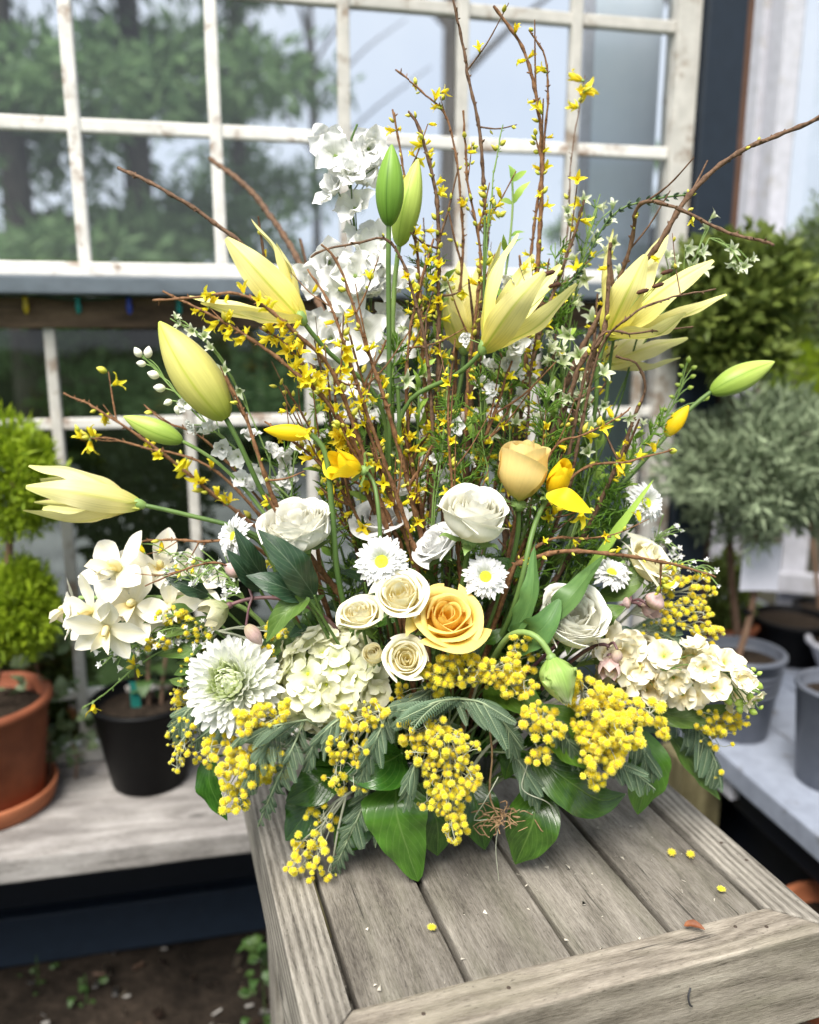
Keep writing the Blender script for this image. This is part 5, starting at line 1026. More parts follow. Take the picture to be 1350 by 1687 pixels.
leaf_thing('broad_leaf', 'pointed leaf hanging over the slats under right mimosa', [(1055, 1200, -.03), (1068, 1270, -.045), (1052, 1342, -.03)], 84, (.15, -.9, .4), 'leaf', 'salal_l', .2)
leaf_thing('broad_leaf', 'narrow leaf dangling past the right corner of the table', [(1100, 1205, -.02), (1140, 1255, -.025), (1188, 1318, -.02)], 46, (.45, -.7, .55), 'leaf', 'olive_leaf', .2)
leaf_thing('broad_leaf', 'leaf under the stock spike at right', [(1060, 1160, -.04), (1130, 1182, -.05), (1208, 1162, -.045)], 44, (0, -.7, .7), 'leaf', 'olive_leaf', .2)
leaf_thing('broad_leaf', 'dark leaf hanging left of the table corner below mimosa', [(350, 1245, -.04), (345, 1290, -.05), (374, 1352, -.05)], 60, (-.5, -.75, .4), 'leaf', 'salal', .25)
leaf_thing('broad_leaf', 'dark glossy leaf in shade under the left fern frond', [(560, 1268, -.06), (520, 1292, -.08), (470, 1320, -.075)], 74, (-.1, -.75, .6), 'leaf', 'salal')
leaf_thing('broad_leaf', 'deeply shaded leaf behind the lowest left mimosa tip', [(530, 1300, -.05), (500, 1345, -.06), (470, 1385, -.065)], 84, (-.3, -.8, .5), 'leaf', 'salal')
leaf_thing('broad_leaf', 'shaded leaf touching the boards right of the mimosa tip', [(600, 1310, -.05), (580, 1365, -.065), (552, 1405, -.07)], 80, (0, -.8, .5), 'leaf', 'salal')
leaf_thing('broad_leaf', 'green leaf showing between yellow mimosa and the tulip bud', [(800, 1130, -.06), (850, 1145, -.09), (905, 1175, -.10)], 78, (0, -.6, .8), 'leaf', 'salal_l')
leaf_thing('broad_leaf', 'leaf in the dark gap under the hanging mimosa', [(770, 1280, -.04), (790, 1340, -.06), (800, 1400, -.06)], 80, (.1, -.9, .4), 'leaf', 'salal')
D = 'dark pointed leaves'
leaf_thing('pointed_leaf', 'dark veined leaf in front of the left white rose', [(520, 985, -.09), (480, 930, -.115), (424, 872, -.11)], 62, (.45, -.8, .35), 'leaf', 'dark_leaf', .18, group=D)
leaf_thing('pointed_leaf', 'dark leaf lying below the veined one at left', [(505, 985, -.09), (460, 965, -.11), (405, 948, -.11)], 52, (.1, -.7, .7), 'leaf', 'dark_leaf', .2, group=D)
leaf_thing('pointed_leaf', 'slim dark leaf rising in front of the edge-on daisy', [(440, 960, -.08), (410, 915, -.10), (385, 868, -.10)], 38, (.6, -.7, .3), 'leaf', 'dark_leaf', .25, group=D)
leaf_thing('pointed_leaf', 'dark narrow leaf left of the edge-on daisy', [(430, 975, -.08), (398, 935, -.095), (372, 905, -.095)], 34, (.2, -.8, .5), 'leaf', 'dark_leaf', .25, group=D)
leaf_thing('pointed_leaf', 'grey-green curled leaf above the hydrangea', [(510, 985, -.10), (470, 1010, -.115), (438, 1058, -.115)], 40, (-.3, -.8, .4), 'leaf', 'olive_leaf', .3, .1, .1, group=D)
leaf_thing('pointed_leaf', 'dark leaf in front of the ivory orchids', [(345, 980, -.06), (310, 965, -.075), (272, 952, -.075)], 38, (.1, -.7, .7), 'leaf', 'dark_leaf', .15, group=D)
O = 'olive leaves at left'
for k, (a, m_, c, w, lb) in enumerate([((330, 1000), (275, 1008), (214, 1030), 26, 'long olive leaf above the small yellow mimosa at left'), ((340, 1015), (300, 1035), (238, 1046), 28, 'olive leaf just below the longest one at left'), ((345, 1030), (315, 1068), (258, 1080), 32, 'broad olive leaf beside the chrysanthemum'),
                           ((340, 1060), (318, 1085), (290, 1092), 26, 'short olive leaf tucked against the chrysanthemum'), ((345, 1070), (315, 1095), (286, 1112), 34, 'olive leaf sloping down at the chrysanthemum edge'), ((330, 1110), (300, 1122), (278, 1120), 26, 'lowest olive leaf left of the chrysanthemum')]):
    leaf_thing('slim_leaf', lb, [(*a, -.05), (*m_, -.065), (*c, -.06)], w, (0, -.65, .75), 'leaf', 'olive_leaf', .18, group=O)
T_ = 'strap tulip leaves'
leaf_thing('tulip_leaf', 'long strap leaf slanting up above the garden rose', [(880, 1050, -.07), (940, 985, -.105), (995, 915, -.06)], 46, (-.6, -.6, .5), 'strap', 'tulip_leaf', .35, group=T_)
leaf_thing('tulip_leaf', 'upright curled strap leaf right of the central daisy', [(845, 1045, -.08), (876, 985, -.10), (882, 900, -.09)], 40, (-.7, -.6, .2), 'strap', 'tulip_leaf', .4, group=T_)
leaf_thing('tulip_leaf', 'broad strap leaf curling beside the garden rose', [(850, 1060, -.08), (895, 1035, -.11), (925, 985, -.10)], 56, (-.3, -.8, .4), 'strap', 'tulip_leaf', .3, .1, .12, group=T_)
leaf_thing('tulip_leaf', 'thin green blade leaning right behind the small daisy', [(960, 960, -.03), (1000, 900, -.03), (1078, 790, -.03)], 16, (-.5, -.7, .2), 'strap', 'needle', .3, group=T_)
leaf_thing('tulip_leaf', 'leaf behind the small tilted daisy at right', [(985, 985, -.02), (1030, 965, -.03), (1072, 925, -.02)], 44, (-.2, -.7, .6), 'leaf', 'olive_leaf', .2, group=T_)
leaf_thing('tulip_leaf', 'grey-green oval leaf beside the dusky hellebore', [(985, 1030, -.05), (1005, 1010, -.075), (1032, 1000, -.07)], 40, (0, -.85, .5), 'leaf', 'olive_leaf', .12, group=T_)
leaf_thing('tulip_leaf', 'green leaf under the cream roses at right', [(975, 1055, -.05), (1030, 1045, -.06), (1070, 1060, -.05)], 30, (0, -.7, .7), 'leaf', 'dark_leaf', .2, group=T_)
# ---------------------------------------------------------------- plain green stems seen among the twigs
for k, (top, lo_, d, r_, m_, lb) in enumerate([((655, 640), (665, 900), -.02, .0036, 'stem', 'stout green stem in the middle of the twigs'), ((800, 360), (790, 800), .01, .0021, 'stem', 'long thin green stem rising to the pale sprig'),
        ((560, 760), (600, 960), .0, .0030, 'stem', 'green stem behind the left tulip cup'), ((735, 690), (712, 880), -.03, .0016, 'stem_pale', 'pale lime stem right of the stout green one'), ((1012, 560), (965, 800), .03, .0030, 'stem', 'dark green stem below the right-hand lilies'), ((1050, 560), (985, 760), .05, .0018, 'stem', 'thin stem crossing behind the right-hand lilies')]):
    P0, P1 = A(*lo_, d), A(*top, d); o = flower('bare_stalk', lb, 'stem', P0, 'bare green stems'); b = np.array(o.location); g = Geo(); Q = catmull([np.zeros(3), P0-b, P1-b], 24); tube_geo(g, Q, np.linspace(r_, r_*.5, 24), 9)
    link('stalk', g.mesh('stalk', M[m_]), o); g = Geo(); lathe_geo(g, [(r_*.4, -.001), (r_*.6, .0), (r_*.55, .002), (.0002, .003)], 9); link('node', g.mesh('node', M[m_]), o, M=mat4(basis(Q[-1]-Q[-2]), Q[-1]))

# ---------------------------------------------------------------- forsythia branches
def blossom_mesh(seed, op):
    r = np.random.default_rng(seed); g = Geo()
    for k in range(4):
        a = k*PI/2+r.normal(0, .1); c, s = math.cos(a), math.sin(a); o_ = op*r.uniform(.85, 1.15); tip = np.array([c*math.sin(o_), s*math.sin(o_), .35+math.cos(o_)*.75])
        blade_geo(g, [(c*.05, s*.05, 0), (c*.12, s*.12, .32), tip*np.array([.75, .75, .8])+np.array([0, 0, .02]), tip+np.array([c*.05+r.normal(0, .10), s*.05+r.normal(0, .10), -.08+r.normal(0, .10)])], .40, (-c, -s, .6), 'tepal', .35, .0, .16, 5, 8, seed=seed+k)
    lathe_geo(g, [(.03, -.12), (.09, -.05), (.08, .06), (.04, .1)], 8, 1); return g.mesh('blossom', [M['forsy'], M['stem_pale']])
fb_ = [blossom_mesh(k, o_) for k, o_ in enumerate([.22, .45, .65, .90, .35])]
fbud = [bud_mesh(1.0, .22, 'forsy_b', 4, .3, 9, 8), bud_mesh(1.0, .28, 'forsy_b', 4, .1, 9, 8)]
def branch(label, pts, r=.0024, nb=14, nbud=16, s0=.1, s1=.95, twigs=4, mat='twig', size=25, seed=None, group='forsythia branches', tw_len=.05, tipr=.35, name='forsythia_branch', kn=.004):
    rs = np.random.default_rng(len(label)*7+int(pts[0][0])); P = [A(*q) for q in pts]; o = flower(name, label, 'branch', P[0], group); b = np.array(o.location)
    L = sum(np.linalg.norm(P[i+1]-P[i]) for i in range(len(P)-1)); n = max(24, int(L/.006)); Q = catmull([q-b for q in P], n); Q = Q+np.cumsum(rs.normal(0, .00035, (n, 3)), axis=0)*np.linspace(0, 1, n)[:, None]
    Q0 = catmull([np.zeros(3), (Q[0])*.6+np.array([0, 0, .01]), Q[0]], 8)[:-1]; Q = np.vstack([Q0, Q]); n2 = len(Q)
    rad = np.linspace(r, r*tipr, n2)*(1+.0*Q[:, 0]); kk = rs.integers(3, 6); rad[::kk] *= 1.38
    g = Geo(); tube_geo(g, Q, rad, 7, wob=.06); spots = []
    for k in range(twigs):
        i = int(n2*rs.uniform(.25, .9)); t = unit(Q[min(i+1, n2-1)]-Q[i-1]); dv_ = unit(t*.9+rs.normal(0, .55, 3)*np.array([1, .6, 1])+np.array([0, 0, .25])); l = tw_len*rs.uniform(.4, 1.2); T = catmull([Q[i], Q[i]+dv_*l*.5, Q[i]+dv_*l+np.array([0, 0, l*.15])], 8)
        rr = np.linspace(rad[i]*.6, rad[i]*.3, 8); rr[::2] *= 1.25; tube_geo(g, T, rr, 6, wob=.06); spots += [(T[j], unit(T[j]-T[j-1])) for j in range(2, 8)]
    # leaf scars and dark winter buds
    for k in range(int(n2*.8)):
        i = rs.integers(3, n2-1); t = unit(Q[i]-Q[i-1]); dv_ = unit(np.cross(t, rs.normal(size=3))*.8+t*.7); l = kn*rs.uniform(.5, 1.2); tube_geo(g, [Q[i], Q[i]+dv_*l*.6, Q[i]+dv_*l], [rad[i]*.55, rad[i]*.6, .0003], 5)
    link('twig', g.mesh('twig', M[mat]), o)
    sz = m_px(size, pts[-1][2])
    for k in range(nb+nbud):
        if spots and rs.random() < .35: p, t = spots[rs.integers(len(spots))]
        else:
            nn = max(3, int((nb+nbud)*.42)); i = int(n2*(s0+(s1-s0)*((rs.integers(nn)+.5)/nn)))+int(rs.integers(-1, 2)); i = min(max(i, 2), n2-2); p, t = Q[i], unit(Q[i+1]-Q[i-1])
        out = unit(np.cross(t, rs.normal(size=3))+np.array([0, -.3, -.25 if rs.random() < .5 else .3])+t*.3); p = p+out*.0015
        if k < nb: link('blossom', fb_[rs.integers(5)], o, M=mat4(basis(out) @ rotm((0, 0, 1), rs.uniform(0, 6)), p, sz*.66*rs.uniform(.6, 1.15)))
        else: link('flower_bud', fbud[rs.integers(2)], o, M=mat4(basis(unit(out+t*.6)), p, sz*.48*rs.uniform(.55, 1.15)))
    return o
VX = (690, 1000)
branch('tall dark bare branch leaving the top edge of the picture', [(770, 980, .05), (775, 700, .05), (800, 440, .05), (795, 250, .05), (765, 100, .05), (740, -20, .05)], .0030, 3, 8, .3, .9, 3, 'twig_g')
branch('thick reddish branch curving to the top right of centre', [(860, 980, .05), (850, 740, .06), (880, 480, .06), (888, 300, .06), (883, 180, .06), (855, 70, .06), (808, 0, .06)], .0036, 24, 26, .3, .95, 6, 'twig')
branch('slim branch looping beside the thick reddish one', [(800, 900, .06), (850, 600, .065), (893, 260, .06), (898, 110, .06), (868, 45, .06)], .0022, 6, 12, .4, .95, 2)
branch('dense flowering branch left of centre with many yellow buds', [(740, 960, .03), (725, 700, .03), (725, 480, .03), (722, 330, .03), (695, 220, .03), (676, 190, .03)], .0036, 40, 44, .3, .98, 9, 'twig_g', 26)
branch('branch with drooping tips below the upper left of centre', [(720, 940, .02), (700, 640, .02), (690, 420, .03), (672, 300, .03), (650, 180, .03)], .0024, 28, 26, .3, .98, 6)
branch('arched branch with dark tip at the top of the centre', [(745, 900, .07), (752, 560, .07), (762, 380, .07), (742, 210, .07), (700, 150, .07), (652, 112, .07)], .0022, 10, 16, .4, .98, 5)
branch('upright twig through the middle of the centre lily', [(760, 950, .02), (770, 640, .03), (790, 430, .03), (768, 300, .03), (760, 170, .03)], .0024, 22, 26, .3, .95, 5)
branch('long bare branch sweeping right to the picture edge', [(820, 980, .03), (890, 740, .04), (990, 520, .03), (1075, 420, .02), (1130, 330, .02), (1190, 270, .02), (1245, 238, .02), (1352, 193, .02)], .0034, 2, 8, .5, .95, 2, 'twig_g', tipr=.5)
branch('bare branch bending right over the lily to a blurred tip', [(850, 960, .05), (960, 640, .05), (1030, 420, .02), (1045, 345, .0), (1100, 345, -.02), (1180, 385, -.04), (1265, 412, -.10)], .0030, 2, 6, .5, .9, 3, 'twig_g')
branch('thick brown stem crossing below the right-hand lily', [(830, 980, -.01), (870, 800, -.01), (930, 680, -.005), (965, 590, -.01), (1000, 540, -.01), (1010, 400, -.01)], .0040, 3, 8, .3, .9, 5, 'twig_g')
branch('short twig lying across the lower petals of the right lily', [(940, 800, -.02), (985, 590, -.03), (1040, 520, -.055), (1110, 488, -.055), (1178, 474, -.05)], .0018, 0, 3, .5, .95, 1, 'twig_g')
branch('thin twig crossing under the right-hand lily', [(930, 790, -.02), (980, 570, -.03), (1050, 550, -.04), (1140, 540, -.03)], .0018, 0, 4, .5, .95, 1, 'twig_g')
branch('crooked stub standing free at right with a forked tip', [(975, 860, .0), (1020, 760, -.01), (1045, 690, -.01), (1065, 640, -.01), (1050, 600, -.01), (1015, 588, -.01)], .0026, 4, 6, .2, .8, 2, 'twig_g')
branch('flowering twig pointing right with three hanging yellow flowers', [(850, 860, -.03), (915, 740, -.04), (960, 720, -.045), (1020, 690, -.045), (1036, 675, -.04)], .0018, 7, 6, .35, .98, 2, size=36)
branch('flowering twig reaching to the small daisy at upper right', [(880, 860, -.02), (960, 775, -.03), (1040, 762, -.03), (1118, 742, -.02)], .0018, 7, 5, .35, .98, 1, size=34)
branch('low horizontal twig above the garden rose ending in orange bud', [(850, 930, -.08), (930, 908, -.09), (1040, 914, -.085), (1130, 930, -.07), (1186, 946, -.06)], .0024, 5, 10, .2, .98, 1, size=28)
branch('short low twig behind the right yellow tulip', [(840, 940, -.06), (900, 890, -.07), (960, 885, -.065), (1000, 884, -.06)], .0018, 6, 5, .3, .98, 1, size=26)
branch('long arching branch crossing the white delphinium', [(720, 780, -.02), (700, 560, -.03), (650, 405, -.035), (590, 400, -.04), (530, 412, -.04), (515, 420, -.04)], .0022, 3, 6, .4, .9, 2, 'twig_g')
branch('branch with a long stalk of flowers in front of delphinium', [(700, 900, -.04), (640, 680, -.06), (600, 560, -.06), (560, 440, -.06), (530, 405, -.06)], .0026, 14, 14, .2, .95, 4)
branch('second flowering stalk in front of the delphinium petals', [(690, 920, -.05), (610, 700, -.07), (575, 600, -.075), (540, 500, -.07), (505, 440, -.06)], .0024, 12, 12, .2, .95, 3)
branch('long left branch dotted with golden flowers to its cut end', [(660, 900, -.04), (560, 690, -.07), (470, 600, -.08), (400, 550, -.08), (330, 510, -.08), (262, 478, -.07)], .0026, 24, 10, .35, .9, 3, size=32)
branch('straight golden twig crossing the upper left lily', [(640, 880, -.05), (560, 640, -.07), (480, 545, -.09), (400, 490, -.10), (320, 492, -.095), (250, 497, -.09)], .0024, 24, 8, .35, .85, 2, size=34)
branch('thick flowering cluster just above the yellow narcissus bud', [(640, 900, -.03), (560, 700, -.05), (520, 640, -.06), (470, 570, -.06), (430, 545, -.06)], .0026, 62, 14, .35, .98, 10, size=32, tw_len=.045)
branch('bare brown twig rising to upper left beside the lily', [(600, 900, .03), (520, 620, .05), (430, 440, .06), (340, 360, .07), (260, 312, .08), (196, 285, .10)], .0028, 1, 3, .5, .9, 1, 'twig_g', tipr=.6)
branch('blurred bare twig behind the upper left lily', [(620, 880, .08), (560, 600, .14), (490, 430, .22), (420, 320, .30), (350, 262, .36)], .0040, 0, 2, .5, .9, 1, 'twig_g', tipr=.7)
branch('orange-brown upright twig left of the white rose', [(560, 980, -.04), (470, 860, -.06), (430, 770, -.07), (400, 680, -.07), (372, 620, -.07)], .0030, 3, 8, .3, .95, 5)
branch('flowering twig with a bare tip beyond the small green bud', [(540, 960, .02), (360, 820, .05), (260, 740, .05), (190, 690, .05), (150, 665, .06), (106, 642, .10)], .0024, 9, 6, .35, .85, 3, size=36)
branch('fan of yellow flowers left of the small green bud', [(520, 960, .0), (360, 780, .03), (230, 735, .05), (170, 722, .06), (132, 724, .07)], .0020, 9, 5, .5, 1.0, 2, size=40)
branch('short twig with a knobbly end beside the small green bud', [(520, 940, .0), (400, 790, .0), (330, 720, .0), (268, 692, .0), (232, 664, .02)], .0018, 1, 5, .5, .95, 2)
branch('low twig over the orchids with yellow flowers at its end', [(520, 1000, -.02), (420, 900, -.02), (330, 890, -.03), (250, 888, -.02), (212, 893, -.02)], .0022, 6, 5, .3, .98, 3, size=30)
branch('reddish twig in front of the orchids', [(480, 1000, -.05), (380, 935, -.07), (330, 930, -.08), (240, 965, -.08)], .0016, 3, 4, .3, .9, 2, size=26)
branch('flowering twigs filling the gap above the white rose', [(640, 960, -.03), (570, 820, -.05), (520, 760, -.06), (440, 700, -.06)], .0022, 12, 12, .2, .98, 6, size=28)
branch('thin twig hanging down at far left with a yellow tip', [(420, 1060, -.03), (300, 1060, -.03), (225, 1095, -.03), (185, 1130, -.02), (135, 1165, 0.0)], .0014, 4, 3, .3, 1.0, 1, 'stem_pale', 30)
branch('dense middle branch thick with buds right of the tall stem', [(720, 960, .0), (680, 760, -.01), (670, 620, -.01), (690, 500, -.01), (720, 400, .0)], .0028, 28, 36, .2, .98, 9, size=26)
branch('leaning middle branch with yellow flowers below the centre lily', [(700, 980, -.03), (640, 800, -.05), (600, 660, -.05), (640, 560, -.05)], .0024, 26, 20, .2, .98, 7, size=28)
branch('upright branch behind the peach rose with scattered buds', [(830, 960, .02), (845, 760, .03), (890, 560, .04), (930, 430, .05), (960, 330, .05)], .0034, 24, 30, .2, .98, 7, 'twig_g')
branch('reddish branch between the peach rose and right lily', [(880, 960, .03), (930, 740, .04), (985, 560, .05), (1020, 460, .06)], .0032, 10, 18, .2, .95, 6, 'twig_g')
branch('bushy short branch behind the two white roses', [(700, 1000, .0), (700, 880, .0), (680, 780, .0), (720, 700, .0)], .0028, 18, 26, .1, .98, 10, size=24, tw_len=.06)
branch('bushy short branch right of the central white rose', [(840, 1000, .0), (870, 900, .0), (900, 820, -.01), (930, 760, -.01)], .0026, 12, 16, .1, .98, 9, size=24, tw_len=.06)
branch('branch with yellow specks under the centre lily', [(760, 980, .0), (770, 820, .0), (820, 680, -.02), (850, 600, -.02)], .0028, 18, 26, .1, .98, 9, size=24, tw_len=.06)
branch('faint yellow-flowered twig high in front of the right panes', [(900, 700, .10), (935, 400, .12), (945, 240, .14), (965, 120, .16)], .0012, 8, 4, .8, 1.0, 2, 'twig_g', 34, tw_len=.03)
branch('pale sprouting twig with fresh green tips above the centre lily', [(800, 700, .02), (800, 460, .02), (815, 300, .02), (830, 200, .02)], .0014, 2, 10, .4, .98, 3, 'stem_pale', 30)

for k, (x0, x1, y1, dd, lb) in enumerate([(640, 600, 470, .06, 'fine twig through the delphinium petals'), (660, 655, 430, .08, 'fine twig just right of the delphinium'), (700, 702, 360, .09, 'slender twig behind the light green lily bud'), (740, 760, 330, .01, 'fine budded twig left of the centre lily'), (780, 820, 330, .08, 'fine twig rising behind the centre lily'),
        (800, 868, 380, .03, 'fine twig between centre lily and larkspur'), (830, 905, 430, .0, 'fine budded twig right of the centre lily'), (850, 950, 520, .0, 'fine twig before the pale larkspur'), (600, 520, 560, -.02, 'fine twig before the upper left lily stem'), (620, 470, 640, -.02, 'fine twig above the narcissus bud'), (690, 640, 560, -.06, 'foremost budded twig in the middle'), (760, 745, 560, -.05, 'foremost budded twig right of the tall stem')]):
    if k in (1, 3, 5, 7, 10): continue
    branch(lb, [(x0, 960, dd), (x0*.7+x1*.3+random.uniform(-12, 12), 960*.7+y1*.3, dd), (x0*.3+x1*.7+random.uniform(-14, 14), 960*.3+y1*.7, dd), (x1, y1, dd)], .0019, 9, 20, .3, .98, 8, 'twig' if k % 2 else 'twig_g', 24, tw_len=.055)

# ---------------------------------------------------------------- mimosa: balls on pale twigs, and its feathery leaves
def ball_mesh(mat, n=150, seed=0):
    """fluffy ball: a small core bristling with stamens"""
    r = np.random.default_rng(seed); g = Geo(); bm = bmesh.new(); bmesh.ops.create_icosphere(bm, subdivisions=2, radius=.78)
    g.add(np.array([v.co[:] for v in bm.verts])*r.uniform(.96, 1.04, (len(bm.verts), 1)), [[v.index for v in f.verts] for f in bm.faces]); bm.free()
    for k in range(n):
        z = 1-2*(k+.5)/n; q = math.sqrt(1-z*z); a = k*2.39996; d = unit(np.array([q*math.cos(a), q*math.sin(a), z])+r.normal(0, .09, 3)); B = basis(d); l = r.uniform(.96, 1.22); w = .085
        g.add([d*.76+B[:, 0]*w, d*.76-B[:, 0]*w*.5+B[:, 1]*w*.87, d*.76-B[:, 0]*w*.5-B[:, 1]*w*.87, d*l+B[:, 0]*w*.35, d*l-B[:, 0]*w*.35], [[0, 1, 3], [1, 2, 4], [2, 0, 3]], [[.5, .35]]*3+[[.5, 1]]*2)
    return g.mesh('blossom', [M[mat]], False)
balls = [ball_mesh('mim', 110, k) for k in range(3)]; balls_s = [ball_mesh('mim_s', 60, k) for k in range(3)]
nball = [0]
def mimosa(label, origin, blobs, young=.15, rpx=8.6, twig='twig_pale', main=(), seed=0):
    """origin (px,py,d); blobs: (cx,cy,rx,ry,n,d)"""
    rs = np.random.default_rng(seed+len(label)); P0 = A(*origin); o = flower('mimosa_sprig', label, 'mimosa', P0, 'mimosa sprigs'); b = np.array(o.location); g = Geo()
    tube_geo(g, catmull([np.zeros(3), (P0-b)*.5+np.array([0, 0, .02]), P0-b], 10), np.linspace(.0017, .0014, 10), 6); pts = []
    for (cx, cy, rx, ry, n, d) in blobs:
        n = int(n*1.55)
        got = []
        for tr in range(n*12):
            if len(got) >= n: break
            a = rs.uniform(0, 2*PI); q = math.sqrt(rs.random()); x, y = cx+rx*q*math.cos(a), cy+ry*q*math.sin(a); dd = d+rs.normal(0, .012)*(1-.3*q)
            p = A(x, y, dd)
            if all(np.linalg.norm(p-k) > .0050 for k in got): got.append(p)
        C = A(cx, cy, d+.012); main_t = catmull([P0-b, (P0+C)/2-b+np.array([0, -.004, .006]), C-b], 12); tube_geo(g, main_t, np.linspace(.0013, .0008, 12), 6)
        order = sorted(got, key=lambda p: math.atan2(p[2]-C[2], p[0]-C[0])); k = 0
        while k < len(order):
            grp = order[k:k+int(rs.integers(3, 7))]; k += len(grp); st = main_t[rs.integers(3, 12)]; gc = np.mean(grp, axis=0)-b; tube_geo(g, catmull([st, (st+gc)/2+rs.normal(0, .002, 3), gc], 7), np.linspace(.0006, .0004, 7), 5)
            for p in grp: tube_geo(g, [gc, (gc+p-b)/2+rs.normal(0, .001, 3), p-b], .00032, 4)
        pts += got
    link('twig', g.mesh('twig', M[twig]), o)
    for p in pts:
        y_ = rs.random() < young; s = m_px(rpx, 0)*(rs.uniform(.32, .50) if y_ else rs.uniform(.48, .84)); nball[0] += 1
        link('blossom', (balls_s if y_ else balls)[rs.integers(3)], o, M=mat4(rotm(unit(rs.normal(size=3)), rs.uniform(0, 6)), p-b, s))
    return o
mimosa('hanging mimosa sprig with pale branching stalks in front centre', (735, 1185, -.10), [(700, 1205, 46, 30, 30, -.125), (730, 1235, 62, 36, 54, -.13), (745, 1275, 48, 36, 42, -.13), (740, 1320, 34, 34, 34, -.125), (752, 1365, 20, 24, 20, -.12), (700, 1290, 18, 50, 8, -.12)], .28, 8.0)
mimosa('drooping mimosa tip with bare white twigs at the lower left', (570, 1310, -.075), [(528, 1350, 26, 24, 8, -.09), (510, 1395, 34, 26, 16, -.095), (500, 1430, 34, 22, 14, -.092), (545, 1435, 10, 20, 3, -.09)], .1, 8.6)
mimosa('fat mimosa cluster hanging under the chrysanthemum', (420, 1225, -.085), [(425, 1255, 52, 28, 30, -.115), (395, 1275, 42, 32, 26, -.12), (382, 1315, 26, 28, 18, -.115), (450, 1265, 34, 26, 14, -.105), (365, 1230, 30, 24, 14, -.10)], .12, 8.8)
mimosa('thin greenish mimosa tassel at the far left edge', (320, 1180, -.05), [(300, 1150, 22, 36, 24, -.055), (298, 1215, 24, 36, 30, -.06), (290, 1250, 14, 26, 10, -.06), (340, 1240, 24, 26, 12, -.065)], .7, 7.2)
mimosa('line of mimosa balls across the foot of the chrysanthemum', (470, 1190, -.10), [(430, 1180, 46, 18, 22, -.13), (400, 1195, 20, 22, 8, -.13), (470, 1165, 14, 14, 5, -.125)], .1, 8.4)
mimosa('mimosa sprig below the hydrangea', (610, 1190, -.10), [(600, 1180, 42, 26, 24, -.13), (570, 1225, 36, 36, 24, -.125), (560, 1270, 34, 36, 16, -.115), (590, 1285, 26, 22, 10, -.11)], .3, 7.8)
mimosa('mimosa mass under the yellow rose', (790, 1120, -.08), [(760, 1105, 62, 26, 42, -.115), (715, 1120, 30, 26, 16, -.11), (820, 1110, 50, 26, 34, -.11), (860, 1080, 30, 36, 18, -.10), (665, 1150, 24, 24, 10, -.09), (850, 1130, 40, 22, 18, -.11)], .15, 8.6)
mimosa('big fluffy mimosa cluster at lower right', (960, 1140, -.07), [(985, 1190, 46, 36, 40, -.115), (1010, 1215, 50, 34, 40, -.12), (990, 1245, 36, 30, 26, -.115), (960, 1140, 30, 30, 18, -.105), (1000, 1155, 32, 26, 16, -.105), (980, 1285, 22, 16, 7, -.11)], .05, 10.2)
mimosa('small mimosa tuft left of the big right-hand cluster', (860, 1195, -.09), [(885, 1180, 34, 24, 18, -.125), (905, 1205, 26, 22, 14, -.125), (892, 1245, 24, 16, 9, -.12)], .1, 8.8)
mimosa('mimosa balls beneath the stock spike', (1040, 1160, -.06), [(1060, 1175, 42, 22, 18, -.095), (1095, 1200, 18, 16, 6, -.09)], .05, 10.0)
mimosa('dark gold mimosa under the tip of the stock', (1100, 1175, -.03), [(1180, 1190, 44, 24, 34, -.045), (1215, 1185, 24, 22, 10, -.045), (1185, 1215, 32, 18, 12, -.045), (1186, 1278, 6, 10, 3, -.04)], .2, 7.8)
mimosa('mimosa plume at the right edge above the stock', (1040, 1010, -.01), [(1120, 965, 34, 34, 22, -.02), (1130, 1010, 46, 26, 36, -.025), (1165, 1045, 30, 20, 22, -.025), (1110, 945, 30, 20, 12, -.02), (1085, 1040, 30, 16, 12, -.03), (1160, 965, 26, 26, 10, -.015)], .35, 7.4)
mimosa('small mimosa cluster among the olive leaves at left', (360, 1040, -.045), [(275, 1012, 34, 14, 22, -.06), (300, 1030, 30, 22, 22, -.062), (255, 1060, 22, 12, 10, -.065), (335, 1050, 18, 20, 10, -.06), (310, 1070, 14, 18, 8, -.06), (455, 1040, 22, 16, 12, -.07), (300, 1125, 10, 30, 10, -.055), (440, 1075, 14, 14, 6, -.08)], .35, 7.2)

def pinna_mesh(L, cu, seed):
    g = Geo(); n = 12; t = np.linspace(0, 1, n); P = np.stack([np.zeros(n), L*t*(1-.15*cu*t), -cu*L*.35*t**2], 1); tube_geo(g, P, .0007, 4, 1); k = 17
    for i in range(k):
        s = (i+.6)/k; p = np.array([0, L*s*(1-.15*cu*s), -cu*L*.35*s**2]); l = L*.15*math.sin(PI*min(1, .12+s*.83))**.6
        for sd in (-1, 1):
            e = p+np.array([sd*l*.92, l*.42, -l*.12]); w = np.array([-.0, .00125, 0]); V = np.array([p-w*.5, p+w*.9, e+w*.9, e-w*.4]); g.add(V if sd > 0 else V[::-1], [[0, 1, 2, 3]], [[.5, .0], [.5, 0], [1, 1], [1, 1]])
    return g.mesh('pinna', [M['fern'], M['fern_r']])
pin = [pinna_mesh(1.0/20, c, k) for k, c in enumerate([.2, .6, 1.0, 1.5])]
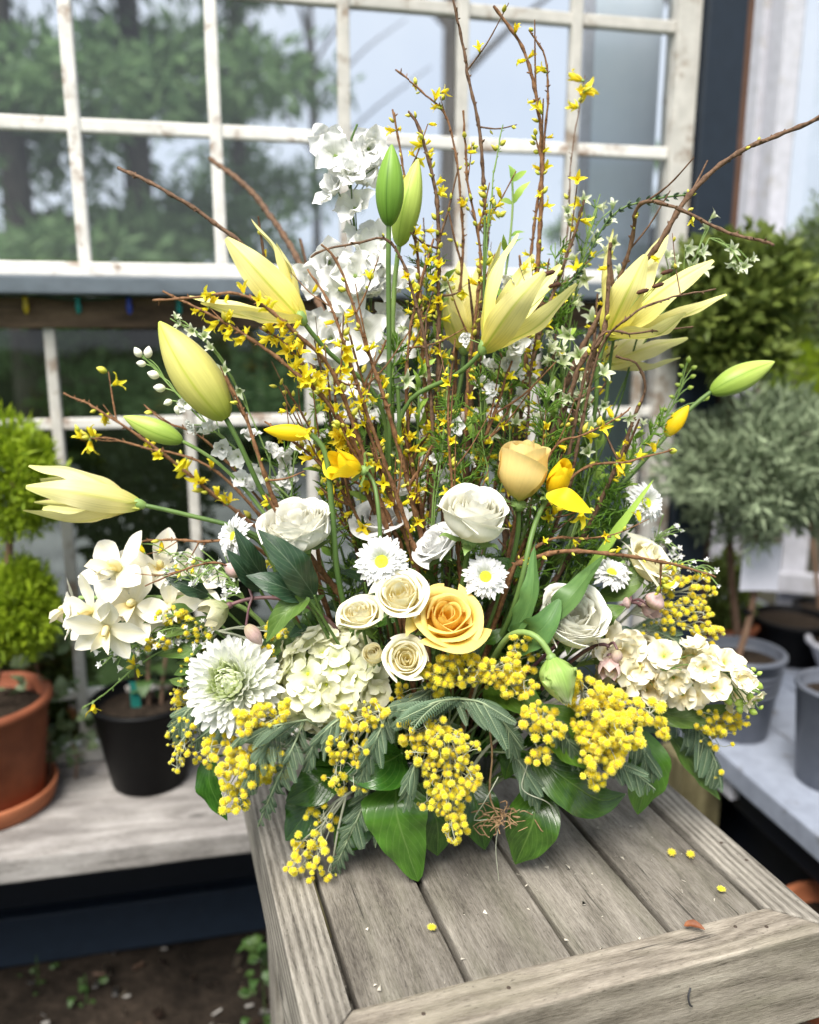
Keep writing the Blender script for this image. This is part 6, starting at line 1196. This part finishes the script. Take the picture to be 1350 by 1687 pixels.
def frond(label, pts, lpx, droop=(0, -.2, -1), n=13, both=True, spread=.9, seed=0):
    rs = np.random.default_rng(seed+len(label)); P = [A(*q) for q in pts]; o = flower('fern_frond', label, 'fern frond', P[0], 'feathery mimosa leaves'); b = np.array(o.location); Q = catmull([q-b for q in P], 24); g = Geo()
    tube_geo(g, np.vstack([catmull([np.zeros(3), Q[0]*.5+np.array([0, 0, .02]), Q[0]], 8)[:-1], Q]), np.linspace(.0011, .0006, 31), 6); link('rachis', g.mesh('rachis', M['fern_r']), o); L = m_px(lpx*1.22, pts[1][2])
    n = int(n*1.35)
    for k in range(n):
        s = (k+.5)/n; i = int(s*22)+1; t = unit(Q[i+1]-Q[i-1]); sd = unit(np.cross(t, np.array([0, -.9, .4])))
        for side in ((-1, 1) if both else (1,)):
            d = unit(t*(.62+.5*s)+sd*side*spread+np.array(droop)*(.45+.3*rs.random())+rs.normal(0, .08, 3)); nrm = np.array([0, -.8, .5])+rs.normal(0, .25, 3); x = unit(np.cross(d, nrm)); z = np.cross(x, d)
            l = L*(math.sin(PI*min(1, .25+.75*s))**.5 if s > .3 else .75+.25*s/.3)*rs.uniform(.85, 1.1); link('pinna', pin[rs.integers(4)], o, M=mat4(np.stack([x, d, z], 1), Q[i], l*20))
    return o
frond('feathery frond spreading left above the hanging mimosa', [(770, 1150, -.11), (715, 1158, -.135), (655, 1190, -.13)], 74, (-.1, -.1, -.9), 13, False, .3, 1)
frond('feathery frond draped right of the hanging mimosa', [(745, 1150, -.11), (800, 1160, -.13), (840, 1205, -.125), (850, 1250, -.115)], 62, (.1, -.1, -1), 12, True, .35, 2)
frond('feathery frond hanging straight down to the leaf tips at left', [(500, 1190, -.10), (480, 1235, -.125), (450, 1300, -.115), (424, 1362, -.10)], 40, (.2, -.1, -.8), 14, True, .5, 3)
frond('feathery frond lying across under the chrysanthemum', [(505, 1186, -.115), (455, 1195, -.135), (405, 1210, -.125), (380, 1232, -.12)], 52, (-.1, -.2, -.9), 13, False, .2, 4)
frond('feathery frond drooping under the hydrangea', [(580, 1172, -.105), (545, 1195, -.125), (515, 1230, -.12), (508, 1270, -.115)], 46, (.05, -.1, -1), 12, True, .4, 5)
frond('dark frond on the boards between mimosa tip and broad leaf', [(610, 1295, -.065), (590, 1345, -.09), (565, 1400, -.088), (545, 1440, -.08)], 42, (0, 0, -.6), 13, True, .6, 6)
frond('small frond left of the lowest heart-shaped leaf', [(690, 1250, -.11), (680, 1275, -.125), (668, 1330, -.12)], 44, (-.1, -.1, -1), 9, True, .3, 7)
frond('blue-green frond falling right of the dry root', [(845, 1240, -.085), (870, 1275, -.10), (890, 1320, -.09)], 56, (.05, -.1, -1), 11, True, .35, 8)
frond('feathery frond hanging beside the narrow leaf at far right', [(1100, 1165, -.03), (1150, 1200, -.04), (1178, 1250, -.04), (1190, 1295, -.035)], 58, (-.5, -.1, -.8), 14, True, .35, 9)
frond('dark feathery frond between mimosa plume and stock', [(1030, 1040, -.02), (1080, 1040, -.03), (1130, 1065, -.03)], 44, (.3, 0, -.4), 11, True, .6, 10)
frond('shaded frond at the left under the thin mimosa tassel', [(400, 1190, -.05), (360, 1195, -.06), (315, 1225, -.06)], 44, (0, 0, -1), 11, True, .4, 11)
frond('frond tucked under the big right-hand mimosa cluster', [(1040, 1190, -.05), (1062, 1235, -.065), (1085, 1280, -.06)], 50, (.1, 0, -1), 10, True, .4, 12)
frond('tiny frond hanging under the broad sideways leaf', [(622, 1330, -.075), (622, 1370, -.085), (618, 1396, -.083)], 18, (0, 0, -1), 8, True, .5, 13)

frond('broad frond spilling left in front of the fat mimosa cluster', [(470, 1200, -.10), (440, 1225, -.13), (405, 1290, -.125), (395, 1330, -.115)], 46, (.1, -.1, -.9), 13, True, .5, 14)
frond('broad frond hanging between hydrangea and hanging mimosa', [(640, 1170, -.10), (625, 1205, -.13), (600, 1260, -.125), (590, 1310, -.115)], 46, (0, -.1, -1), 13, True, .5, 15)
frond('frond behind the small mimosa tuft at right of centre', [(850, 1160, -.09), (900, 1180, -.115), (940, 1225, -.11), (955, 1270, -.10)], 46, (.1, -.1, -1), 12, True, .5, 16)
frond('frond sweeping right below the big mimosa cluster', [(980, 1240, -.07), (1030, 1262, -.09), (1080, 1300, -.08)], 44, (.1, 0, -.9), 12, True, .5, 17)
frond('frond showing under the mimosa mass below the yellow rose', [(720, 1130, -.09), (690, 1150, -.12), (640, 1165, -.12)], 44, (-.1, -.1, -.9), 11, True, .4, 18)
frond('frond fanning out behind the thin tassel at far left', [(350, 1150, -.05), (310, 1170, -.065), (282, 1215, -.06)], 44, (-.1, 0, -.9), 11, True, .5, 19)

# ---------------------------------------------------------------- heath sprigs, fine green, dark rope-like moss twig
hv_ = [floret_mesh('white_p', 5, 1.0, .5, .3, .7+.2*k, 80+k, prof='tepal', nu=4, nv=5) for k in range(2)]
def heath(label, path, n, spread, d, size=13):
    rs = np.random.default_rng(n+int(path[0][0])); fl_ = []
    for k in range(n):
        t = rs.random(); x = np.interp(t*(len(path)-1), range(len(path)), [p[0] for p in path]); y = np.interp(t*(len(path)-1), range(len(path)), [p[1] for p in path]); fl_.append((x+rs.normal(0, spread), y+rs.normal(0, spread), d+rs.normal(0, .01), size*rs.uniform(.7, 1.3)))
    return spike('heath_sprig', label, 'heath', [(*p, d) for p in path], fl_, hv_, 'white heath sprigs', 'stem_pale', .0007, .8, (0, -.5, .3))
heath('tiny white heath flowers hanging under the orchids', [(330, 1050), (250, 1060), (165, 1088)], 60, 14, -.06, 22)
heath('white heath sprig behind the orchids', [(380, 960), (330, 930), (250, 905)], 36, 14, -.03, 20)
heath('white heath sprig in front of the orchids', [(390, 970), (330, 960), (270, 948)], 30, 11, -.075, 18)
heath('white heath sprig at the right beside the upper daisy', [(1040, 940), (1085, 890), (1122, 875)], 34, 14, .02, 18)
heath('white heath tips behind the low horizontal twig at right', [(1080, 960), (1130, 935), (1176, 948)], 22, 10, -.03, 16)
def fine_green(label, path, L, n, name='fennel_sprig', mat='needle', w=.0012, seed=0, stemr=.0012):
    rs = np.random.default_rng(seed+len(label)); P = [A(*q) for q in path]; o = flower(name, label, 'greenery', P[0], 'fine greenery'); b = np.array(o.location); Q = catmull([np.zeros(3)]+[p-b for p in P], 40); g = Geo(); tube_geo(g, Q, np.linspace(stemr, stemr*.4, 40), 6); link('stem', g.mesh('stem', M['stem_pale']), o); g = Geo(); l0 = m_px(L, path[0][2])
    for k in range(n):
        i = rs.integers(12, 39); t = unit(Q[i+1 if i < 39 else i]-Q[i-1]); d = unit(np.cross(t, rs.normal(size=3))*.9+t*.75); l = l0*rs.uniform(.5, 1.1); e = Q[i]+d*l; m_ = Q[i]+d*l*.55+rs.normal(0, .0012, 3)
        tube_geo(g, [Q[i], m_, e], [w*.5, w*.5, w*.15], 3, cap=False)
        for q in range(3): d2 = unit(d+rs.normal(0, .5, 3)); s_ = Q[i]+d*l*rs.uniform(.3, .8); tube_geo(g, [s_, s_+d2*l*.3, s_+d2*l*.45], [w*.4, w*.4, w*.1], 3, cap=False)
    link('foliage', g.mesh('foliage', M[mat]), o); return o
fine_green('feathery lime sprig in the middle of the twigs', [(715, 900, -.03), (725, 780, -.035), (735, 690, -.035), (740, 600, -.03)], 34, 110)
fine_green('wispy green sprig right of the centre lily stem', [(800, 860, -.02), (795, 720, -.02), (790, 600, -.02)], 30, 90)
fine_green('fluffy green sprig below the peach rose bud', [(870, 930, -.03), (890, 850, -.03), (920, 760, -.02), (935, 690, -.02)], 40, 130)
fine_green('fine green fronds at the right under the lilies', [(960, 880, .0), (1010, 800, .0), (1060, 730, .0), (1100, 690, .0)], 36, 130)
fine_green('green tuft around the upper right daisy', [(960, 920, .02), (1000, 870, .02), (1040, 830, .03)], 44, 120, 'fennel_sprig', 'needle', .0012)
fine_green('wispy green sprig behind the left twigs', [(590, 920, .02), (560, 800, .02), (530, 660, .02)], 34, 90)
fine_green('wispy sprig rising above the pale larkspur', [(880, 760, .05), (920, 580, .05), (965, 400, .06), (990, 320, .06)], 26, 80)
fine_green('green sprig between the two central white roses', [(660, 960, .0), (680, 860, .0), (690, 760, .0)], 32, 90)
fine_green('low green fluff right of the left white rose', [(590, 990, -.03), (600, 930, -.03), (600, 850, -.03)], 32, 90)
for k, (x, y0, y1, dd, lb) in enumerate([(560, 960, 720, -.02, 'lime green wisps left of the stout stem'), (640, 900, 560, .0, 'lime green wisps behind the tulip stem'), (760, 900, 660, -.03, 'lime green wisps above the central white rose'), (840, 900, 560, .02, 'lime green wisps behind the peach rose'), (900, 880, 640, -.02, 'lime green wisps right of the peach rose'), (960, 900, 660, .01, 'lime green wisps under the right-hand lily'), (1010, 900, 760, .0, 'lime green wisps beside the right daisy'), (480, 960, 740, .0, 'lime green wisps above the left white rose'), (690, 760, 420, .04, 'lime green wisps high among the budded twigs'), (930, 640, 400, .05, 'lime green wisps around the pale larkspur')]):
    fine_green(lb, [(x, y0, dd), (x+random.uniform(-14, 14), (y0+y1)/2, dd), (x+random.uniform(-20, 20), y1, dd)], 42, 170, seed=k, w=.0014)
for k, (x, y, dd, n, lb) in enumerate([(600, 700, .0, 12, 'pale starry larkspur left of the stout green stem'), (830, 620, .0, 14, 'pale starry larkspur around the centre lily stem'), (960, 660, .0, 14, 'pale starry larkspur below the right-hand lily'), (740, 800, -.02, 9, 'pale starry larkspur just above the two white roses'), (1000, 480, .07, 10, 'pale starry larkspur behind the right-hand lily petals'), (480, 780, -.02, 10, 'pale starry larkspur above the left white rose')]):
    rs = np.random.default_rng(500+k); spike('pale_larkspur', lb, 'larkspur', [(x, y+170, dd), (x, y+40, dd), (x+10, y-90, dd)], [(x+rs.normal(0, 34), y+rs.normal(0, 52), dd+rs.normal(0, .015), rs.uniform(30, 50)) for q in range(n)], sv if k % 2 == 0 else dv, 'green-white larkspur', 'stem_pale', .0012, .55)
# dark braided-looking tip
P = [(880, 600, .05), (960, 440, .03), (1010, 355, .02), (1070, 330, .015), (1140, 320, .02)]; o = flower('conifer_twig', 'dark green scaly twig pointing right above the lily', 'twig', A(*P[0]), 'fine greenery'); b = np.array(o.location); Q = catmull([np.zeros(3)]+[A(*p)-b for p in P], 80); g = Geo(); tube_geo(g, Q, np.linspace(.0014, .0008, 80), 6); link('stem', g.mesh('stem', M['stem']), o); g = Geo()
for k in range(240):
    i = RNG.integers(48, 79); t = unit(Q[i]-Q[i-1]); d = unit(np.cross(t, RNG.normal(size=3))+t*1.3); blade_geo(g, [Q[i], Q[i]+d*.003, Q[i]+d*.0055+t*.001], .0022, np.cross(d, t), 'leaf', .2, nu=3, nv=4)
link('scale_foliage', g.mesh('scale_foliage', M['dark_leaf']), o)

# ---------------------------------------------------------------- leafy stems that fill the heart of the bouquet
glf = []
for k, mt in enumerate(('salal', 'dark_leaf', 'olive_leaf')):
    g = Geo(); blade_geo(g, [(0, 0, 0), (0, .45, .10), (0, 1, -.08)], .5, (0, 0, 1), 'leaf', .15, -.1, .08, 7, 10, seed=k); glf.append(g.mesh('leaf', M[mt]))
for k, (px, py, d, n, sz, lb) in enumerate([(500, 1010, -.05, 9, 60, 'leafy green stem behind the spray roses at left'), (600, 960, -.04, 10, 56, 'leafy stem between the left daisy and the twigs'), (720, 960, -.04, 10, 54, 'leafy stem behind the yellow rose'), (860, 950, -.04, 10, 56, 'leafy stem behind the right-hand daisy'),
        (800, 1060, -.07, 9, 60, 'leafy stem right of the yellow rose'), (960, 930, -.01, 10, 62, 'leafy stem above the garden rose'), (440, 1090, -.06, 9, 64, 'leafy stem between chrysanthemum and hydrangea'), (640, 1140, -.06, 9, 66, 'leafy stem in the gap beside the hydrangea'), (900, 1120, -.05, 9, 66, 'leafy stem behind the parrot tulip'), (1060, 1090, -.02, 9, 60, 'leafy stem behind the stock spike'),
        (420, 1200, -.05, 9, 70, 'leafy stem in the dark below the chrysanthemum'), (700, 1210, -.06, 9, 80, 'leafy stem in the dark behind hanging mimosa'), (860, 1230, -.04, 9, 80, 'leafy stem in the dark behind the dry root'), (540, 1240, -.05, 9, 76, 'leafy stem in the dark below the hydrangea'), (1020, 1200, -.02, 9, 70, 'leafy stem in the dark behind the right mimosa'), (1050, 860, .03, 10, 60, 'leafy stem behind the upper right daisy'), (360, 1110, -.02, 8, 60, 'leafy stem behind the big chrysanthemum'), (560, 900, .02, 10, 64, 'leafy stem behind the left white rose'), (660, 880, .03, 10, 60, 'leafy stem deep behind the two left daisies'), (760, 900, .03, 10, 60, 'leafy stem deep behind the central white rose'), (850, 880, .03, 10, 64, 'leafy stem deep under the peach rose'), (940, 850, .03, 10, 64, 'leafy stem deep below the right yellow tulip'), (460, 930, .02, 9, 60, 'leafy stem deep behind the edge-on daisy')]):
    h = A(px, py, d); o = flower('foliage_sprig', lb, 'foliage', h, 'leafy filler stems'); _, Q = stem_part(o, h, h-VC, .0016, 'stem', .03); Q = Q-np.array(o.location)
    for j in range(n):
        i = int(25*(.55+.45*j/(n-1))); a = j*2.4; out = unit(np.array([math.cos(a), math.sin(a)*.7-.25, .25+random.uniform(-.5, .3)])+unit(h-VC)*.4); nr = np.array([0, -.4, .9])+RNG.normal(0, .3, 3); x = unit(np.cross(out, nr)); z = np.cross(x, out)
        link('leaf', glf[(k+j) % 3 if py < 1150 else 0], o, M=mat4(np.stack([x, out, z], 1), Q[min(i, 25)], m_px(sz, d)*random.uniform(.7, 1.1)))

g = Geo(); blade_geo(g, [(0, 0, 0), (0, .5, .12), (0, 1, -.05)], .30, (0, 0, 1), 'leaf', .2, -.1, .1, 5, 8, seed=5); fresh = g.mesh('leaf', M['needle'])
for k, (px, py, d, lb) in enumerate([(690, 620, .0, 'fresh lime leafed shoot left of the centre lily stem'), (730, 470, .05, 'fresh lime leafed shoot high behind the yellow lilies'), (860, 560, .04, 'fresh lime leafed shoot right of the centre lily'), (930, 560, .03, 'fresh lime leafed shoot under the pale larkspur'), (600, 720, .0, 'fresh lime leafed shoot above the cool white bloom'), (520, 660, -.01, 'fresh lime leafed shoot behind the narcissus bud'), (980, 720, .02, 'fresh lime leafed shoot below the right-hand lilies'), (780, 700, .0, 'fresh lime leafed shoot left of the peach rose'), (845, 300, .06, 'fresh lime leafed shoot at the top of the twigs'), (1040, 700, .03, 'fresh lime leafed shoot beside the thin right larkspur')]):
    h = A(px, py, d); o = flower('leafy_shoot', lb, 'foliage', h, 'fresh lime shoots'); _, Q = stem_part(o, h, (0, 0, 1), .0013, 'stem_pale', .05); Q = Q-np.array(o.location); rs = np.random.default_rng(900+k)
    for j in range(16):
        i = 25-int(j*.62); t = unit(Q[i]-Q[i-1]); out = unit(np.cross(t, rs.normal(size=3))*.8+t*.8); x = unit(np.cross(out, np.array([0, -.5, .8])+rs.normal(0, .3, 3))); z = np.cross(x, out)
        link('leaf', fresh, o, M=mat4(np.stack([x, out, z], 1), Q[i], m_px(40, d)*rs.uniform(.6, 1.1)))

# ---------------------------------------------------------------- dry root, fallen bits on the boards
o = thing('dry_root', 'tangled dry brown root with a thin strand hanging to the boards', 'root', onz(832, 1355, TZ+.02)); b = A(825, 1350, -.095); o.location = tuple(b); g = Geo(); rs = np.random.default_rng(3)
for k in range(46): p = rs.normal(0, 1, 3)*np.array([.011, .006, .006]); q = p+rs.normal(0, 1, 3)*np.array([.010, .005, .006]); tube_geo(g, catmull([p, (p+q)/2+rs.normal(0, .003, 3), q], 7), rs.uniform(.0003, .0007), 4)
tube_geo(g, catmull([A(805, 1180, -.11)-b, A(812, 1240, -.11)-b, A(808, 1310, -.10)-b, np.zeros(3)], 24), .0009, 6, wob=.2); link('tangle', g.mesh('tangle', M['raffia']), o); g = Geo()
tube_geo(g, catmull([np.zeros(3), A(818, 1395, -.095)-b, A(823, 1450, -.09)-b], 14), .0004, 5); tube_geo(g, catmull([(-.012, 0, 0), A(782, 1350, -.10)-b, A(800, 1320, -.11)-b, A(822, 1280, -.11)-b], 12), .0005, 5); tube_geo(g, catmull([A(870, 1260, -.10)-b, A(862, 1300, -.105)-b, A(900, 1320, -.10)-b, A(912, 1330, -.095)-b], 16), .0005, 5); link('strand', g.mesh('strand', M['twig_pale']), o)
for (px, py, lb) in ((713, 1527, 'single yellow mimosa ball fallen on the left-hand slats'), (1108, 1404, 'left one of two yellow balls fallen on the right slat'), (1139, 1407, 'right one of two yellow balls fallen on the right slat'), (1190, 1464, 'yellow petal scrap fallen near the front right corner')):
    q = onz(px, py, TZ+.002); me = balls[0].copy(); fo = link('fallen_blossom', me, None, tuple(q)); fo.scale = (.0040, .0040, .0036 if py < 1450 else .0018); tag(fo, lb, 'blossom', 'fallen yellow blossoms')
q = onz(1152, 1529, TZ+.004); o = thing('dry_leaf', 'small curled brown leaf on the front rail', 'leaf', q); g = Geo(); blade_geo(g, [(-.011, .004, -.001), (-.004, .001, .002), (.005, -.002, .0)], .007, (0, -.3, 1), 'leaf', .5, .2, .1, 7, 10); link('blade', g.mesh('blade', plain_mat('dead_leaf', (.12, .035, .012), (.24, .085, .03), 90, .6)), o)
chips = Geo(); rs = np.random.default_rng(9)
for k in range(60):
    u_, v_ = rs.uniform(.01, IW-.01), rs.uniform(-.03, ID*.55); x = TO[0]+u_*math.cos(TA)-v_*math.sin(TA); y = TO[1]+u_*math.sin(TA)+v_*math.cos(TA); s = rs.uniform(.0006, .0018); V = rs.normal(0, s, (4, 3)); V[:, 2] = np.abs(V[:, 2])*.4+TZ-.0022; V[:, 0] += x; V[:, 1] += y; chips.add(V, [[0, 1, 2], [0, 2, 3], [0, 3, 1], [1, 2, 3]])
tag(link('table_crumbs', chips.mesh('table_crumbs', [plain_mat('pale_crumb', (.5, .46, .38), (.65, .6, .5), 90)], False)), 'tiny pale crumbs scattered over the grey slats', 'crumbs', kind='stuff')
print('mimosa balls', nball[0], 'objects', len(bpy.data.objects))
